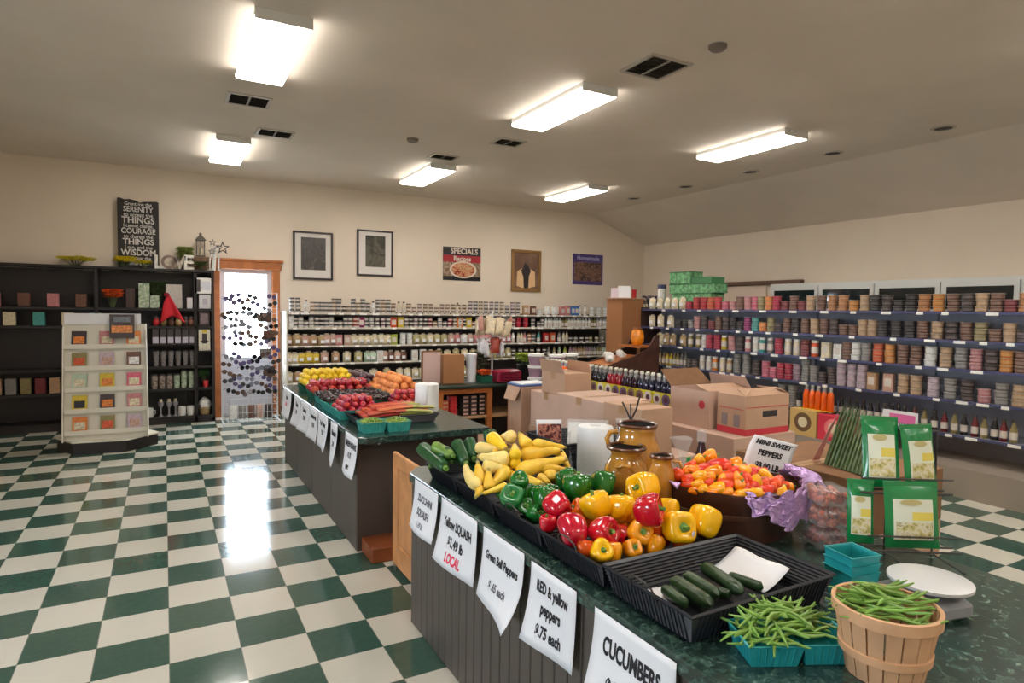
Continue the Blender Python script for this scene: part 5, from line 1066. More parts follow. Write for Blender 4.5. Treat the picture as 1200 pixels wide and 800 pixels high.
def stock(rows, zs, place, where, grp):
    rn = random.Random(11)
    for ri, row in enumerate(rows):
        row = sorted(row, key=lambda r: place(r[1], 0)[2])
        for si, (kind, pos, c, n) in enumerate(row):
            P, rz, _ = place(pos, ri); nn = n
            if kind in ('jar4', 'tub') and n >= 3 and rn.random() < .18: nn = n-1
            for l in range(nn):
                jx = rn.uniform(-.004, .004)
                o = obj(NM[kind] if not (kind == 'tub' and ri >= 2) else 'candy_tub', lathe_pack(kind, c)); o.location = (P[0]+jx, P[1]+rn.uniform(-.004, .004), zs[ri]+.001+l*HT[kind]); o.rotation_euler.z = rz+rn.uniform(-.15, .15)*(kind in ('bag', 'carton'))
                sc = 1.0; sq = 1.0
                if kind == 'tub': sc = .80 if ri < 2 else .90; o.location.z = zs[ri]+.001+l*HT[kind]*sc; sq = 1.08
                if kind == 'jar4': sc = 1.2; sq = 1.05
                if kind == 'bottle': sc = 1.08; sq = 1.1 if grp == 'back wall shelving' else 1
                if kind == 'bag': sc = rn.uniform(.92, 1.04)
                if kind == 'carton': sc = rn.uniform(.95, 1.1)
                o.scale = (sq, sq, sc)
                st = ' in stack' if nn > 1 else ''
                tag(o, '%s%s %s, %s%s from left, %s shelf of the %s' % (lvl[nn][l], cname(c), CT[kind], nth(si), ' stack' if nn > 1 else '', shelf_word[ri], where), CT[kind], '%s on the %s shelf of the %s' % (CT[kind]+'s', shelf_word[ri], grp))
tagm = MB().box(-.032, .032, -.0015, 0, -.014, .014).mesh('price_tag', TAG, False)
# right gondola: X 6.6-7.05, Y 2.25-7.7
GZ = [1.69, 1.42, 1.15, .85, .52]; GY0, GY1 = 2.2, 7.72
t = thing('shelving_gondola', 'long steel grey shelving with navy shelf lips facing the boxes', 'shelving unit', (6.6, GY0, 0))
Lg = GY1-GY0
MB().box(.44, .47, 0, Lg, 0, 1.72).build('back_panel', BLUESH, t, False)
mb = MB()
for y in [0]+[Lg*k/4 for k in range(1, 4)]+[Lg-.03]: mb.box(.40, .44, y, y+.03, 0, 1.74)
mb.build('upright', BLUESH, t, False)
MB().box(-.28, .44, 0, Lg, 0, .27).build('base_deck', mat('base_deck_cream', (150, 138, 126), .5), t, False)
rn = random.Random(2)
for k, z in enumerate(GZ):
    s_ = MB().box(0, .44, 0, Lg, z-.012, z).build('shelf', BLUESH, t, False)
    MB().box(-.012, 0, 0, Lg, z-.022, z+.004).build('shelf_lip', BLUELIP, s_, False)
    y = .12
    while y < Lg-.1:
        q = obj('price_tag', tagm, s_); q.location = (-.0125, y, z-.016); q.rotation_euler.z = R(-90); q.scale = (rn.choice((1, 1, 1.6)), 1, 1); y += rn.uniform(.16, .45)
def place_r(y, ri): return ((6.6+.065, y, 0), R(-90), -y)
stock(D_RIGHT, GZ, place_r, 'right-hand shelving', 'right-hand shelving')
# second rows of stock behind (seen over the front row) are left out; end panel
MB().box(.0, .44, Lg, Lg+.02, 0, 1.72).build('end_panel', mat('dark_end_panel', (70, 48, 40), .5), t, False)
# back gondola
BZ = [1.55, 1.328, 1.052, .785, .50]; BX0, BX1 = 1.60, 7.60
t = thing('shelving_gondola', 'long cream-lipped spice shelving along the back wall', 'shelving unit', (BX0, 9.78, 0)); Lb = BX1-BX0
MB().box(0, Lb, .39, .41, 0, 1.58).build('back_panel', mat('shelf_back_dark', (70, 60, 54), .7), t, False)
MB().box(-.03, 0, -.02, .41, 0, 1.58).build('end_panel', LIP, t, False)
MB().box(0, Lb, -.05, .39, 0, .16).build('base_deck', LIP, t, False)
for k, z in enumerate(BZ):
    s_ = MB().box(0, Lb, 0, .39, z-.012, z).build('shelf', DARKMET, t, False)
    MB().box(0, Lb, -.008, 0, z-.035, z-.012).build('shelf_lip', DARKMET, s_, False)
    MB().box(0, Lb, -.014, -.008, z-.012, z+.012).build('label_strip', LIP, s_, False)
    x = .1
    while x < Lb-.1:
        q = obj('price_tag', tagm, s_); q.location = (x, -.0145, z-.002); q.scale = (rn.choice((1, 1, 1.7)), 1, 1); x += rn.uniform(.14, .4)
def place_b(x, ri): return ((x, 9.78+.055, 0), 0, x)
stock(D_BACK, BZ, place_b, 'back wall shelving', 'back wall shelving')
# low display at the right gondola's deck
def card_box(name, label, x0, y0, y1, z0, h, col, emb, depth=.14, cat='boxed soda'):
    t = thing(name, label, cat, (x0, (y0+y1)/2, z0)); w2 = (y1-y0)/2
    MB().bbox(0, depth, -w2, w2, 0, h, .003).build('box_body', col, t, False)
    r = min(w2, h/2)*.72
    a = MB().lathe([(r, 0), (r, .001)], 28).build('round_emblem', emb, t); a.matrix_local = Matrix.Translation((-.0005, 0, h*.52)) @ Matrix.Rotation(R(-90), 4, 'Y')
    b = MB().lathe([(r*.55, .001), (r*.55, .002)], 20).build('emblem_center', mat('emblem_cream', (230, 214, 180), .5), a)
    return t
card_box('drink_carton', 'tan yellow drink carton with dark round emblem on the shelving deck', 6.33, 4.44, 4.78, .271, .30, mat('tan_yellow_card', (206, 170, 104), .5), mat('emblem_brown_dark', (110, 80, 50), .5))
card_box('drink_carton', 'bright pink red drink carton beside the tan yellow one', 6.33, 4.06, 4.42, .271, .28, mat('pink_red_card', (214, 48, 74), .5), mat('emblem_pink', (238, 130, 130), .5))
card_box('drink_carton', 'pale pink drink carton partly hidden by the asparagus', 6.33, 3.74, 4.04, .271, .30, mat('pale_pink_card', (226, 150, 160), .5), mat('emblem_pink2', (214, 90, 110), .5))
for i in range(5):
    b_ = obj('soda_bottle', bmesh_['orange']); b_.location = (6.45, 4.36+i*.075, .575); b_.scale = (1.15,)*3
    tag(b_, 'orange soda bottle above the tan yellow carton, %s from the right' % nth(i), 'bottle', 'orange soda bottles on the shelving'); obj('bottle_cap', capm, b_)
mb = MB(); mb.box(0, .12, 0, .38, 0, .003); tt = thing('bottle_shelf_tray', 'thin tray carrying the orange soda bottles above the tan yellow carton', 'tray', (6.39, 4.32, .5715)); mb.build('tray_plate', YC, tt, False)
t = thing('sign_card', 'white card with pink lettering at the shelving, above the green packets', 'sign', (6.40, 3.58, .53), R(0))
MB().box(0, .01, -.17, .17, 0, .17).build('card', PAPER, t, False); MB().box(-.002, 0, -.15, .10, .05, .14).build('pink_panel', mat('pink_print', (222, 110, 170), .5), t, False)
lettering('SODA', .07, Matrix.Translation((-.003, -.02, .03)) @ FX, mat('purple_print', (110, 60, 130), .5), t, .9, bold=.001)
MB().box(.01, .25, -.01, .01, .0, .01).build('card_support', METAL, t, False)
# on top: green crate stack, jar, papers on the cardboard tower
GRC = mat('green_white_case', (104, 160, 112), .5, noise=.5, nscale=22); GRD = mat('green_case_lid', (70, 128, 84), .5)
for (x, y, z, sy, sz, lb) in ((6.82, 6.82, 1.692, 1.0, .14, 'lowest long green case on top of the shelving'), (6.82, 7.02, 1.992, .55, .13, ''), ):
    pass
for k, (y0, y1, z0, z1, lb) in enumerate(((6.42, 7.2, 1.70, 1.93, 'dark green case at the bottom of the stack on the shelving top'), (6.36, 7.26, 1.931, 2.07, 'long green patterned case in the middle of the shelving top stack'), (6.42, 6.82, 2.071, 2.16, 'small dark green case on the stack, right side'), (6.84, 7.26, 2.071, 2.25, 'tall green patterned case crowning the stack, left side'))):
    t = thing('green_case', lb, 'case', (6.86, (y0+y1)/2, z0), 0, 'green cases on the shelving')
    MB().bbox(-.13, .13, -(y1-y0)/2, (y1-y0)/2, 0, z1-z0-.012, .004).build('case_body', GRC if k != 2 else GRD, t); MB().bbox(-.135, .135, -(y1-y0)/2-.004, (y1-y0)/2+.004, z1-z0-.012, z1-z0, .003).build('case_lid', GRD, t)
t = thing('tall_jar', 'white jar with navy lid beside the green cases', 'jar', (6.8, 7.50, 1.692)); MB().lathe([(.06, 0), (.062, .01), (.062, .30), (.055, .32)], 18).build('jar_body', cm('white'), t); MB().lathe([(.064, .32), (.066, .325), (.066, .38), (.06, .385)], 18).build('jar_lid', BLUELIP, t)
# cardboard tower at the gondola's end and the slanted wooden display
t = thing('cardboard_tower', 'tall brown cardboard tower display at the end of the shelving', 'display stand', (6.42, 7.96, 0))
MB().bbox(-.18, .24, -.2, .2, 0, 1.845, .003).build('tower_body', mat('brown_tower_card', (160, 108, 68), .7), t, False); MB().box(-.2, .26, -.22, .22, 1.846, 1.862).build('top_board', KRAFT, t, False)
t = thing('paper_stack', 'white leaflets in a holder on top of the cardboard tower', 'leaflets', (6.36, 7.96, 1.863)); MB().box(-.07, .12, -.02, .0, 0, .19, M=M3((0, -.05, 0), (R(-12), 0, R(-30)))).build('leaflet', PAPER, t, False); MB().box(-.13, .02, -.02, 0, 0, .16, M=M3((0, .04, 0), (R(-10), 0, R(-45)))).build('leaflet', mat('pinkish_leaflet', (206, 190, 200), .5), t, False)
t = thing('red_packet', 'small red packet next to the leaflets on the tower', 'packet', (6.58, 7.9, 1.863)); pillow(.10, .14, .04, 6).build('packet_body', cm('red'), t)
BW2 = mat('dark_brown_display_wood', (74, 44, 34), .5, noise=.2, nscale=8)
t = thing('slanted_display', 'slanted dark brown wooden display with curved side by the tower', 'display stand', (5.38, 6.95, 0), R(0))
side = [(0, 0), (.9, 0), (.9, 1.32), (.82, 1.30), (.70, 1.12), (.45, 1.02), (.2, .96), (0, .90)]
for y in (0, .5):
    mb = MB(); mb.prism(side, y, y+.03, M=Matrix(((1, 0, 0, 0), (0, 0, 1, 0), (0, 1, 0, 0), (0, 0, 0, 1)))); mb.build('curved_side', BW2, t, False)
MB().box(.02, .88, .03, .5, .0, .88).build('display_base', BW2, t, False)
mb = MB(); mb.add([(0, .03, .90), (.6, .03, 1.02), (.6, .5, 1.02), (0, .5, .90), (0, .03, .88), (.6, .03, .98), (.6, .5, .98), (0, .5, .88)], [(0, 1, 2, 3), (7, 6, 5, 4), (0, 4, 5, 1), (1, 5, 6, 2), (2, 6, 7, 3), (3, 7, 4, 0)]); mb.build('slanted_shelf', OAK, t, False)
MB().box(.55, .88, .03, .5, 1.13, 1.16).build('upper_shelf', OAK, t, False)
t = thing('orange_jar', 'glowing orange candy jar on the slanted display below the tower', 'jar', (6.08, 7.2, 1.161)); MB().lathe([(.06, 0), (.09, .03), (.1, .12), (.085, .2), (.06, .23)], 18).build('jar_body', mat('orange_jar_candy', (240, 140, 24), .2, noise=.2, coat=.5), t); MB().lathe([(.065, .23), (.066, .25), (.05, .255)], 18).build('jar_lid', mat('jar_lid_brown', (150, 90, 50), .4), t)
for k, (x, y, z) in enumerate(((5.50, 7.1, .93), (5.62, 7.25, .955), (5.74, 7.12, .98), (5.84, 7.3, .995), (5.68, 7.38, .965))):
    t = thing('bagged_item', 'small white bagged roll on the slanted display, %s from its low end' % nth(k), 'bag', (x, y, z), k, 'white bagged rolls'); MB().lathe([(.01, -.07), (.04, -.05), (.048, 0), (.04, .05), (.01, .07)], 10, M=M3((0, 0, .045), (R(90), 0, 0)), mod=lambda a, k_: 1+.15*math.cos(3*a+k_)).build('roll', cm('white'), t); MB().lathe([(.01, .07), (.025, .09)], 8, M=M3((0, 0, .045), (R(90), 0, 0))).build('bag_end', CLEAR, t)
t = thing('pennant_sign', 'white arrow-shaped card at the right end of the back shelving', 'sign', (7.66, 9.70, 1.02)); MB().prism([(-.12, -.17), (.02, -.17), (.14, .0), (.0, .2), (-.12, .12)], 0, .004, M=FY @ Matrix.Translation((0, .17, 0))).build('card', mat('card_blue_white', (206, 216, 222), .5), t, False); MB().box(-.01, .01, .0, .08, .1, .12).build('hook', DARKMET, t, False)
# corner rack with flowers beyond the back shelving
t = thing('corner_rack', 'dark corner rack with bouquets between back shelving and tower', 'rack', (7.8, 9.4, 0))
MB().box(0, .8, .3, .34, 0, 1.60).build('back_panel', BLACKP, t, False)
for z in (.35, .7, 1.05, 1.38, 1.62): MB().box(0, .8, -.1, .3, z-.02, z).build('shelf', LIP if z in (1.38,) else BLACKP, t, False)
MB().box(0, .02, -.1, .3, 0, 1.60).box(.78, .8, -.1, .3, 0, 1.60).build('side_panel', BLACKP, t, False)
FLP = mat('violet_flowers', (104, 96, 128), .8, noise=.5, nscale=40, vary=.2); FLG = mat('grey_flowers', (150, 140, 128), .8, noise=.4, nscale=40)
def bouquet(label, P, m_, n, r, h, stemm=None, cat='flowers', nm='flower_bouquet', spread=.5):
    t = thing(nm, label, cat, P); rn = random.Random(n); mb = MB()
    for k in range(n):
        a = rn.random()*6.283; q = math.sqrt(rn.random())*r; z = h*(.6+.5*rn.random())
        for j in range(5):
            b = j*1.256+a; L_ = .02+.012*rn.random(); x, y = q*math.cos(a), q*math.sin(a)
            mb.add([(x, y, z), (x+L_*math.cos(b-.4), y+L_*math.sin(b-.4), z+.012), (x+1.5*L_*math.cos(b), y+1.5*L_*math.sin(b), z+.004), (x+L_*math.cos(b+.4), y+L_*math.sin(b+.4), z+.012)], [(0, 1, 2, 3)])
    mb.build('blossoms', m_, t, False)
    mb = MB()
    for k in range(max(6, n//6)):
        a = rn.random()*6.283; q = math.sqrt(rn.random())*r*.9; mb.tube([(q*.25*math.cos(a), q*.25*math.sin(a), 0), (q*.7*math.cos(a), q*.7*math.sin(a), h*.5), (q*math.cos(a), q*math.sin(a), h*.95)], .003, 5)
    mb.build('stems', stemm or mat('dull_green_stem', (84, 96, 60), .7), t)
    return t
bouquet('bunch of violet dried flowers on top of the corner rack', (8.30, 9.45, 1.621), FLP, 150, .18, .30)
bouquet('bunch of grey dried flowers on the corner rack, nearer the spice shelves', (7.95, 9.48, 1.621), FLG, 100, .12, .24)
# ---------------------------------------------------------------- the third, wooden counter
t = thing('wooden_counter', 'oak framed open counter with dark green top in the middle of the store', 'counter', (2.6, 6.35, 0))
DG = mat('dark_green_laminate', (38, 54, 46), .3)
MB().bbox(-.05, 1.45, -.03, .65, .77, .80, .004).bbox(.82, 1.45, -.95, -.03, .77, .80, .004).build('counter_top', DG, t)
mb = MB(); 
for (x, y) in ((0, 0), (.6, 0), (0, .56), (.6, .56), (1.36, .56), (.86, -.06), (.86, -.90), (1.36, -.90)): mb.box(x, x+.06, y, y+.06, 0, .77)
mb.box(.06, .6, 0, .02, .71, .77).box(.86, .88, -.84, -.06, .71, .77).build('oak_post', OAK, t, False)
MB().box(.0, 1.42, .02, .56, .42, .45).box(.88, 1.42, -.9, .02, .42, .45).build('oak_shelf', mat('pale_oak_shelf', (190, 150, 110), .5), t, False)
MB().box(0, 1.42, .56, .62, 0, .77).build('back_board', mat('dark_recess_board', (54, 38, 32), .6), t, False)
rn = random.Random(8)
for si, (x, c, n) in enumerate(((2.70, 'orangered', 4), (2.80, 'red', 5), (2.95, 'dark', 5), (3.05, 'dark', 5), (3.15, 'black', 5))):
    for l in range(n):
        key = 'flat_pack_'+c
        if key not in PK:
            PK[key] = MB().bbox(-.042, .042, -.05, .05, 0, .045, .003).add([(-.03, -.0505, .012), (.03, -.0505, .012), (.03, -.0505, .034), (-.03, -.0505, .034)], [(0, 1, 2, 3)], 1).mesh('flat_pack', [cm(c), cm('rosetan' if c != 'red' else 'red')], False)
        o = obj('flat_pack', PK[key]); o.location = (x, 6.44, .451+l*.0465)
        tag(o, 'flat %s pack, %s from the bottom of the %s stack inside the wooden counter' % (cname(c), nth(l), nth(si)), 'pack', 'flat packs inside the wooden counter')
for k in range(4):
    o = obj('flat_pack', PK['flat_pack_dark']); o.location = (3.56, 6.2-.0*k, .451+k*.0465); o.rotation_euler.z = R(-90); tag(o, 'flat dark pack, %s from the bottom in the wooden counter side bay' % nth(k), 'pack', 'flat packs inside the wooden counter')
# things on it
t = carton('open_carton', 'tall open brown carton standing on the wooden counter', 2.74, 3.0, 6.55, 6.72, .801, 1.13, mat('plain_brown_card', (160, 110, 70), .75), tape=False)
t = thing('framed_board', 'pale pinkish board leaning left of the tall brown carton', 'board', (2.62, 6.62, .801)); MB().box(-.1, .11, -.01, .01, 0, .36).build('board', mat('pinkish_board', (206, 176, 168), .6), t, False); MB().box(-.115, -.1, -.014, .014, 0, .37).box(-.1, .12, -.014, .014, .36, .375).build('board_edge', KRAFTD, t, False)
t = thing('white_cylinder', 'white tall cylinder cup stack beside the brown carton', 'cup stack', (3.12, 6.62, .801)); MB().lathe([(.05, 0), (.062, .30), (.066, .305), (.066, .33), (.06, .335)], 22).build('cylinder', PAPER, t)
t = thing('pulp_punnet', 'dark green punnet with orange flowers left of the red caddy', 'punnet', (3.26, 6.56, .801)); obj('punnet_body', punnet(.15, .08, GREENP), t)
bouquet('small orange flower bunch in the dark green punnet', (3.26, 6.56, .83), mat('orange_petals', (232, 100, 40), .6, noise=.2), 60, .06, .10)
t = bouquet('grey green dried wreath plant behind the red caddy', (3.30, 6.80, .801), mat('grey_green_leaf', (104, 104, 84), .8, noise=.3), 260, .12, .30, nm='dried_plant', cat='plant')
RB = mat('raspberry_plastic', (140, 20, 52), .35)
t = thing('raspberry_caddy', 'raspberry red ribbed plastic caddy at the wooden counter corner', 'plastic caddy', (3.50, 6.46, .801))
mb = MB(); mb.bbox(-.16, .16, -.09, .09, 0, .15, .02); mb.build('caddy_body', RB, t)
mb = MB()
for z in (.035, .065, .095, .12): mb.bbox(-.12, .12, -.098, -.088, z, z+.012, .003)
mb.build('rib', mat('raspberry_dark', (108, 14, 40), .4), t)
t = thing('bag_spinner', 'white pole stand hung with cream and clear snack bags', 'display stand', (3.44, 6.56, .801+.155-.155)); 
t.location = (3.44, 6.72, .801)
MB().lathe([(.10, 0), (.10, .01), (.03, .05), (.012, .06), (.012, .79), (.006, .83)], 20).build('pole', WIRE, t)
mb = MB()
for z, r in ((.74, .20), (.50, .16)):
    for k in range(10): a = k*.628; mb.tube([(0, 0, z), (r*math.cos(a), r*math.sin(a), z+.01)], .003, 5)
mb.build('hook_arm', WIRE, t)
hb_ = {c: pillow(.105, .19, .06, 8).mesh('snack_bag', mat('snack_'+c, v, .3, noise=.15, nscale=30)) for c, v in dict(cream=(226, 208, 176), clear=(208, 204, 206), pinkish=(196, 140, 124), rust=(150, 56, 40)).items()}
i_ = 0
for z, r, n_, cs in ((.74, .18, 10, ['cream', 'cream', 'cream', 'cream', 'cream', 'pinkish', 'cream', 'cream', 'cream', 'pinkish']), (.74, .11, 7, ['cream']*7), (.50, .14, 9, ['clear', 'clear', 'rust', 'clear', 'clear', 'clear', 'rust', 'clear', 'rust'])):
    for k in range(n_):
        a = k*2*math.pi/n_+.3; o = obj('snack_bag', hb_[cs[k]]); o.location = (3.44+r*math.cos(a), 6.72+r*math.sin(a), .801+z-.19); o.rotation_euler = (rn.uniform(-.3, .3), rn.uniform(-.35, .35), a+math.pi/2+rn.uniform(-.5, .5)); o.location.z += rn.uniform(-.03, .04)
        tag(o, '%s snack bag hanging on the %s ring of the white pole stand, %s around' % (cs[k], ('outer top', 'inner top', 'lower')[(z == .50)*2 or (r == .11)*1], nth(k)), 'snack bag', 'bags hanging on the pole stand')
t = bouquet('yellow and green plant in a black pot right of the pole stand', (3.86, 6.62, .801+.10), mat('yellow_green_leaf', (150, 170, 50), .6, noise=.5, nscale=30), 160, .12, .20, nm='potted_plant', cat='plant')
MB().lathe([(.08, -.10), (.12, .08), (.125, .085), (.11, .08), (.1, .05)], 20).build('black_pot', BLACKP, t)
t = thing('yellow_black_packet', 'yellow and black packet beside the black plant pot', 'packet', (4.0, 6.42, .801)); pillow(.12, .18, .06, 8).build('packet_body', cm('yellow'), t); MB().bbox(-.07, .07, -.04, .04, 0, .07).build('black_base', BLACKP, t)
# white and purple tubs right of the wooden counter
tb = MB().lathe([(.07, 0), (.085, .10)], 20, mi=0).lathe([(.09, .10), (.09, .122), (.085, .125)], 20, mi=1)
for c in ('mauve', 'grey'): PK['big_'+c] = tb.mesh('big_tub', [cm(c), WHITEP])
for i in range(3):
    for l in range(3):
        c = 'mauve' if i < 2 else 'grey'
        o = obj('big_tub', PK['big_'+c]); o.location = ((3.52, 3.68, 3.90)[i], (5.83, 5.66, 5.74)[i], .801+l*.126); tag(o, '%sbig white lidded %s tub, %s stack on the wooden counter wing' % (lvl[3][l], ('purple' if c == 'mauve' else 'grey'), nth(i)), 'tub', 'big lidded tubs')
# ---------------------------------------------------------------- fruit on the far counter
def put_punnet(x, y, mt_, label, w_=.15, h_=.07, rz=0, z=ZC+.001, name='punnet'):
    key = (w_, h_, mt_.name)
    if key not in PK: PK[key] = punnet(w_, h_, mt_)
    o = obj(name, PK[key]); o.location = (x, y, z); o.rotation_euler.z = R(rz); return tag(o, label, 'punnet')
put_punnet(1.235, 4.22, TEALP, 'teal punnet of thin green beans, left of the front pair', .165); put_punnet(1.405, 4.20, TEALP, 'teal punnet of thin green beans, right of the front pair', .165)
tb2 = MB(); rn = random.Random(4)
beansm = mat('thin_bean', (150, 176, 84), .45, noise=.3, nscale=40)
for k, (cx, cy) in enumerate(((1.235, 4.22), (1.405, 4.20))):
    for i in range(80):
        a = rn.random()*6.283; q = math.sqrt(rn.random())*.07; b = rn.random()*6.283; L_ = .035; z = ZC+.06+.03*(1-(q/.07)**2)*rn.random()
        x, y = cx+q*math.cos(a), cy+q*math.sin(a)
        o_ = tb2.tube([(x-L_*math.cos(b), y-L_*math.sin(b), z), (x, y, z+.008), (x+L_*math.cos(b), y+L_*math.sin(b), z+rn.uniform(-.01, .012))], [.0015, .0032, .0015], 5)
    tag(tb2.build('thin_green_beans', beansm), 'heap of thin green beans in the %s teal punnet' % ('left', 'right')[k], 'green beans', None, 'stuff'); tb2 = MB()
RH = [mat('rhubarb_red', (186, 66, 50), .35, noise=.15, nscale=14, vary=.2), mat('rhubarb_pink', (206, 110, 80), .35, noise=.15, nscale=14, vary=.2), mat('rhubarb_green', (170, 172, 90), .4, noise=.15, nscale=14, vary=.1)]
t = obj('wicker_tray', wicker_mesh(.62, .36, .06, .03).mesh('wicker_tray', WICKER, False)); t.location = (1.49, 4.56, ZC+.001); tag(t, 'black wicker tray under the rhubarb stalks', 'tray')
for k in range(26):
    lay = k//9; i = k % 9
    mb = MB(); y0 = 4.43+i*.032+.01*rn.random(); z0 = ZC+.055+lay*.024; x0 = 1.22+.05*rn.random()+.05*lay; L_ = .50-.04*lay+.06*rn.random(); cut = .5+.2*rn.random()
    sw = rn.uniform(-.05, .05); cs = 1 if rn.random() < .5 else 0
    path = [(u*L_, sw*u*u+.0*u, .015*math.sin(3*u)+(0 if k != 3 else .0)) for u in [j/10 for j in range(11)]]
    rs = [.017*(1.25-.5*u) for u in [j/10 for j in range(11)]]
    c_ = int(cut*10)
    mb.tube(path[:c_+1], rs[:c_+1], 9, mod=lambda a, i_: 1+.08*math.cos(5*a), flat=.75); mb.tube(path[c_:], rs[c_:], 9, mi=1, mod=lambda a, i_: 1+.08*math.cos(5*a), flat=.75)
    o = mb.build('rhubarb_stalk', [RH[cs], RH[2] if rn.random() < .7 else RH[1]]); o.location = (x0, y0, z0)
    tag(o, '%s rhubarb stalk from the bean punnets in the %s layer of the bundle' % (nth(i), ('bottom', 'middle', 'top')[lay]), 'rhubarb', 'rhubarb stalks in the black tray')
def ball_mesh(name, mt_, dimple=True, squash=.92):
    prof = [(.02, -.92*squash), (.5, -.82*squash), (.86, -.45*squash), (1, 0), (.88, .45*squash), (.55, .80*squash), (.2, .86*squash), (.04, .74*squash)] if dimple else [(.02, -1), (.5, -.86), (.87, -.5), (1, 0), (.87, .5), (.5, .86), (.02, 1)]
    return MB().lathe(prof, 12).mesh(name, mt_, True, 3)
FR = dict(
 apple=ball_mesh('red_apple', mat('apple_skin', (176, 40, 40), .25, noise=.25, nscale=20, vary=.2, coat=.3)), peach=ball_mesh('peach', mat('peach_skin', (226, 118, 68), .6, rgb2=(238, 168, 92), nscale=12, vary=.12), squash=1.0),
 plum=ball_mesh('dark_plum', mat('plum_skin', (74, 30, 42), .3, noise=.3, nscale=12, vary=.25, coat=.3)), redplum=ball_mesh('red_plum', mat('red_plum_skin', (178, 36, 58), .28, noise=.25, nscale=12, vary=.25, coat=.3)),
 lemon=MB().lathe([(.03, -1.35), (.25, -1.2), (.7, -.8), (.95, -.3), (.95, .3), (.7, .8), (.25, 1.2), (.03, 1.35)], 12).mesh('yellow_squash', mat('small_yellow_skin', (236, 200, 40), .35, vary=.08)))
fst = MB().tube([(0, 0, .75), (.08, 0, 1.05)], [.07, .05], 5).mesh('stem', mat('fruit_stem_brown', (84, 60, 40), .7))
def heap(kind, name, cat, word, x0, x1, y0, y1, r, layers, zbase, where, seed, jit=.25, lie=False):
    rn = random.Random(seed)
    for l in range(layers):
        dx = x1-x0-l*r*1.6; dy = y1-y0-l*r*1.6
        nx = max(1, int(dx/(2*r))); ny = max(1, int(dy/(2*r)))
        for j in range(ny):
            for i in range(nx):
                x = x0+l*r*.8+(i+.5)*dx/nx+rn.uniform(-jit, jit)*r; y = y0+l*r*.8+(j+.5)*dy/ny+rn.uniform(-jit, jit)*r; z = zbase+r+l*r*1.35
                o = obj(name, FR[kind]); o.matrix_world = frame_M((x, y, z), (rn.uniform(-1, 1), rn.uniform(-1, 1), 0.2 if lie else rn.uniform(.2, 1)), 0, r*rn.uniform(.92, 1.06))
                tag(o, '%s %s from aisle, %s row, %s layer, %s' % (word, nth(i), nth(j), ('lower', 'middle', 'upper')[l] if layers > 2 else ('lower', 'upper')[l], where), cat, word+' heap '+where)
                if kind != 'lemon': obj('stem', fst, o)
# red plums in teal punnets along the aisle edge
for k in range(4):
    put_punnet(1.215, 4.80+k*.165, TEALP, 'teal punnet at the aisle edge, %s behind the rhubarb' % nth(k), .155)
    if k < 2: put_punnet(1.385, 4.84+k*.165, TEALP, 'teal punnet one in from the aisle, %s behind the rhubarb' % nth(k), .155)
heap('redplum', 'red_plum', 'plum', 'red plum', 1.15, 1.46, 4.73, 5.06, .027, 3, ZC+.04, 'in aisle-side punnets', 1)
# dark cherries and berries: too small to count
for k, (x0, x1, y0, y1) in enumerate(((1.16, 1.72, 5.16, 5.78),)):
    rn = random.Random(6); mb = MB()
    for i in range(1500):
        x = rn.uniform(x0, x1); y = rn.uniform(y0, y1); mb.lathe([(.002, -.011), (.010, -.005), (.0105, .004), (.004, .011)], 6, M=M3((x, y, ZC+.065+.035*rn.random()+.01*math.sin(x*20)*math.sin(y*20)), (rn.random()*3, rn.random()*3, 0)))
    tag(mb.build('dark_cherries', mat('cherry_skin', (58, 36, 36), .35, noise=.4, nscale=18, coat=.2)), 'wide spread of small dark cherries across the far counter', 'cherries', None, 'stuff')
for i in range(3):
    for j in range(4): put_punnet(1.25+i*.18, 5.24+j*.165 if True else 0, TEALP if i == 0 else GREENP, 'punnet of dark cherries, %s from the aisle, %s row from the rhubarb' % (nth(i), nth(j)), .158)
heap('apple', 'red_apple', 'apple', 'red apple', 1.16, 1.74, 5.88, 6.2, .037, 2, ZC+.05, 'behind the cherries', 2)
for i in range(3): put_punnet(1.25+i*.18, 6.02, GREENP, 'green punnet of red apples, %s from the aisle' % nth(i), .17, .07)
heap('lemon', 'small_yellow_squash', 'yellow squash', 'small yellow squash', 1.18, 1.70, 6.36, 6.72, .033, 3, ZC+.07, 'behind the apples', 3, lie=True)
for i in range(3): put_punnet(1.26+i*.175, 6.54, GREENP, 'green punnet of small yellow squash, %s from the aisle' % nth(i), .17, .07)
heap('plum', 'dark_plum', 'plum', 'dark plum', 1.62, 1.86, 6.0, 6.72, .03, 3, ZC+.06, 'beside the peaches', 4)
for i in range(4): put_punnet(1.74, 6.1+i*.19, GREENP, 'green punnet of dark plums, %s from the paper roll' % nth(i), .17, .07)
heap('peach', 'peach', 'peach', 'peach', 1.72, 2.04, 5.30, 6.05, .038, 3, ZC+.06, 'at the store side', 5)
for i in range(4): put_punnet(1.80, 5.36+i*.2, GREENP, 'green punnet of peaches, %s behind the paper roll' % nth(i), .18, .10); put_punnet(1.97, 5.36+i*.2, GREENP, 'green punnet of peaches at the store side, %s behind the paper roll' % nth(i), .14, .10)
heap('redplum', 'radish', 'radish', 'round red radish', 1.60, 1.90, 4.86, 5.06, .026, 3, ZC+.06, 'behind the paper roll', 7)
for i in range(2): put_punnet(1.68+i*.16, 4.96, TEALP, 'teal punnet of radishes, %s from the aisle' % nth(i), .15)
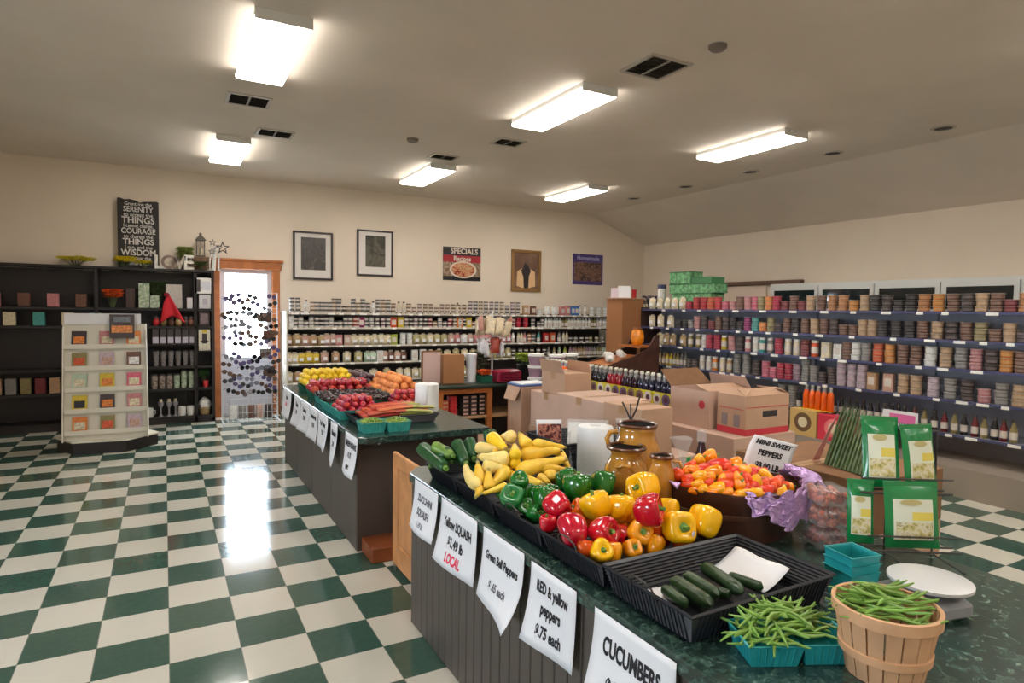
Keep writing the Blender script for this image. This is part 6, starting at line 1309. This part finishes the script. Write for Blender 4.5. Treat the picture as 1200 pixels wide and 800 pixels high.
# paper towel roll
t = thing('paper_roll', 'white paper roll standing on the far counter beside the rhubarb', 'paper roll', (1.775, 4.56, ZC+.001))
MB().lathe([(.07, 0), (.07, .055), (.086, .06), (.088, .07), (.088, .265), (.082, .27), (.022, .271), (.02, .25)], 34).build('roll', mat('soft_white_paper', (236, 236, 234), .8, bump=.2, bscale=60), t)
MB().grid(lambda u, v: (-.088*math.cos(u*1.2)-.012*(1-u), -.088*math.sin(u*1.2), .07+.2*v), 8, 2).build('loose_sheet', PAPER, t, True, 3, thick=.0008)
# ---------------------------------------------------------------- black shelving by the left
UX0, UX1, UY = -2.1, .62, 9.85
t = thing('black_display_shelf', 'tall black display shelving beside the doorway', 'shelving unit', (UX0, UY, 0)); Lu = UX1-UX0; PXs = [0, 1.3, 2.46, Lu-.04]
MB().box(0, Lu, .30, .33, 0, 2.10).build('back_panel', BLACKP, t, False)
mb = MB()
for x in PXs: mb.box(x, x+.04, 0, .30, 0, 2.10)
mb.build('upright_panel', BLACKP, t, False)
for z in (2.14, 1.60, 1.36, .80, .49, .10): 
    MB().bbox(0 if z > 2 else .04, Lu if z > 2 else Lu-.04, -.01 if z > 2 else .0, .30, z-.035, z, .003).build('shelf', BLACKP, t, False)
MB().box(0, Lu, .0, .30, 0, .065).build('kick_board', BLACKP, t, False)
# on top
t = thing('wall_plaque', 'tall black plaque with the serenity prayer in white letters', 'wall plaque', (-.30, 10.13, 2.142))
mb = MB(); W2 = .245; Hh = .93; poly = [(-W2, 0), (W2, 0), (W2, Hh-.01), (W2-.03, Hh), (.06, Hh-.015), (.02, Hh-.03), (-.03, Hh-.005), (-.1, Hh+.01), (-.16, Hh), (-W2+.03, Hh+.02), (-W2, Hh+.015)]
mb.prism(poly, -.012, .012, M=FY); mb.build('plaque_board', mat('weathered_black_board', (38, 32, 30), .6, noise=.3, nscale=8), t, False)
WL = mat('chalk_white_letters', (206, 202, 196), .6)
for k, (s_, sz, sx_, bo) in enumerate((('Grant me the', .062, .95, .001), ('SERENITY', .10, .82, .002), ('to accept the', .068, .95, .001), ('THINGS', .115, .95, .003), ('I cannot change,', .068, .80, .001), ('COURAGE', .105, .82, .002), ('to change the', .066, .95, .001), ('THINGS', .11, .95, .003), ('I can, and the', .064, .95, .001), ('WISDOM', .115, .88, .003), ('to know the', .062, .95, .001), ('difference', .066, .95, .001))):
    lettering(s_, sz, Matrix.Translation((0, -.0135, Hh-.055-k*.0735)) @ FY, WL, t, sx_, bold=bo)
for k, (ch, x, c, hh) in enumerate((('L', -.06, (214, 208, 202), .2), ('O', .065, (124, 104, 92), .2), ('V', .19, (180, 168, 156), .2), ('E', .30, (214, 208, 198), .22))):
    t = thing('block_letter', 'freestanding wooden letter %s on top of the black shelving' % ch, 'letter', (x, 9.88, 2.142), 0, 'LOVE letters')
    cu = bpy.data.curves.new('letter', 'FONT'); cu.body = ch; cu.size = hh*1.25; cu.align_x = 'CENTER'; cu.extrude = .015; cu.offset = .006; tt = bpy.data.objects.new('x', cu); COL.objects.link(tt); bpy.context.view_layer.update()
    me = bpy.data.meshes.new_from_object(tt.evaluated_get(bpy.context.evaluated_depsgraph_get())); bpy.data.objects.remove(tt); mn = min(v.co.y for v in me.vertices)
    me.transform(Matrix.Translation((0, -mn, 0))); me.materials.clear(); me.materials.append(mat('letter_'+ch, c, .6, noise=.2, nscale=20)); o = obj('letter_body', me, t); o.matrix_local = FY
t = thing('candle_lantern', 'grey house-shaped metal lantern on the black shelving', 'lantern', (.46, 10.05, 2.142+.2))
LM = mat('lantern_grey', (92, 86, 78), .5)
mb = MB()
for x in (-.055, .047):
    for y in (-.055, .047): mb.box(x, x+.008, y, y+.008, .02, .22)
mb.box(-.004, .004, -.055, -.049, .02, .22).bbox(-.062, .062, -.062, .062, 0, .02).bbox(-.062, .062, -.062, .062, .22, .232).build('lantern_frame', LM, t, False)
MB().prism([(-.07, -.07), (.07, -.07), (.07, .07), (-.07, .07)], .232, .295, top=[(-.02, -.02), (.02, -.02), (.02, .02), (-.02, .02)]).lathe([(.016, .29), (.02, .32), (.006, .34)], 10).build('lantern_roof', LM, t, False)
MB().lathe([(.022, .02), (.022, .12), (.003, .125)], 12).build('candle', cm('cream'), t); 
t = thing('wooden_riser', 'brown wooden crate under the lantern', 'crate', (.46, 10.05, 2.142)); t.scale = (.9, 1, 2.0); mb = MB(); mb.bbox(-.12, .12, -.07, .07, .0, .035).bbox(-.12, .12, -.07, .07, .06, .098).box(-.12, -.1, -.07, .07, .035, .06).box(.1, .12, -.07, .07, .035, .06).build('crate_slats', mat('rustic_brown', (110, 84, 62), .7, noise=.3), t)
t = thing('star_rack', 'whitish lattice stand with a dark star beside the doorway', 'star ornament', (.62, 9.98, 2.142))
mb = MB(); rn = random.Random(2)
mb.grid(lambda u, v: ((u-.5)*(.16-.05*v)+.03*v, .02*math.sin(v*3), v*.36), 6, 10); lat = mb; lat.f = [f for i, f in enumerate(lat.f) if i % 3 != 1]; lat.m = lat.m[:len(lat.f)]
lat.build('lattice_panel', cm('white'), t, True, 3, thick=.006)
for (cx, cz, rr) in ((.12, .33, .10), (-.01, .40, .055), (-.02, .27, .05)):
    mb = MB(); pts = []
    for i in range(10): a = math.pi/2+i*math.pi/5; q = rr if i % 2 == 0 else rr*.42; pts.append((cx+q*math.cos(a), cz+q*math.sin(a)))
    inn = [(cx+(x-cx)*.62, cz+(z-cz)*.62) for x, z in pts]
    mb.add([(x, -.03, z) for x, z in pts]+[(x, -.03, z) for x, z in inn]+[(x, -.02, z) for x, z in pts]+[(x, -.02, z) for x, z in inn], [(i, (i+1) % 10, 10+(i+1) % 10, 10+i) for i in range(10)]+[(20+i, 30+i, 30+(i+1) % 10, 20+(i+1) % 10) for i in range(10)]+[(i, 20+i, 20+(i+1) % 10, (i+1) % 10) for i in range(10)])
    mb.build('star', mat('dark_tin', (60, 54, 50), .5), t, False)
MB().tube([(.0, -.025, .30), (.06, -.025, .36), (.12, -.025, .34)], .004, 5).build('star_wire', DARKMET, t)
bouquet('spray of bright yellow flowers lying on the black shelving below the plaque', (-.46, 9.92, 2.142), mat('bright_yellow_petals', (236, 214, 30), .6), 150, .11, .12)
bouquet('spray of yellow flowers on the black shelving, right part below the plaque', (-.24, 9.93, 2.142), mat('yellow_petals', (226, 208, 40), .6), 70, .09, .09)
bouquet('light green sprig tuft beside the lantern on the black shelving', (.26, 10.04, 2.142), mat('light_green_sprig', (146, 158, 76), .7), 160, .09, .29, nm='green_sprig', cat='plant')
bouquet('dull green vine tumbling by the letter E', (.45, 9.91, 2.142), mat('dull_vine', (110, 122, 74), .7, noise=.4), 90, .05, .10, nm='green_vine', cat='plant')
bouquet('yellow flower spray at the far left of the black shelving', (-1.0, 9.95, 2.142), mat('yellow_petals', (226, 208, 40), .6), 120, .2, .1)
# shelf contents
def unit_box(name, label, cat, x, w_, z, h_, mt_, d_=.1, y=9.90, rz=0, face=None, tilt=0):
    t = thing(name, label, cat, (x, y, z+.001)); t.rotation_euler = (R(-tilt), 0, R(rz)); MB().bbox(-w_/2, w_/2, 0, d_, 0, h_, .003).build('body', mt_, t, False)
    if face: MB().box(-w_/2*face[1], w_/2*face[1], -.0015, .0, h_*face[2], h_*face[3]).build('face_label', face[0], t, False)
    return t
CH = mat('charcoal_pack', (66, 58, 60), .4); CREAM = cm('cream'); GW = mat('green_white_tin', (196, 200, 184), .4, rgb2=(110, 140, 100), nscale=26)
for k in range(6):
    for rrow in (0,):
        unit_box('coffee_bag', 'charcoal bag with pale square label, %s from the left on the black shelving' % nth(k), 'coffee bag', -.11+k*.090, .078, 1.10, .25, CH, .07, 9.87, face=(mat('lilac_label', (186, 180, 196), .5), .9, .08, .42))
for k in range(6):
    t = thing('glass_tumbler', 'grey patterned glass jar, %s from the left under the charcoal bags' % nth(k), 'glass jar', (-.11+k*.090, 9.95, .801)); MB().lathe([(.03, 0), (.034, .1), (.04, .17), (.04, .20)], 14).build('glass', mat('smoky_glass', (130, 124, 124), .2, noise=.3, nscale=40), t); MB().lathe([(.042, .2), (.042, .215)], 14).build('lid', CH, t)
MB().box(1.34, 2.46, .0, .30, 1.088, 1.10).build('inner_shelf', BLACKP, bpy.data.objects['black_display_shelf'], False)
for k in range(6):
    t = thing('patterned_canister', 'pale patterned canister, %s from the left on the second lowest black shelf' % nth(k), 'canister', (-.13+k*.09, 9.93, .491)); MB().lathe([(.038, 0), (.042, .16+.05*(k > 3)), (.038, .18+.05*(k > 3))], 14).build('canister_body', mat('canister_print', (176, 160, 148), .5, rgb2=(90, 76, 70), nscale=30) if k < 3 else GW, t); MB().lathe([(.04, .18+.05*(k > 3)), (.04, .20+.05*(k > 3))], 14).build('canister_lid', CH, t)
unit_box('gift_tin', 'tall pale green floral tin on the upper black shelf', 'tin', -.24, .13, 1.601, .33, GW, .1); unit_box('gift_tin', 'short pale green floral tin beside the tall one', 'tin', -.115, .11, 1.601, .17, GW, .1, 9.88)
unit_box('dark_statue_box', 'dark brown wooden box left of the floral tins', 'box', -.40, .10, 1.601, .26, mat('dark_walnut', (66, 44, 38), .5), .1)
t = bouquet('green wreath spray behind the red mitten', (-.08, 9.98, 1.61), mat('wreath_green', (74, 92, 52), .7, noise=.4), 220, .10, .32, nm='green_wreath', cat='wreath')
RK_ = mat('red_knit', (190, 22, 38), .75)
t = thing('red_hat', 'bright red fabric hat draped over the upper black shelf edge', 'hat', (.05, 9.83, 1.48)); mb = MB(); mb.grid(lambda u, v: ((u-.5)*(.10+.20*v)+.05*v, -.015-.02*math.sin(u*9)*v, .26-.30*v+.05*math.cos((u-.5)*5)), 16, 12); mb.build('hat_body', RK_, t, True, 3, thick=.02)
MB().lathe([(.01, -.03), (.035, -.01), (.035, .015), (.01, .035)], 10, M=M3((-.02, -.01, .30))).build('cuff', mat('dark_red_knit', (140, 14, 30), .8), t)
unit_box('grey_picture', 'grey white canvas card leaning on the upper black shelf', 'picture', .12, .20, 1.601, .33, mat('grey_canvas', (176, 168, 160), .6, noise=.1), .015, 9.90, 6, tilt=4)
unit_box('small_white_box', 'white box on the upper black shelf beside the doorway', 'box', .50, .15, 1.75-.149, .20, mat('white_box_card', (204, 200, 200), .6), .10, 9.87, face=(mat('pale_print', (176, 168, 178), .5), .35, .3, .7))
unit_box('small_white_box', 'small white box stacked left of the beside-doorway box', 'box', .31, .07, 1.601, .15, mat('white_box_card', (204, 200, 200), .6), .10, 9.87)
t = unit_box('white_sign', 'white framed sign with dark picture, atop the white box', 'framed sign', .485, .23, 1.812, .22, WHITEP, .03, 9.85, 0); MB().box(-.09, -.04, -.002, 0, .025, .195).build('dark_picture', CH, t, False); MB().box(-.03, .09, -.0015, 0, .05, .17).build('text_panel', mat('faint_text_panel', (206, 206, 214), .6, noise=.05, nscale=80), t, False)
for k, (x, c) in enumerate(((-.10, 'red'), (-.01, 'olive'), (.08, 'brown'), (.17, 'nut'), (.26, 'dark'), (-.33, 'brown'), (.325, 'brown'))):
    t = thing('ceramic_jar', 'small %s pot, %s placed on the middle black shelf' % (cname(c), nth(k)), 'pot', (x, 9.92, 1.361)); MB().lathe([(.03, 0), (.045, .03), (.04, .07), (.03, .08), (.034, .10)], 14).build('pot_body', cm(c), t); MB().lathe([(.036, .10), (.03, .12), (.008, .135)], 12).build('pot_lid', CH, t)
unit_box('grey_picture', 'brown framed portrait card in the narrow black bay', 'picture', .49, .14, 1.361, .20, mat('brown_card', (70, 54, 52), .5), .02, 9.88, face=(mat('portrait_print', (120, 104, 104), .5, noise=.3, nscale=30), .7, .12, .85))
t = unit_box('grey_picture', 'white print of a tall dark building in the narrow black bay', 'picture', .49, .15, 1.01, .30, mat('cream_card', (214, 206, 186), .5), .02, 9.87); MB().box(-.03, .03, -.002, 0, .10, .24).box(-.05, .05, -.002, 0, .12, .14).build('dark_print', CH, t, False); MB().box(-.03, .03, -.0025, -.001, .25, .29).build('yellow_print', cm('yellow'), t, False)
MB().box(2.50, Lu-.04, .0, .30, .99, 1.005).build('inner_shelf', BLACKP, bpy.data.objects['black_display_shelf'], False)
bouquet('green plant with red bloom in the narrow black bay', (.48, 9.97, .491), mat('bay_green', (84, 130, 80), .6, noise=.4), 120, .05, .22, nm='green_plant', cat='plant'); t = thing('red_pot', 'small red pot at the narrow black bay plant', 'pot', (.50, 9.89, .491)); MB().lathe([(.03, 0), (.04, .08), (.042, .09)], 14).build('pot_body', cm('red'), t); MB().lathe([(.036, .085), (.01, .088)], 12).build('soil', CH, t)
for k, x in enumerate((-.06, .04, .12)): t = thing('glass_figurine', 'clear glass candle holder, %s on the bottom black shelf' % nth(k), 'candle holder', (x, 9.93, .101)); MB().lathe([(.04, 0), (.012, .02), (.012, .12), (.035, .16), (.038, .2)], 14).build('holder', mat('grey_glass', (150, 144, 150), .15), t); MB().lathe([(.02, .2), (.02, .24)], 10).build('candle', cm('cream'), t)
for k, x in enumerate((.20, .31, -.2)): t = thing('white_mug', 'white enamel mug, %s from the left on the bottom black shelf' % nth(k), 'mug', (x, 9.92, .101)); MB().lathe([(.045, 0), (.05, .01), (.05, .13), (.046, .13), (.044, .02)], 18).build('mug_body', WHITEP, t); MB().tube([(.05, 0, .1), (.075, 0, .09), (.075, 0, .05), (.05, 0, .03)], .005, 6).build('mug_handle', WHITEP, t)
t = thing('woven_basket', 'tan basket stuffed with white tissue on the bottom black shelf', 'basket', (.488, 9.96, .101)); MB().lathe([(.065, 0), (.082, .1), (.085, .105), (.078, .1), (.065, .02)], 20).build('basket_body', cm('nut'), t); MB().lathe([(.07, .08), (.075, .14), (.055, .20), (.02, .24)], 14, mod=lambda a, k: 1+.2*math.sin(5*a+k)).build('tissue', cm('white'), t)
bouquet('orange flowers at the left of the upper black shelf', (-.60, 9.93, 1.601), mat('orange_petals', (232, 100, 40), .6, noise=.2), 120, .1, .22)
# shelves further left keep the same kind of goods
for k in range(8):
    unit_box('gift_box', 'boxed gift, %s from the left end of the black shelving' % nth(k), 'gift box', -1.85+k*.15, .12, 1.361 if k % 2 else 1.601, .17, cm(('rose', 'cream', 'brown', 'teal')[k % 4]), .1)
    unit_box('gift_box', 'boxed gift, %s from the left end on the second lowest black shelf' % nth(k), 'gift box', -1.85+k*.15, .11, .491, .2, cm(('tan', 'grey', 'olive', 'maroon')[k % 4]), .1)
# ---------------------------------------------------------------- white card spinner
t = thing('card_display', 'white tapered card and book tower on a black hexagonal base', 'display stand', (-.58, 8.55, 0), R(0))
hexp = [(.50*math.cos(a), .46*math.sin(a)) for a in [R(-90+22+60*k) for k in range(6)]]
hexp = [(x, y*.86) for x, y in hexp]
MB().prism(hexp, 0, .125).build('black_base', BLACKP, t, False); MB().prism([(x*1.03, y*1.03) for x, y in hexp], .126, .146).build('base_ledge', mat('cream_plastic', (222, 216, 200), .4), t, False)
CPL = mat('cream_plastic', (222, 216, 200), .4)
low = [(-.40, -.26), (.40, -.26), (.40, .26), (-.40, .26)]; top_ = [(-.39, -.14), (.39, -.14), (.39, .14), (-.39, .14)]
MB().prism(low, .146, 1.42, top=top_).build('tower_panel', CPL, t, False)
mb = MB()
for s_ in (-1, 1): mb.add([(s_*.40, -.34, .146), (s_*.40, -.26, .146), (s_*.39, -.14, 1.42), (s_*.39, -.21, 1.36)], [(0, 1, 2, 3) if s_ > 0 else (3, 2, 1, 0)])
mb.build('side_wing', CPL, t, False, thick=.01)
MB().box(-.38, .34, -.16, -.13, 1.42, 1.54).build('header_card', PAPER, t, False)
cc = [('dark', 'orange'), ('rose', 'cream'), ('orange', 'cream'), ('olive', 'orangered'), ('lilac', 'rosetan'), ('brown', 'white'), ('mint', 'cream'), ('yellow', 'orange'), ('pink', 'cream'), ('yellow', 'black')]
MB
for r_ in range(5):
    z = 1.16-r_*.235; u = (z-.146)/1.274; yy = -.26+.12*u
    MB().box(-.385, .385, yy-.05, yy-.0, z-.01, z).box(-.385, .385, yy-.053, yy-.05, z-.01, z+.04).build('pocket_shelf', CPL, t, False)
    for c_ in range(3):
        k = (r_*3+c_) % 10; x = -.25+c_*.26
        o = thing('greeting_book', '%s book, %s column, %s tier of the white card tower' % (cname(cc[k][0]), ('left', 'middle', 'right')[c_], nth(r_)), 'book', (-.58+x, 8.55+yy-.045, z+.001)); o.rotation_euler = (R(-14), 0, R(4*(c_-1)))
        MB().bbox(-.07, .07, 0, .014, 0, .19, .002).build('book_cover', cm(cc[k][0]), o, False); MB().box(-.05, .05, -.0015, 0, .05, .13).build('cover_picture', mat('cover_'+cc[k][1], C[cc[k][1]], .4, noise=.3, nscale=35), o, False)
o = thing('dark_book', 'large dark cookbook with food picture at the top of the card tower', 'book', (-.42, 8.30, 1.27)); o.rotation_euler = (R(-12), 0, 0); MB().bbox(-.12, .12, 0, .02, 0, .27, .002).build('book_cover', CH, o, False); MB().box(-.1, .1, -.0015, 0, .06, .14).build('cover_picture', mat('pastry_print', (206, 130, 70), .4, noise=.4, nscale=30), o, False); MB().box(-.08, .08, -.0015, 0, .18, .24).build('cover_title', mat('grey_title', (110, 116, 124), .5, noise=.3, nscale=60), o, False)
# ---------------------------------------------------------------- white wire rack with sunglasses
t = thing('wire_rack', 'white wire floor rack of sunglasses and trinkets before the door', 'wire rack', (1.07, 9.70, 0))
mb = MB()
for x in (-.37, -.02, .02, .37):
    mb.tube([(x, 0, 0), (x, 0, 1.84)], .008, 6)
for x in [-.33+.07*k for k in range(11)]: mb.tube([(x, 0, .36), (x, 0, 1.84)], .0022, 4)
for z in [.36+.074*k for k in range(21)]: mb.tube([(-.37, 0, z), (.37, 0, z)], .0022, 4)
mb.build('grid_panel', WIRE, t)
mb = MB()
for z in (.05, .16, .27, .36):
    for y in (-.28,): mb.tube([(-.32, y, z), (.32, y, z)], .003, 4)
    for x in (-.32, .32): mb.tube([(x, -.28, z), (x, 0, z)], .003, 4)
for x in [-.32+.064*k for k in range(11)]: mb.tube([(x, -.28, .02), (x, -.28, .36)], .0028, 4); mb.tube([(x, -.28, .05), (x, 0, .05)], .0025, 4)
mb.build('wire_basket', WIRE, t)
mb = MB(); mb.tube([(-.37, -.3, .01), (-.37, .25, .01)], .01, 6); mb.tube([(.37, -.3, .01), (.37, .25, .01)], .01, 6); mb.build('rack_foot', WIRE, t)
LENS = mat('dark_lens', (34, 32, 38), .1, coat=.5)
def glasses_mesh(m_):
    mb = MB()
    for s_ in (-1, 1): mb.lathe([(.004, -.002), (.026, -.002), (.028, 0), (.026, .002), (.004, .002)], 12, M=M3((s_*.034, -.01, 0), (R(90), 0, 0), (1.1, .85, 1)))
    for s_ in (-1, 1): mb.tube([(s_*.066, -.01, .008), (s_*.07, .05, .006), (s_*.068, .07, -.01)], .0025, 5, mi=1)
    mb.tube([(-.01, -.012, .006), (0, -.014, .01), (.01, -.012, .006)], .003, 5, mi=1)
    return mb.mesh('sunglasses', [m_, BLACKP])
gm = [glasses_mesh(LENS), glasses_mesh(mat('brown_lens', (90, 70, 60), .1, coat=.5)), glasses_mesh(mat('silver_lens', (120, 124, 136), .1, coat=.5)), glasses_mesh(mat('purple_lens', (90, 80, 120), .1, coat=.5))]
gn = ['black', 'brown', 'silver', 'purplish']
rn = random.Random(12)
for r_ in range(17):
    for c_ in range(6):
        if rn.random() < .28: continue
        k = rn.choice((0, 0, 1, 2, 3)); o = obj('sunglasses', gm[k]); o.location = (.77+c_*.12+rn.uniform(-.04, .04), 9.60+rn.uniform(-.03, .03), 1.79-r_*.085+rn.uniform(-.03, .03)); o.rotation_euler = (rn.uniform(-.2, .2), rn.uniform(-.6, .6), rn.uniform(-.4, .4)); o.scale = (1.1, .8, 1.35)
        tag(o, '%s sunglasses on the white wire rack, %s row down, %s from the left' % (gn[k], nth(r_), nth(c_)), 'sunglasses', 'sunglasses on the wire rack')
for k in range(5):
    o = thing('trinket_bag', 'small bagged trinket in the wire rack basket, %s from the left' % nth(k), 'trinket', (.83+k*.115, 9.56, .056)); pillow(.10, .2, .05, 6).build('bag_body', cm(('white', 'grey', 'brown', 'rosetan', 'dark')[k]), o)
for k in range(4):
    o = unit_box('key_tag_card', 'dark hanging card on the right half of the wire rack, %s down' % nth(k), 'card', 1.27+.05*(k % 2), .16, 1.42-k*.26, .14, cm(('dark', 'brown', 'grey', 'dark')[k]), .006, 9.66)
